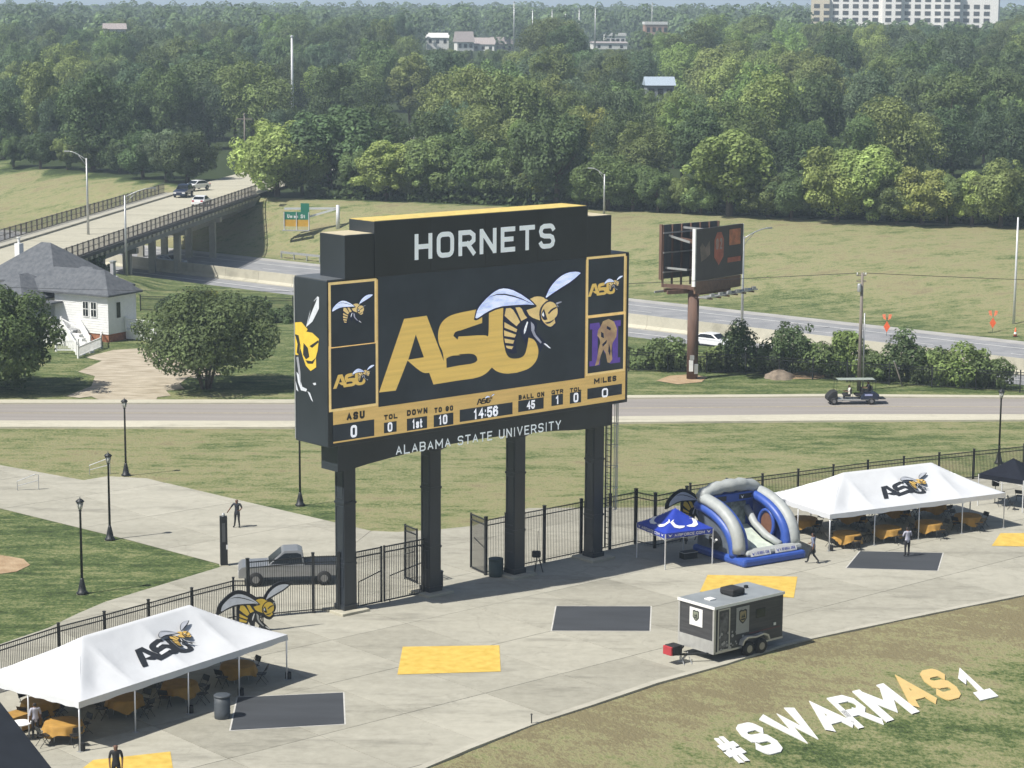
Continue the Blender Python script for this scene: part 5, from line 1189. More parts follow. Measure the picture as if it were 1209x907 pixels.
# ------------------------------------------------------------------ people
def person(label, p, ang, shirt, pants, pose='stand', hgt=1.76, hair=M_HAIR):
    k = hgt / 1.76
    J = {'pel': (0, 0, .94), 'wai': (0, 0, 1.10), 'che': (0, .01, 1.32), 'nec': (0, .01, 1.50), 'hea': (0, .02, 1.56), 'cro': (0, .02, 1.70),
         'shl': (-.19, 0, 1.44), 'ell': (-.25, -.02, 1.16), 'wrl': (-.24, .08, .92), 'hal': (-.23, .11, .82), 'shr': (.19, 0, 1.44), 'elr': (.25, -.02, 1.16), 'wrr': (.24, .08, .92), 'har': (.23, .11, .82),
         'hpl': (-.10, 0, .88), 'knl': (-.11, .02, .49), 'anl': (-.11, 0, .09), 'tol': (-.12, .17, .04), 'hpr': (.10, 0, .88), 'knr': (.11, .02, .49), 'anr': (.11, 0, .09), 'tor': (.12, .17, .04)}
    if pose == 'walk': J.update(knl=(-.10, .20, .50), anl=(-.10, .27, .10), tol=(-.10, .44, .06), knr=(.10, .02, .48), anr=(.10, -.30, .14), tor=(.10, -.16, .04), ell=(-.25, -.14, 1.18), wrl=(-.24, -.10, .95), hal=(-.23, -.08, .86), elr=(.25, .10, 1.18), wrr=(.22, .28, 1.05), har=(.21, .36, 1.02))
    if pose == 'point': J.update(elr=(.36, .04, 1.22), wrr=(.48, .12, 1.02), har=(.53, .15, .94), ell=(-.30, -.04, 1.20), wrl=(-.22, .12, 1.06), hal=(-.16, .18, 1.08), anl=(-.15, 0, .09), tol=(-.17, .16, .04), anr=(.17, 0, .09), tor=(.2, .16, .04))
    if pose == 'phone': J.update(ell=(-.26, .05, 1.18), wrl=(-.12, .24, 1.24), hal=(-.06, .30, 1.28), elr=(.27, .02, 1.18), wrr=(.16, .20, 1.16), har=(.10, .26, 1.18))
    if pose == 'sit': J.update(knl=(-.13, .42, .92), anl=(-.13, .46, .50), tol=(-.13, .63, .46), knr=(.13, .42, .92), anr=(.13, .46, .50), tor=(.13, .63, .46), elr=(.26, .12, 1.2), wrr=(.16, .36, 1.2), har=(.13, .44, 1.22), ell=(-.26, .12, 1.2), wrl=(-.16, .36, 1.2), hal=(-.13, .44, 1.22))
    RA = {'pel': .150, 'wai': .135, 'che': .155, 'nec': .062, 'hea': .098, 'cro': .092, 'shl': .075, 'shr': .075, 'ell': .048, 'elr': .048, 'wrl': .035, 'wrr': .035, 'hal': .040, 'har': .040, 'hpl': .10, 'hpr': .10, 'knl': .066, 'knr': .066, 'anl': .048, 'anr': .048, 'tol': .042, 'tor': .042}
    ED = [('pel', 'wai'), ('wai', 'che'), ('che', 'nec'), ('nec', 'hea'), ('hea', 'cro'), ('che', 'shl'), ('shl', 'ell'), ('ell', 'wrl'), ('wrl', 'hal'), ('che', 'shr'), ('shr', 'elr'), ('elr', 'wrr'), ('wrr', 'har'), ('pel', 'hpl'), ('hpl', 'knl'), ('knl', 'anl'), ('anl', 'tol'), ('pel', 'hpr'), ('hpr', 'knr'), ('knr', 'anr'), ('anr', 'tor')]
    names = list(J); me = bpy.data.meshes.new('body'); me.from_pydata([Vector(J[n]) * k for n in names], [(names.index(a), names.index(b)) for a, b in ED], []); me.update()
    o = bpy.data.objects.new('body', me); COL.objects.link(o)
    sk = o.modifiers.new('skin', 'SKIN'); sk.use_smooth_shade = True; sb = o.modifiers.new('sub', 'SUBSURF'); sb.levels = 2; sb.render_levels = 2
    for i, n in enumerate(names):
        r = RA[n] * k; me.skin_vertices[0].data[i].radius = (r, r * (.72 if n in ('pel', 'wai', 'che') else 1)); me.skin_vertices[0].data[i].use_root = n == 'pel'
    dg = bpy.context.evaluated_depsgraph_get(); dg.update(); bm_ = bpy.data.meshes.new_from_object(o.evaluated_get(dg)); bpy.data.objects.remove(o)
    bb = bmesh.new(); bb.from_mesh(bm_); kind = {}
    for e in ED:
        kind[e] = 1 if e[0] in ('pel',) and e[1][:2] == 'hp' or e[0][:2] in ('hp', 'kn') else 3 if e[0][:2] == 'an' else 2 if e[0][:2] in ('el', 'wr') or e[0] in ('nec', 'hea') else 0
    for f in bb.faces:
        c = f.calc_center_median() / k; best, bd_ = 0, 9
        for (a, b2), kd in kind.items():
            A_, B_ = Vector(J[a]), Vector(J[b2]); ab = B_ - A_; s_ = max(0, min(1, (c - A_).dot(ab) / ab.length_squared)); d_ = (c - A_ - ab * s_).length / (RA[a] + (RA[b2] - RA[a]) * s_)
            if d_ < bd_: bd_, best = d_, kd
        hc = Vector(J['hea']); 
        if best == 2 and c.z > J['nec'][2] + .05 and (c.z > J['cro'][2] - .02 or c.y < hc.y - .01): best = 4
        f.material_index = best
    def tube_into(pts, r, mi):
        m_ = MB(); m_.tube([Vector(q) * k for q in pts], [x * k for x in r], 6); vs = [bb.verts.new(v) for v in m_.v]
        for f in m_.f:
            try: nf = bb.faces.new([vs[i] for i in f]); nf.material_index = mi; nf.smooth = True
            except ValueError: pass
    for s_ in 'lr':
        h_, w_ = Vector(J['ha' + s_]), Vector(J['wr' + s_]); d = (h_ - w_).normalized(); x = d.cross(Vector((0, 1, .3))).normalized(); y = x.cross(d)
        for i, (o_, L_) in enumerate(((-.027, .062), (-.009, .072), (.009, .068), (.027, .052))):
            a_ = h_ + x * o_; tube_into([a_, a_ + d * L_ * .5 + y * .006, a_ + d * L_ + y * .025], [.010, .0095, .007], 2)
        tube_into([w_ + d * .03 + y * .02, w_ + d * .06 + y * .05, w_ + d * .10 + y * .055], [.012, .011, .008], 2)
    hc = Vector(J['hea']) + Vector((0, 0, .07)); tube_into([hc + Vector((0, .075, .02)), hc + Vector((0, .105, -.015))], [.008, .016], 2)
    for s_ in (-1, 1):
        tube_into([hc + Vector((s_ * .078, 0, .02)), hc + Vector((s_ * .094, -.008, .0))], [.022, .014], 2)
        tube_into([hc + Vector((s_ * .03, .074, .02)), hc + Vector((s_ * .03, .086, .02))], [.010, .007], 4)
    tube_into([hc + Vector((-.025, .078, -.045)), hc + Vector((.025, .078, -.045))], [.006, .006], 4)
    bb.to_mesh(bm_); bb.free()
    for m in (shirt, pants, M_SKIN, M_RUBBER, hair): bm_.materials.append(m)
    po = bpy.data.objects.new('person', bm_); COL.objects.link(po); po.location = p; po.rotation_euler = (0, 0, ang); tag(po, label, 'person'); return po
C_ = lambda n, c: mat(n, c, .8, .15, 6)
person('person in dark clothes standing on the walkway with one arm out', G(282, 627) + Vector((0, 0, .03)), R(165), C_('shirt_navy', (.020, .022, .032)), C_('pants_black', (.016, .016, .020)), 'point', 1.72)
person('person in grey top and black trousers walking past the inflatable', G(962, 662) + Vector((0, 0, .03)), R(60), C_('shirt_bluegrey', (.16, .18, .26)), C_('pants_black', (.016, .016, .020)), 'walk', 1.76)
person('person in pale shirt and dark trousers standing on the dark square', G(1073, 653) + Vector((0, 0, .05)), R(20), C_('shirt_pale', (.40, .40, .47)), C_('pants_dark', (.022, .022, .026)), 'phone', 1.72)
person('person in black standing on the yellow square by the tent', G(143, 935) + Vector((0, 0, .05)), R(190), C_('shirt_black', (.02, .02, .022)), C_('pants_black', (.016, .016, .020)), 'stand', 1.74)
person('person in pale top standing behind the white cocktail table', G(47, 880) + Vector((0, 0, .03)), R(30), C_('shirt_pale', (.40, .40, .47)), C_('pants_dark', (.022, .022, .026)), 'stand', 1.62)

# pickup behind the tall fence
pp = (G(300, 700) + G(388, 692)) / 2; car('charcoal pickup truck parked behind the tall black fence', (pp.x - .1, pp.y + 1.0, .03), R(187), mat('truck_grey', (.28, .285, .29), .3, .08, metal=.4), 5.3, 1.9, 'pickup', name='pickup_truck')['category'] = 'truck'

# ------------------------------------------------------------------ golf cart on the road
gp = G(1006, 472.5); gc = thing('golf_cart', 'long dark blue golf cart with a flat roof driving on the road', 'golf cart', (gp.x, gp.y, .03), R(184))
GL = 3.9; gh = GL / 2
MB().box(-gh, gh - .2, -.55, .55, .32, .42).build('chassis', M_GREYM, gc, bevel=.03)
MB().prism([(gh - .75, .42), (gh - .7, 1.05), (gh - .35, 1.0), (gh + .05, .62), (gh + .05, .32), (gh - .6, .32)], lambda a, c: (a, -.56, c), lambda a, c: (a, .56, c)).build('front_cowl', M_RUBBER, gc, bevel=.05)
MB().prism([(-gh, .42), (-gh - .05, .75), (-gh + .3, .95), (-gh + 1.1, .92), (-gh + 1.4, .6), (-gh + 1.4, .42)], lambda a, c: (a, -.58, c), lambda a, c: (a, .58, c)).build('rear_body', M_CARBLUE, gc, bevel=.05)
MB().box(-gh + .5, -gh + 1.1, -.6, -.581, .68, .82).box(-gh + .5, -gh + 1.1, .581, .6, .68, .82).build('side_stripe', mat('stripe_lilac', (.35, .38, .60), .5), gc)
for x in (.45, -.45, -1.15):
    MB().box(x - .25, x + .25, -.5, .5, .62 if x > -1 else .95, .78 if x > -1 else 1.05).build('seat', M_RUBBER, gc, bevel=.04); MB().box(x - .32, x - .22, -.5, .5, .80 if x > -1 else 1.06, 1.25 if x > -1 else 1.4).build('backrest', M_RUBBER, gc, bevel=.03)
MB().box(-gh - .55, -gh - .06, -.5, .5, .40, .46).build('rear_step', M_BLKMET, gc)
MB().box(-gh + .3, gh - .75, -.5, .5, 1.9, 1.92).build('roof', mat('roof_grey_green', (.30, .34, .29), .5), gc)
for x in (gh - .6, .1, -gh + .3):
    for y in (-.58, .58): MB().tube([(x, y, .42), (x - .05, y * .85, 1.9)], .012, 6).build('roof_post', M_BLKMET, gc)
for x in (gh - .45, -gh + .55):
    for y in (-.52, .52): wheel(gc, x, y, .27, .2)
MB().tube([(gh - .7, .25, .95), (gh - .95, .25, 1.1)], .02, 6).build('steering_column', M_BLKMET, gc)
person('person in white top driving the blue golf cart', (gp.x - .25, gp.y - .28, -.12), R(94), mat('shirt_white', (.72, .70, .62), .8), C_('pants_black', (.016, .016, .020)), 'sit', 1.7)
person('person in dark top riding the rear seat of the golf cart', (gp.x + 1.2, gp.y - .22, .16), R(94), C_('shirt_navy', (.020, .022, .032)), C_('pants_black', (.016, .016, .020)), 'sit', 1.7)

# ------------------------------------------------------------------ billboard
bbp = G(817, 445); bb = thing('billboard', 'weathered double sided billboard on a brown steel post', 'billboard', bbp, 0)
MB().tube([(0, 0, -.3), (0, 0, 7.3)], .46, 20).build('post', M_RUST, bb, True)
MB().box(-.3, .02, -.62, -.42, .7, 1.6).build('meter_box', M_WHITE, bb); MB().box(.12, .42, -.6, -.42, .5, 1.3).build('meter_box', M_GREYM, bb)
MB().box(-.25, .1, -.6, -.4, 1.65, 2.0).build('meter_box', M_GREYM, bb)
a1 = R(52)                                             # the face turned to the road
pB0 = Vector((.15, -1.2, 0)); d1 = Vector((math.cos(a1), math.sin(a1), 0)); n1 = Vector((math.sin(a1), -math.cos(a1), 0))
W1 = 6.6; zb, zt = 8.15, 12.35
def fm(o, d): return Matrix.Translation(o) @ Matrix.Rotation(math.atan2(d.y, d.x), 4, 'Z')
F1 = fm(pB0 + Vector((0, 0, 0)), d1)
face1 = MB().box(-.4, W1, -.1, .1, zb, zt, F1).build('panel', mat('panel_black', (.040, .034, .033), .5, .3, .8), bb)
MB().box(-.55, -.401, -.14, .14, zb - .4, zt + .05, F1).build('edge_trim', M_WHITE, face1); MB().box(W1 + .001, W1 + .08, -.12, .12, zb, zt, F1).build('edge_trim', M_WHITE, face1)
pr_r = mat('poster_red', (.42, .12, .07), .6, .25, 1.5); pr_d = mat('poster_dim', (.17, .13, .10), .6, .4, 1.2)
def pf(x, z): return F1 @ Vector((x, -.112, z))
MB().add([pf(a, c) for a, c in ((2.3, 11.3), (2.7, 11.9), (3.3, 11.9), (3.7, 11.3), (3.7, 9.9), (3.0, 9.2), (2.3, 9.9))], [(0, 1, 2, 3, 4, 5, 6)]).build('poster_badge', pr_r, face1, fix=False)
text('poster_lettering', '02', mat('poster_pale', (.40, .30, .24), .6), face1, lambda p, q: F1 @ Vector((2.55 + p * .9, -.12, 10.5 + q * .9)), .02)
MB().add([pf(a, c) for a, c in ((.2, 10.9), (.5, 11.2), (1.0, 10.8), (1.6, 11.3), (1.7, 10.2), (1.1, 9.9), (.4, 9.7))], [(0, 1, 2, 3, 4, 5, 6)]).build('poster_figure', pr_d, face1, fix=False)
MB().add([pf(a, c) for a, c in ((4.5, 10.7), (6.2, 10.7), (6.2, 12.0), (4.5, 12.0))], [(0, 1, 2, 3)]).build('poster_block', mat('poster_orange', (.50, .17, .07), .6, .3, 2), face1, fix=False)
MB().add([pf(a, c) for a, c in ((4.3, 9.3), (6.3, 9.3), (6.3, 9.7), (4.3, 9.7))], [(0, 1, 2, 3)]).build('poster_line', pr_r, face1, fix=False)
MB().box(-.3, W1 - .1, -.05, .1, zb - 1.0, zb - .05, F1).build('skirt', mat('skirt_brown', (.20, .12, .075), .8, .15), bb)
MB().box(-.6, W1 + .5, -1.35, -.55, zb - 1.25, zb - 1.15, F1).build('catwalk', M_GREYM, bb)
for i in range(6): MB().box(i * 1.25, i * 1.25 + .08, -1.5, .1, zb - 1.38, zb - 1.26, F1).build('bracket', M_RUST, bb); MB().box(i * 1.25 - .2, i * 1.25 + .3, -1.52, -1.36, zb - 1.1, zb - .9, F1).build('flood_lamp', M_GREYM, bb)
a2 = R(40); d2 = Vector((math.cos(a2), math.sin(a2), 0)); F2 = fm(Vector((-2.6, .6, 0)), d2)
back = MB().box(0, 6.4, .0, .12, zb - .05, zt + .15, F2).build('back_panel', mat('back_steel', (.075, .085, .095), .6, .25, .8, stretch=(5, 1, .3)), bb)
for i in range(7): MB().box(i * 1.05, i * 1.05 + .1, -.16, -.002, zb - .7, zt + .15, F2).build('strut', M_RUST, bb)
for z in (8.6, 10.2, 11.8): MB().box(0, 6.4, -.22, -.161, z, z + .12, F2).build('rail', M_GREYM, bb)
MB().box(-.12, -.001, -.1, .2, zb - .1, zt + .2, F2).build('edge_trim', M_RUST, bb)
for p_, q_ in (((-2.4, .4, 7.2), (2.6, 2.2, 7.2)), ((-2.2, -.9, 7.2), (.4, .2, 7.2)), ((-2.4, .4, 7.6), (.3, -1.0, 7.6)), ((0, 0, 7.0), (3.2, 3.0, 7.0)), ((0, 0, 7.3), (2.4, 1.9, 7.3)), ((1.2, .6, 10.9), (-1.2, 1.7, 11.3)), ((2, 1.6, 8.7), (0, 2.7, 8.7))): MB().bar(p_, q_, .22, .3).build('beam', M_RUST, bb)
for p_, q_ in (((-.6, -.6, 9.0), (-2.3, .9, 9.0)), ((-.4, -.4, 11.2), (-2.0, 1.1, 11.6)), ((.8, .2, 12.2), (-.8, 2.0, 12.2)), ((-3.2, -.3, 7.15), (-1.6, 1.1, 7.15))): MB().bar(p_, q_, .1, .16).build('brace', M_GREYM, bb)

# utility pole, leaning stake, roll-up work signs, gantry sign
up = G(1014, 457); t = thing('utility_pole', 'wooden utility pole beside the road with a steel brace pole', 'utility pole', up)
MB().tube([(0, 0, -.3), (0, 0, 9.4)], [.17, .11], 10).build('pole', M_WOOD, t, True); MB().tube([(.32, .1, -.2), (.28, .05, 6.2)], .07, 8).build('brace_pole', M_GREYM, t, True)
MB().lathe([(.14, 7.9), (.16, 7.95), (.16, 8.5), (.12, 8.56)], 12, (-.22, -.1, 0)).build('transformer', M_GREYM, t, True)
for z in (9.2, 8.75): MB().bar((-.45, 0, z), (.3, 0, z), .09).build('crossarm', M_WOOD, t)
for x in (-.4, .1, .28): MB().lathe([(.03, 9.25), (.06, 9.3), (.04, 9.42)], 8, (x, 0, 0)).build('insulator', M_WHITE, t)
up_parts = t; ends = [Vector((-66, 174, 0)), Vector((up.x, up.y, 0)), Vector((86, 183, 0))]
for k_, lb_ in ((0, 'wooden utility pole standing beside the road past the white house'), (2, 'wooden utility pole standing beside the road past the hedge end')):
    c_ = copy_tree(up_parts); c_.location = ends[k_]; c_['label'] = lb_
for x in (-.4, .1, .28):
    for a, b in ((ends[0], ends[1]), (ends[1], ends[2])):
        L_ = (b - a).length; pts = [a.lerp(b, i / 20) + Vector((x, 0, 9.4 - L_ * .016 * math.sin(math.pi * i / 20))) for i in range(21)]
        pl_ = thing('power_line', 'thin overhead power line strung between the wooden roadside poles', 'power line', (0, 0, 0), 0, 'overhead power lines'); MB().tube(pts, .009, 4).build('wire', M_BLKMET, pl_)
ls = G(1066, 451); t = thing('leaning_post', 'pale post leaning over beside the roadside shrubs', 'post', ls)
MB().tube([(0, 0, -.1), (-.75, .1, 2.0)], .06, 8).build('post', M_WOOD, t); MB().lathe([(.07, 0), (.07, .06)], 8, (-.75, .1, 1.98)).build('cap', M_GREYM, t)
def worksign(u, v, label):
    p = T(u, v) if v < 396 else G(u, v, -3.95); t = thing('roadwork_sign', label, 'road sign', p, R(-8)); t.scale = (.8, .8, .8)
    MB().bar((-.6, -.3, 0), (.6, .3, 0), .05).bar((-.6, .3, 0), (.6, -.3, 0), .05).tube([(0, 0, 0), (0, 0, 2.2)], .03, 6).build('stand', M_BLKMET, t)
    d = [(0, .5), (.42, 1.25), (0, 2.0), (-.42, 1.25)]; MB().prism(d, lambda a, c: (a, -.06, c), lambda a, c: (a, -.03, c)).build('panel', M_ORANGE, t)
    fg = MB()
    for x0, s_ in ((-.12, -1), (.12, 1)): fg.prism([(x0, 2.1), (x0 + s_ * .1, 2.9), (x0 + s_ * .5, 2.85), (x0 + s_ * .38, 2.35)], lambda a, c: (a, -.02 + .03 * s_, c), lambda a, c: (a, .0 + .03 * s_, c))
    fg.build('flag', mat('flag_orange', (.85, .22, .10), .7, .2, 5), t); MB().tube([(0, 0, 2.0), (-.12, 0, 2.95)], .015, 5).tube([(0, 0, 2.0), (.12, 0, 2.95)], .015, 5).build('flag_staff', M_BLKMET, t)
worksign(1046, 392, 'orange roadwork sign with flags on the highway shoulder by the wooden pole'); worksign(1171, 386, 'orange roadwork sign with flags on the bank by the white pole')
p = T(1198, 391); t = thing('traffic_cone', 'small orange traffic cone beside the highway bank', 'cone', p)
MB().box(-.22, .22, -.22, .22, 0, .05).build('base', M_RUBBER, t); MB().lathe([(.2, .05), (.11, .55), (.05, .95)], 12).build('cone', M_ORANGE, t, True); MB().lathe([(.165, .28), (.125, .52)], 12, cap=False).build('band', M_WHITE, t)
sp = T(397, 272); sgt = thing('gantry_sign', 'green and gold direction sign hanging on a white gantry arm', 'road sign', sp, R(-6))
zc = lambda u, v: zat(u, v, sp) - sp.z
mpp = sp.y * 1.0 / FPX * 1.02
MB().tube([(0, 0, -.3), (0, 0, zc(397, 247) + .3)], [.3, .24], 10).build('post', M_STEEL, sgt, True)
for k_ in (0, 1): MB().bar((0, 0, zc(395, 248) - .05 - k_ * .0), (-62 * mpp, -.6, zc(335, 259) + .9 - k_ * 2.1 + .2), .26).build('arm', M_STEEL, sgt)
x0, x1 = -62 * mpp, -33 * mpp; z0, zm, z1 = zc(350, 270), zc(350, 262), zc(350, 255)
MB().box(x0, x1, -1.0, -.9, zm, z1 + .25).build('green_panel', M_GREEN, sgt); MB().box(x0, x1, -1.0, -.9, z0, zm - .004).build('gold_panel', M_SGOLD, sgt)
MB().box(x1 - 9 * mpp, x1 + .1, -1.0, -.9, z1 + .254, z1 + 1.45).build('exit_tab', M_GREEN, sgt)
text('sign_lettering', 'Union St', M_WHITE, sgt, lambda p_, q_: (x0 + .5 + p_ * (x1 - x0 - 1.0), -1.012, zm + .22 + q_ * .5), .0)
MB().box(x0 - .1, x1 + .2, -1.9, -1.1, z0 - .55, z0 - .45).build('catwalk', M_GREYM, sgt)
for x in (x0, (x0 + x1) / 2, x1): MB().box(x, x + .1, -1.1, -.6, z0 - .55, z1 + .2).build('bracket', M_STEEL, sgt)

# ------------------------------------------------------------------ white house
hp = G(128, 410); ha = R(-30); house = thing('white_house', 'white clapboard house with grey shingle roof and railed porches', 'house', hp, ha)
# local: x to the right along the front, y to the back; origin = front right corner of the wing
WW, WD, EH = 6.2, 3.9, 4.3
def clap(name, x0, x1, y0, y1, z0, z1, par):
    b = MB().box(x0, x1, y0, y1, z0, z1); n = int((z1 - z0) / .22)
    for i in range(n):
        z = z0 + i * .22; b.box(x0 - .02, x1 + .02, y0 - .02, y1 + .02, z, z + .035)
    return b.build(name, M_WHITE, par)
clap('wing_wall', -WW, 0, 0, WD, .72, EH, house)
clap('main_wall', -16, -WW - .04, 1.5, 9, 1.15, EH + .4, house)
clap('rear_wall', -WW, -3.4, WD + .04, 7, .72, EH, house)
MB().box(-WW + .05, -.05, .05, WD - .05, -.2, .719).box(-15.9, -WW - .1, 1.55, 8.9, -.2, 1.149).box(-WW + .05, -3.45, WD + .1, 6.9, -.2, .719).build('foundation', M_BRICK, house)
def hip(name, x0, x1, y0, y1, ze, zr, par, ov=.45):
    x0 -= ov; x1 += ov; y0 -= ov; y1 += ov; w_ = min(x1 - x0, y1 - y0) / 2
    if x1 - x0 > y1 - y0: r = [((x0 + w_), (y0 + y1) / 2), ((x1 - w_), (y0 + y1) / 2)]
    else: r = [((x0 + x1) / 2, y0 + w_), ((x0 + x1) / 2, y1 - w_)]
    v = [(x0, y0, ze), (x1, y0, ze), (x1, y1, ze), (x0, y1, ze), (*r[0], zr), (*r[1], zr)]
    f = [(0, 1, 5, 4), (1, 2, 5), (2, 3, 4, 5), (3, 0, 4)] if x1 - x0 > y1 - y0 else [(0, 1, 4), (1, 2, 5, 4), (2, 3, 5), (3, 0, 4, 5)]
    b = MB().add(v, f); b.box(x0, x1, y0, y1, ze - .16, ze - .002); o = b.build(name, M_ROOF, par, fix=False); return o
hip('main_roof', -16, -WW - 1.2, 1.5, 9, EH + .4, 7.9, house)
hip('wing_roof', -WW - 3.5, 0, 0, WD, EH, 6.2, house)
hip('rear_roof', -WW - 3, -3.4, WD - 1.5, 7, EH + .02, 6.0, house)
hip('porch_roof', -12.5, -7.2, -3.2, 3.2, 3.7, 5.6, house)
ch = MB().box(-1.75, -1.4, 2.5, 2.85, 5, 6.9).build('chimney', mat('stack_grey', (.35, .35, .36), .8), house); MB().box(-1.82, -1.33, 2.43, 2.92, 6.9, 7.02).build('chimney_cap', M_GREYM, ch)
ch = MB().box(-15.4, -14.8, 5, 5.6, 5.6, 7.6).build('chimney', M_WHITE, house); MB().lathe([(.12, 7.6), (.12, 8.1), (.2, 8.12), (.2, 8.2)], 10, (-15.1, 5.3, 0)).build('chimney_pot', M_WHITE, ch)
for x in (-2.55, -1.62):
    wd_ = MB().box(x - .36, x + .36, -.07, -.02, 2.15, 3.6).build('window', M_WHITE, house)
    for zz in (2.24, 2.92): MB().box(x - .28, x + .28, -.085, -.071, zz, zz + .6).build('pane', M_GLASS, wd_)
    MB().box(x - .02, x + .02, -.095, -.086, 2.24, 3.52).build('muntin', M_WHITE, wd_)
wd_ = MB().box(.022, .06, 1.0, 1.7, 2.0, 3.6).build('window', M_WHITE, house); MB().box(.061, .075, 1.08, 1.62, 2.1, 3.5).build('pane', M_GLASS, wd_)
# front porch deck and stairs with white railing
dk = MB().box(-9.8, -4.8, -2.2, -.03, .9, 1.1).build('porch_deck', mat('deck_grey', (.28, .29, .30), .7), house)
for x in (-9.7, -7.2, -4.9): MB().box(x - .08, x + .08, -2.18, -2.02, 1.1, 3.6 if x < -7 else 2.1).build('porch_post', M_WHITE, house)
def railing(pts, parent=house):
    r = MB(); pts = [Vector(p) for p in pts]
    for a, b in zip(pts, pts[1:]):
        for h in (.15, .95): r.bar(a + Vector((0, 0, h)), b + Vector((0, 0, h)), .09)
        n = int((b - a).length / .16)
        for i in range(n + 1): c = a.lerp(b, i / max(1, n)); r.bar(c + Vector((0, 0, .15)), c + Vector((0, 0, .95)), .045)
        for c in (a, b): r.bar(c, c + Vector((0, 0, 1.15)), .14)
    return r.build('railing', M_WHITE, parent)
railing([(-9.7, -2.1, 1.1), (-4.9, -2.1, 1.1)]); 
for i in range(6): MB().box(-4.78 + i * .42, -4.38 + i * .42, -2.1, -.9, 0, 1.0 - i * .17).build('step', M_WHITE, house)
railing([(-4.8, -2.2, 1.0), (-2.3, -2.2, .05)]); railing([(-4.8, -.8, 1.0), (-2.3, -.8, .05)]); railing([(-4.6, -3.4, .0), (-2.2, -3.4, .0), (-2.2, -2.4, 0)])
MB().box(-6.6, -5.2, -1.6, -.05, 3.25, 3.4).build('door_hood', M_ROOF, house)
MB().box(.1, 3.6, 2.2, 4.6, .75, .95).build('side_deck', M_WHITE, house)
railing([(.1, 2.25, .95), (3.5, 2.25, .95), (3.5, 4.5, .95)]); railing([(3.6, 2.5, .9), (4.9, 2.5, .05)]); railing([(3.6, 4.2, .9), (4.9, 4.2, .05)])
MB().box(.1, 3.55, 2.26, 2.32, .1, .76).build('deck_skirt', M_WHITE, house)
HI = (Matrix.Translation(hp) @ Matrix.Rotation(ha, 4, 'Z')).inverted()
def hl(u, v, z=0): q = HI @ G(u, v, 0); return (q.x, q.y, z)
railing([hl(92, 429), hl(119, 417)]); railing([hl(119, 417), hl(119, 408)]); railing([hl(66, 424, .2), hl(92, 424, .2)])
for i in range(5):
    a = Vector(hl(94 - i * 3.2, 421 - i * 2.2)); MB().box(a.x - .5, a.x + 1.4, a.y - .25, a.y + .25, 0, .2 + i * .2).build('step', M_WHITE, house)
railing([hl(90, 426, .1), hl(74, 413, 1.1)]); railing([hl(106, 418, .1), hl(92, 406, 1.1)])
a = Vector(hl(72, 405)); MB().box(a.x - 2.5, a.x + 2.6, a.y - 1.5, a.y + 2.2, .85, 1.05).build('landing', mat('deck_grey', (.28, .29, .30), .7), house)
# chain link fence line behind the house
fence('dark wire fence crossing the grass behind the white house', [T(165, 372), T(250, 372), T(345, 372)], 1.5, 'wire_fence', 3.0)

# ------------------------------------------------------------------ trees
def crown_mesh(name, seed, w_, h_, z0, n_lobe, n_leaf, leaf, shape='round', lobe=.24):
    rnd = random.Random(seed); L = []
    for i in range(n_lobe):
        while True:
            x, y, z = rnd.uniform(-1, 1), rnd.uniform(-1, 1), rnd.uniform(-1, 1)
            if x * x + y * y + z * z < 1: break
        k = (x * x + y * y + z * z) ** .5; s_ = (.55 + .45 * rnd.random()) / max(k, .25) * k if k > .45 else .7
        rr = rnd.choice((rnd.uniform(.45, .8), rnd.uniform(.7, 1.3), rnd.uniform(.9, 1.45))) * lobe
        if shape == 'round':
            x += .16 * math.sin(seed) * (z + .4); y += .16 * math.cos(seed * 1.7) * (z + .4)
            if rnd.random() < .16: x *= 1.22; y *= 1.22; z *= 1.16; rr *= .6
        if shape == 'cone': tp = 1 - .62 * (z + 1) / 2; x *= tp; y *= tp
        if shape == 'spread': z = z * .75 + .1
        L.append((Vector((x * w_ / 2 * (1 - rr), y * w_ / 2 * (1 - rr), z0 + h_ / 2 + z * h_ / 2 * (1 - rr))), rr * (w_ + h_) / 4 * 1.15, rnd.uniform(.78, 1.22)))
    wts = [r * r for c, r, t in L]; vs = []; fs = []; tone = []
    for i in range(n_leaf):
        c, r, t = rnd.choices(L, wts)[0]
        d = Vector((rnd.gauss(0, 1), rnd.gauss(0, 1), rnd.gauss(.25, 1))).normalized(); p = c + d * r * rnd.uniform(.72, 1.06)
        if rnd.random() < .8 and any((p - c2).length < r2 * .66 for c2, r2, t2 in L if c2 is not c): continue
        nn = (d * 1.1 + Vector((rnd.gauss(0, .36), rnd.gauss(0, .36), rnd.gauss(.25, .36)))).normalized()
        a = nn.orthogonal().normalized(); a = (a * math.cos(i) + nn.cross(a) * math.sin(i)); b_v = nn.cross(a); s_ = leaf * rnd.uniform(.55, 1.2); k = len(vs)
        vs += [p + a * s_ * .5, p + b_v * s_ * .32 + nn * s_ * .12, p - a * s_ * .5, p - b_v * s_ * .32 + nn * s_ * .06]; fs.append((k, k + 1, k + 2, k + 3)); tone += [t * rnd.uniform(.85, 1.15)] * 4
    me = bpy.data.meshes.new(name); me.from_pydata(vs, [], fs); me.update()
    at_ = me.attributes.new('tone', 'FLOAT', 'POINT'); at_.data.foreach_set('value', tone); me.materials.append(M_LEAF); return me
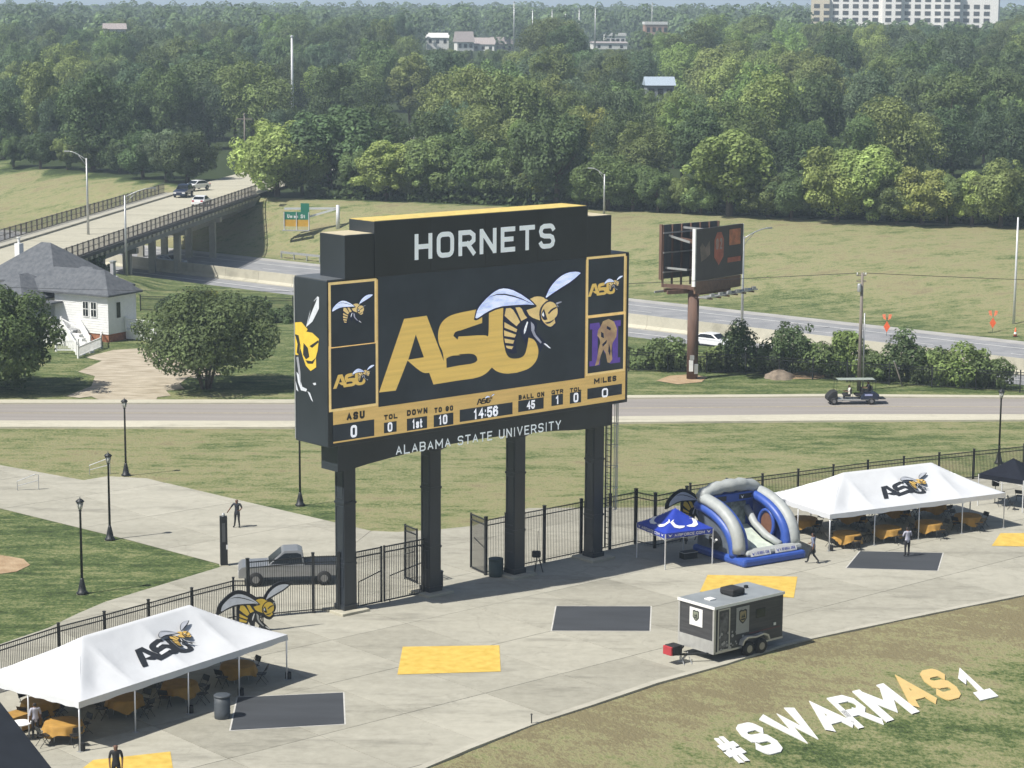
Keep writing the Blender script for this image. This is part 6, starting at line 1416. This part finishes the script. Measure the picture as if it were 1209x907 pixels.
def trunk_mesh(seed, h_, r, z_top, spread):
    rnd = random.Random(seed); m = MB()
    m.tube([(0, 0, -.4), (rnd.uniform(-.1, .1), rnd.uniform(-.1, .1), z_top * .5), (rnd.uniform(-.3, .3), rnd.uniform(-.3, .3), z_top)], [r * 1.25, r * .85, r * .5], 8)
    for i in range(5):
        a = rnd.uniform(0, 6.28); z = z_top * rnd.uniform(.4, .8); L_ = spread * rnd.uniform(.6, 1)
        m.tube([(0, 0, z), (L_ * .5 * math.cos(a), L_ * .5 * math.sin(a), z + h_ * .14), (L_ * math.cos(a), L_ * math.sin(a), z + h_ * .30)], [r * .5, r * .3, r * .1], 6)
    me = m.mesh('trunk'); me.materials.append(M_BARK); return me
PROTO = {}
for kd, args in dict(oak=[(13, 12.5, .7), (12, 13.3, .6), (14.5, 13, .8), (11, 14.2, .5)], edge=[(10, 9.6, .35), (8.6, 10, .3), (11.5, 9.4, .35)], tall=[(7.5, 15.2, .7), (8.5, 15.8, .8)], cone=[(7, 12, .5)]).items():
    PROTO[kd] = []
    for i, (w_, h_, z0) in enumerate(args):
        sd_ = sum(map(ord, kd)) + i * 17
        PROTO[kd].append((crown_mesh('crown', sd_, w_, h_, z0, 64, 17000, .44, 'cone' if kd == 'cone' else 'round', .22), trunk_mesh(sd_, h_, .3, z0 + h_ * .55, w_ * .3), w_, z0 + h_))
FOL = dict(dark=(.102, .148, .062), mid=(.145, .198, .075), olive=(.190, .240, .085), yell=(.285, .335, .105), fresh=(.225, .305, .095), blue=(.115, .166, .090))
rt = random.Random(11)
CNAME = dict(dark='dark green', mid='mid green', olive='olive green', yell='yellow green', fresh='bright green', blue='blue green')
KNAME = dict(oak='broad tree', tall='tall narrow tree', edge='bushy tree', cone='slim pointed tree')
def tree_label(kd, colr, p):
    r_ = p.x / p.y
    near = 'near the street past the bridge' if r_ < -.10 else 'across from the scoreboard' if r_ < .05 else 'across from the billboard' if r_ < .13 else 'on the hotel side of the wood'
    if p.x < -64 and p.y < 520: near = 'on the hill beside the bridge'
    dp = hs(p.x, p.y) - bank_top(p.x); far = 'at the wood edge' if kd in ('edge', 'cone') else 'just inside the wood' if dp < 70 else 'amid the wood' if dp < 230 else 'deep in the wood'
    return f'{CNAME[colr]} {KNAME[kd]} {far} {near}'
def tree(kd, colr, p, h, wf=1.0, label=None, name=None, group=None):
    cm, tm, w_, hh = rt.choice(PROTO[kd]); k = h / hh; lb = label or tree_label(kd, colr, p)
    t = thing(name or {'oak': 'oak_tree', 'edge': 'bushy_tree', 'tall': 'tall_tree', 'cone': 'narrow_tree'}[kd], lb, 'tree', p, rt.uniform(0, 6.28), group or lb)
    t.scale = (k * wf * rt.uniform(.88, 1.18), k * wf * rt.uniform(.88, 1.18), k)
    for nm, m in (('crown', cm), ('trunk', tm)):
        o = bpy.data.objects.new(nm, m); COL.objects.link(o); o.parent = t
        f = FOL[colr]; v = rt.uniform(.78, 1.25); hshift = rt.uniform(.9, 1.1); o.color = (f[0] * v * hshift, f[1] * v, f[2] * v, 1)
    return t
# keep-clear windows: (u0, u1, v0, v1, distance of the thing seen there)
CLEAR = [(232, 306, 188, 240, 470), (122, 141, 30, 37, 640), (762, 790, 87, 100, 500), (500, 612, 38, 56, 900), (700, 738, 44, 54, 950), (758, 786, 20, 34, 1000), (958, 1166, -5, 20, 1000), (337, 343, 50, 128, 480), (406, 410, 55, 74, 700), (232, 240, 122, 190, 425), (282, 288, 141, 215, 400)]
def cap_height(p, h, halfw):
    d = p.y
    for u0, u1, v0, v1, D in CLEAR:
        if d >= D - 3: continue
        u, _ = proj(p); hw_ = halfw / d * FPX
        if u + hw_ * .85 > u0 and u - hw_ * .85 < u1:
            zmax = hit(u, v1 + 2, p, Vector((0, -1, 0))).z - p.z
            if zmax < h and hit(u, v0, p, Vector((0, -1, 0))).z > p.z: h = min(h, zmax)
    return h
# the front row along the top of the bank: base point, height in px, colour
for u, v, hpx, kd, c in ((322, 240, 92, 'edge', 'yell'), (352, 236, 62, 'edge', 'olive'), (384, 234, 104, 'edge', 'dark'), (420, 238, 58, 'edge', 'mid'), (452, 241, 72, 'edge', 'yell'), (476, 240, 60, 'edge', 'olive'), (508, 241, 78, 'edge', 'olive'), (540, 241, 84, 'edge', 'mid'),
    (575, 242, 70, 'edge', 'mid'), (606, 243, 58, 'edge', 'dark'), (629, 244, 84, 'cone', 'yell'), (655, 246, 112, 'edge', 'dark'), (690, 248, 52, 'edge', 'mid'), (716, 250, 66, 'edge', 'olive'), (746, 251, 56, 'edge', 'mid'), (776, 253, 50, 'edge', 'mid'), (806, 254, 46, 'edge', 'olive'),
    (862, 256, 104, 'edge', 'yell'), (828, 255, 44, 'edge', 'mid'), (908, 258, 54, 'edge', 'mid'), (936, 260, 58, 'edge', 'dark'), (990, 262, 90, 'edge', 'yell'), (1030, 263, 94, 'edge', 'yell'), (1062, 264, 60, 'edge', 'mid'), (1092, 264, 70, 'edge', 'yell'), (1122, 265, 62, 'edge', 'olive'), (1152, 265, 66, 'edge', 'yell'), (1186, 266, 80, 'edge', 'olive'), (1225, 266, 76, 'edge', 'mid'),
    (8, 206, 36, 'edge', 'mid'), (40, 207, 44, 'edge', 'dark'), (72, 208, 40, 'edge', 'olive'), (104, 210, 46, 'edge', 'mid'), (134, 212, 44, 'edge', 'dark'), (162, 218, 56, 'edge', 'dark'), (190, 222, 64, 'edge', 'blue'), (215, 222, 62, 'edge', 'dark')):
    p = T(u, v); p = p + Vector((0, 3.5, 0)); p.z = terrain(p.x, p.y); tree(kd, c, p, hpx * p.y / FPX * 1.02, rt.uniform(.95, 1.25))
# the wood behind, row after row
CN = ['dark'] * 6 + ['mid'] * 5 + ['blue'] * 4 + ['olive'] * 4 + ['fresh'] * 2 + ['yell'] * 1
d = 0; far_sites = []
row = 0; D = 20.0
while D < 1500:
    sp_ = 9.5 if D < 200 else 11 + D * .006; wrow = 0
    Y0 = 318 + D; x = -.245 * Y0 - 10
    while x < .25 * Y0 + 10:
        q = Vector((x + rt.uniform(-3, 3), Y0 + rt.uniform(-7, 7) , 0)); x += sp_ * rt.uniform(.8, 1.25)
        if hs(q.x, q.y) < bank_top(q.x) + 5: continue
        qq = q - BR_B; al_, of_ = qq.dot(BR_D), qq.dot(BR_N)
        if 0 < al_ < 140 and -9 < of_ - al_ * .09 < 12: continue
        q.z = terrain(q.x, q.y); h = rt.uniform(11.5, 17.5) * (1.0 if D > 60 else .85); h2 = cap_height(q, h, 5)
        if h2 < 4: continue
        if h2 < h: h = h2
        kd = 'tall' if rt.random() < .2 else 'oak'; c = rt.choice(CN); u_, v_ = proj(q + Vector((0, 0, h * .7)))
        if 780 < u_ < 930 and 30 < v_ < 140 and rt.random() < .6: c = 'fresh'
        if Y0 > 760: far_sites.append((q, h, c)); continue
        tree(kd, c, q, h, rt.uniform(.85, 1.1))
    D += 22 if D < 120 else 34 if D < 420 else 55; row += 1
for u_, v_ in ((119, 40), (127, 41), (135, 42), (143, 40), (131, 46)):
    q = at(u_, v_, 612 - (v_ - 40) * 4); g_ = terrain(q.x, q.y); tree('oak', rt.choice(CN), Vector((q.x, q.y, g_)), q.z - g_, .8)
# far wood that reads as one mass
rnd = random.Random(5); vs = []; fs = []; tone = []; tint = []
for q, h, c in far_sites:
    rr = h * .42
    for i in range(360):
        dv_ = Vector((rnd.gauss(0, 1), rnd.gauss(0, 1), rnd.gauss(.4, 1))).normalized(); lump = 1 + .22 * math.sin(dv_.x * 5 + q.x) * math.cos(dv_.z * 6 + q.y)
        p = q + Vector((dv_.x * rr * lump, dv_.y * rr * lump, h * .55 + dv_.z * h * .45 * lump)); nn = (dv_ + Vector((rnd.gauss(0, .4), rnd.gauss(0, .4), rnd.gauss(.2, .4)))).normalized()
        a = nn.orthogonal().normalized(); b2 = nn.cross(a); s_ = rnd.uniform(.45, 1.05); k = len(vs)
        vs += [p + a * s_, p + b2 * s_ * .7, p - a * s_, p - b2 * s_ * .7]; fs.append((k, k + 1, k + 2, k + 3)); tone += [rnd.uniform(.7, 1.2) * (1.5 if c in ('yell', 'fresh') else 1.0)] * 4
me = bpy.data.meshes.new('distant_wood'); me.from_pydata(vs, [], fs); me.update(); at_ = me.attributes.new('tone', 'FLOAT', 'POINT'); at_.data.foreach_set('value', tone); me.materials.append(M_LEAF)
o = bpy.data.objects.new('distant_wood', me); COL.objects.link(o); o.color = (.120, .175, .080, 1); o['kind'] = 'stuff'; o['label'] = 'distant wood running to the horizon'
# far low woods on the plain
vs = []; fs = []; tone = []
for i in range(5200):
    Y0 = 1700 + rnd.random() ** 1.3 * 9000; x = rnd.uniform(-.26, .26) * Y0; z = terrain(x, Y0); s_ = rnd.uniform(8, 22) * (1 + Y0 / 6000); k = len(vs); hh = rnd.uniform(7, 13)
    for a in range(3):
        aa = a * 2.1 + rnd.random(); dx, dy = math.cos(aa) * s_, math.sin(aa) * s_; k = len(vs)
        vs += [(x - dx, Y0 - dy, z), (x + dx, Y0 + dy, z), (x + dx * .8, Y0 + dy * .8, z + hh * rnd.uniform(.7, 1)), (x, Y0, z + hh), (x - dx * .8, Y0 - dy * .8, z + hh * rnd.uniform(.7, 1))]; fs.append((k, k + 1, k + 2, k + 3, k + 4)); tone += [rnd.uniform(.7, 1.2)] * 5
me = bpy.data.meshes.new('horizon_wood'); me.from_pydata(vs, [], fs); me.update(); at_ = me.attributes.new('tone', 'FLOAT', 'POINT'); at_.data.foreach_set('value', tone); me.materials.append(M_LEAF)
o = bpy.data.objects.new('horizon_wood', me); COL.objects.link(o); o.color = (.045, .070, .032, 1); o['kind'] = 'stuff'; o['label'] = 'low woods on the far plain'
# undergrowth filling the foot of the wood edge
vs = []; fs = []; tone = []; rnd = random.Random(3)
for i in range(24000):
    x = rnd.uniform(-75, 85); st_ = bank_top(x) + rnd.uniform(1, 9); y = (st_ - .65 * x) / .76
    if x < -30: continue
    p = Vector((x, y, terrain(x, y) + rnd.random() ** 1.5 * 3.2 * (.6 + .4 * math.sin(x * .9) * math.sin(x * .37 + 1)))); nn = Vector((rnd.gauss(0, 1), rnd.gauss(-.5, 1), rnd.gauss(.8, 1))).normalized(); a = nn.orthogonal().normalized(); b2 = nn.cross(a); s_ = rnd.uniform(.2, .5); k = len(vs)
    vs += [p + a * s_, p + b2 * s_ * .7, p - a * s_, p - b2 * s_ * .7]; fs.append((k, k + 1, k + 2, k + 3)); tone += [rnd.uniform(.6, 1.25)] * 4
me = bpy.data.meshes.new('undergrowth'); me.from_pydata(vs, [], fs); me.update(); at_ = me.attributes.new('tone', 'FLOAT', 'POINT'); at_.data.foreach_set('value', tone); me.materials.append(M_LEAF)
o = bpy.data.objects.new('undergrowth', me); COL.objects.link(o); o.color = (.075, .112, .038, 1); o['kind'] = 'stuff'; o['label'] = 'undergrowth along the foot of the wood'

def own_tree(name, label, cat, p, cms, tr, colr):
    t = thing(name, label, cat, p)
    for nm, m in (('crown', cms), ('trunk', tr)):
        o = bpy.data.objects.new(nm, m); COL.objects.link(o); o.parent = t; o.color = (*colr, 1)
    return t
p = G(243, 463); m = MB()
for i in range(5):
    a = i * 1.26 + .3; m.tube([(.25 * math.cos(a), .25 * math.sin(a), -.2), (.7 * math.cos(a), .7 * math.sin(a), 1.4), (2.2 * math.cos(a), 2.2 * math.sin(a), 4.2)], [.13, .10, .04], 7)
tm = m.mesh('trunk'); tm.materials.append(M_BARK)
cm = crown_mesh('crown', 77, 13.2, 8.2, .0, 90, 32000, .32, 'spread', .2)
own_tree('lawn_tree', 'broad multi stemmed tree shading the lawn beside the driveway', 'tree', p, cm, tm, (.125, .165, .066))
cm = crown_mesh('crown', 78, 5.6, 4.2, 1.0, 30, 6000, .36, 'round', .26); own_tree('lawn_tree', 'small yellow green tree behind the broad lawn tree', 'tree', T(238, 415), cm, trunk_mesh(5, 5, .14, 2.5, 1.5), (.22, .235, .050))
cm = crown_mesh('crown', 79, 11.5, 8.6, .2, 95, 26000, .34, 'round', .19); own_tree('lawn_tree', 'dense dark tree in front of the white house porch', 'tree', G(-6, 468), cm, trunk_mesh(6, 8, .22, 4, 2.5), (.105, .150, .054))
cm = crown_mesh('crown', 80, 5.0, 3.0, .1, 24, 4000, .34, 'round', .28); own_tree('roadside_bush', 'green bush growing between the house and the bridge', 'bush', G(112, 332), cm, trunk_mesh(9, 3, .08, 1.5, 1), (.095, .150, .050))
# shrubs grown through the fence along the highway cutting
i = 0
for u, v, wpx, hpx, c, lab in ((752, 434, 40, 36, 'mid', 'low green shrub hedge beside the billboard post'), (790, 436, 50, 38, 'mid', 'low green shrub mass before the billboard post'), (845, 436, 44, 36, 'olive', 'rounded olive shrub behind the billboard post'), (872, 437, 40, 60, 'dark', 'upright dark spiky shrub below the curved light pole'),
    (908, 438, 40, 46, 'mid', 'ragged green shrub beside the earth mound'), (938, 440, 54, 64, 'dark', 'tall dark shrub behind the earth mound'), (976, 442, 56, 50, 'mid', 'wide green shrub next to the utility pole'), (1003, 443, 40, 54, 'fresh', 'pale topped shrub behind the utility pole'),
    (1040, 446, 50, 50, 'mid', 'green shrub beside the leaning post'), (1068, 447, 44, 64, 'dark', 'tall dark pointed shrub behind the leaning post'), (1100, 449, 60, 46, 'mid', 'spreading green shrub in the roadside hedge'), (1140, 451, 64, 52, 'fresh', 'large bright shrub at the hedge end'), (1176, 453, 56, 50, 'mid', 'last rounded shrub of the hedge by the fence post'),
    (560, 420, 60, 30, 'mid', 'low shrub glimpsed beyond the scoreboard'), (330, 385, 40, 22, 'dark', 'low dark hedge on the far lawn beside the wire fence'), (290, 380, 46, 22, 'dark', 'low dark hedge behind the broad lawn tree'), (205, 372, 50, 20, 'dark', 'low dark hedge behind the white side deck')):
    p = G(u, v); s_ = p.y / FPX; p = p + Vector((0, wpx * s_ * .3, 0)); cm = crown_mesh('foliage', 200 + i, wpx * s_ * 1.5, hpx * s_ * (.8, 1.12, .95, 1.2)[i % 4], -.3, 30, 4500, .32, 'cone' if 'spiky' in lab or 'pointed' in lab else 'round', .3)
    t = thing('shrub', lab, 'shrub', p); o = bpy.data.objects.new('foliage', cm); COL.objects.link(o); o.parent = t; o.color = (*FOL[c], 1)
    o = bpy.data.objects.new('stem', trunk_mesh(300 + i, hpx * s_, .06, hpx * s_ * .6, .6)); COL.objects.link(o); o.parent = t; i += 1
fence('dark wire fence grown through with shrubs along the highway cutting', [G(742, 437), G(880, 439), G(1000, 447), G(1100, 452), G(1204, 457), G(1290, 460)], 1.7, 'wire_fence', 3.0)
# earth mound
p = T(920, 443); b = MB(); n = 20; prof = [(1.25, -.1), (1.0, .25), (.65, .5), (.3, .62), (.05, .65)]
b.add([(r * (1 + .18 * math.sin(j * 1.9 + i)) * math.cos(2 * math.pi * j / n), r * (1 + .15 * math.cos(j * 2.3 + i)) * math.sin(2 * math.pi * j / n), z + .08 * math.sin(j * 3.1 + i * 2)) for i, (r, z) in enumerate(prof) for j in range(n)], [(i * n + j, i * n + (j + 1) % n, (i + 1) * n + (j + 1) % n, (i + 1) * n + j) for i in range(4) for j in range(n)])
o = b.build('earth_mound', mat('mound', (.20, .16, .12), .95, .35, 2, bump=.8), None, True); o.location = p; tag(o, 'small brown earth mound beside the roadside shrubs', 'mound')

# ------------------------------------------------------------------ far buildings and masts
def far_house(label, u, v, Y, wpx, hpx, rot, wallm, roofm, cat='house', name='distant_house'):
    c = at(u, v, Y); g = terrain(c.x, c.y); w_ = wpx * Y / FPX; zt = c.z; e = max(zt - hpx * Y / FPX * .55, g + 2.5); dp = w_ * .7
    t = thing(name, label, cat, (c.x, c.y, g), rot); MB().box(-w_ / 2, w_ / 2, 0, dp, 0, e - g).build('wall', wallm, t)
    h0, h1 = e - g, zt - g
    MB().add([(-w_ / 2 - .4, -.4, h0), (w_ / 2 + .4, -.4, h0), (w_ / 2 + .4, dp + .4, h0), (-w_ / 2 - .4, dp + .4, h0), (-w_ / 2 - .4, dp / 2, h1), (w_ / 2 + .4, dp / 2, h1)], [(0, 1, 5, 4), (2, 3, 4, 5), (0, 4, 3), (1, 2, 5), (0, 3, 2, 1)]).build('roof', roofm, t)
    for i in range(3):
        x = -w_ / 3 + i * w_ / 3; MB().box(x - .6, x + .6, -.06, -.01, max(.5, h0 - 2.2), h0 - .7).build('window', M_GLASS, t)
    return t
FW = mat('far_white', (.70, .69, .66), .7); FR = mat('far_roof', (.33, .29, .28), .9, .2); FB = mat('far_brick', (.36, .22, .16), .9)
far_house('pale roofed house deep in the wood past the bridge', 131, 33, 640, 24, 12, .25, FW, FR)
far_house('low building with blue grey metal roof among the trees', 776, 89, 500, 32, 18, .1, mat('far_grey', (.22, .24, .26), .8), mat('metal_roof', (.36, .43, .50), .5, .05), 'building', 'distant_building')  # walls in an even dark blue-grey
far_house('white gabled house in the far housing block', 545, 38, 905, 20, 22, .3, FW, FR, 'house')
far_house('pale house with brown roof in the far housing block', 566, 45, 910, 26, 22, -.2, FW, FR)
far_house('cream house at the end of the far housing block', 590, 44, 915, 24, 24, .4, mat('far_cream', (.60, .50, .42), .8), FR)
far_house('long low white roofed building beyond the housing block', 512, 40, 930, 26, 10, .05, FW, FW, 'building', 'distant_building')
far_house('brown roofed house in a clearing of the far wood', 716, 48, 950, 40, 18, .1, FW, FR)
def far_flat(label, u, v, Y, wpx, wallm):
    c = at(u, v, Y); g = terrain(c.x, c.y); w_ = wpx * Y / FPX; h0 = c.z - g; t = thing('distant_building', label, 'building', (c.x, c.y, g), .1)
    MB().box(-w_ / 2, w_ / 2, 0, w_ * .6, 0, h0 - 1.2).build('wall', wallm, t); MB().box(-w_ / 2 - .3, w_ / 2 + .3, -.3, w_ * .6 + .3, h0 - 1.199, h0).build('parapet', FW, t)
    for i in range(4):
        x = -w_ * .36 + i * w_ * .24; MB().box(x - .7, x + .7, -.06, -.01, h0 - 4.4, h0 - 2.4).build('window', M_GLASS, t)
far_flat('pale flat roofed building on the far hill', 722, 38, 1005, 24, FW)
far_flat('brick building with white parapet on the far hill', 771, 24, 1010, 28, FB)
# hotel
hc = at(1062, 24, 1000); hg = terrain(hc.x, hc.y); hot = thing('distant_hotel', 'large white many windowed hotel block above the trees', 'building', (hc.x, hc.y, hg), R(-14))
HWd = 80; zt = 40 - hg
for i, (x0, x1, dy, top) in enumerate(((-40, -32, -2, 34), (-32, -9.02, 0, 35.5), (-9, -1.02, -3, 38), (-1, 15.98, 0, 35.5), (16, 24, -3, 38), (24.02, 40, 0, 34))):
    MB().box(x0, x1, dy, 16, 0, top - hg).build('wall', mat('hotel_white', (.82, .80, .76), .7, .05) if i else mat('hotel_cream', (.62, .55, .42), .7, .05), hot)
    k = 0; x = x0 + 1.3
    while x < x1 - 2:
        for r_ in range(3, 11):
            z = r_ * 2.9 - .6
            if z + 2 < top - hg: MB().box(x, x + 2.5, dy - .12, dy - .02, z, z + 1.75).build('window', mat('hotel_glass', (.06, .065, .07), .3, .1), hot)
        x += 4.3
MB().box(-40.5, 40.5, .3, 16.5, 38.1 - hg, 39 - hg).build('parapet', FW, hot)
def mast(u, v0, v1, Y, label, m=M_STEEL, r=.35, cross=False):
    a = at(u, v0, Y); g = terrain(a.x, a.y); t = thing('distant_pole', label, 'pole', (a.x, a.y, g)); z = a.z - g
    MB().tube([(0, 0, -.5), (0, 0, z)], [r, r * .6], 8).build('shaft', m, t, True); MB().lathe([(r * .9, z), (r * .9, z + .3), (r * .3, z + .4)], 8).build('cap', m, t)
    if cross: MB().bar((-1.4, 0, z - .6), (1.4, 0, z - .6), .2).build('crossarm', m, t)
mast(340, 47, 135, 480, 'very tall white pole rising from the wood', r=.36); mast(408, 53, 78, 700, 'white pole top showing above the dark wood', r=.35)
for u, v, lb in ((602, 3, 'tall pale pole at the far housing block'), (624, 12, 'grey pole in the row beyond the housing block, first beside the tall pale pole'), (647, 12, 'grey pole second in the far row'), (663, 12, 'grey pole third in the far row'), (679, 10, 'grey pole fourth in the far row'), (698, 8, 'grey pole last in the far row')): mast(u, v, v + 40, 880, lb, M_GREYM, .3)
mast(765, 2, 20, 1012, 'thin mast on the brick building roof', M_GREYM, .2); mast(236, 121, 190, 425, 'wooden utility pole beside the street past the bridge', M_WOOD, .2, True); mast(285, 140, 215, 400, 'wooden utility pole at the street corner past the bridge', M_WOOD, .2, True)

# ------------------------------------------------------------------ dark roof edge of the stadium stand below the viewpoint
q0, q1 = at(-30, 839, 46), at(112, 915, 46); st = thing('stand_roof', 'dark roof edge of the stadium stand in front of the white tent', 'roof', (0, 0, 0))
d_ = Vector((q1.x - q0.x, -6, q1.z - q0.z)); A_ = q0 - d_ * .5; B_ = q1 + d_ * .6; bk2 = Vector((-5, -9, 0))
vs = [A_, B_, B_ + bk2, A_ + bk2]; dn = Vector((0, 0, .5))
MB().add([*vs, *[v - dn for v in vs]], [(0, 1, 2, 3), (7, 6, 5, 4), (0, 4, 5, 1), (1, 5, 6, 2), (2, 6, 7, 3), (3, 7, 4, 0)]).build('roof_deck', mat('stand_dark', (.016, .019, .024), .6, .2), st)
for k in (.25, .75):
    c = A_.lerp(B_, k) + bk2 * .5; g_ = terrain(c.x, c.y); MB().tube([(c.x, c.y, g_ - .3), (c.x, c.y, c.z - .4)], .3, 10).build('column', M_BLKMET, st, True)

# ------------------------------------------------------------------ air
hzb = MB().box(-3200, 3200, -300, 11500, -12, 52).build('haze', [], None); hzb['kind'] = 'stuff'; hzb['label'] = 'pale summer haze'
hm = bpy.data.materials.new('haze'); hm.use_nodes = True; n = hm.node_tree.nodes; n.remove(n['Principled BSDF'])
pv = n.new('ShaderNodeVolumePrincipled'); pv.inputs['Color'].default_value = (.72, .87, 1.0, 1); pv.inputs['Density'].default_value = .00033; pv.inputs['Anisotropy'].default_value = 0
hm.node_tree.links.new(pv.outputs[0], n['Material Output'].inputs['Volume']); hzb.data.materials.append(hm)
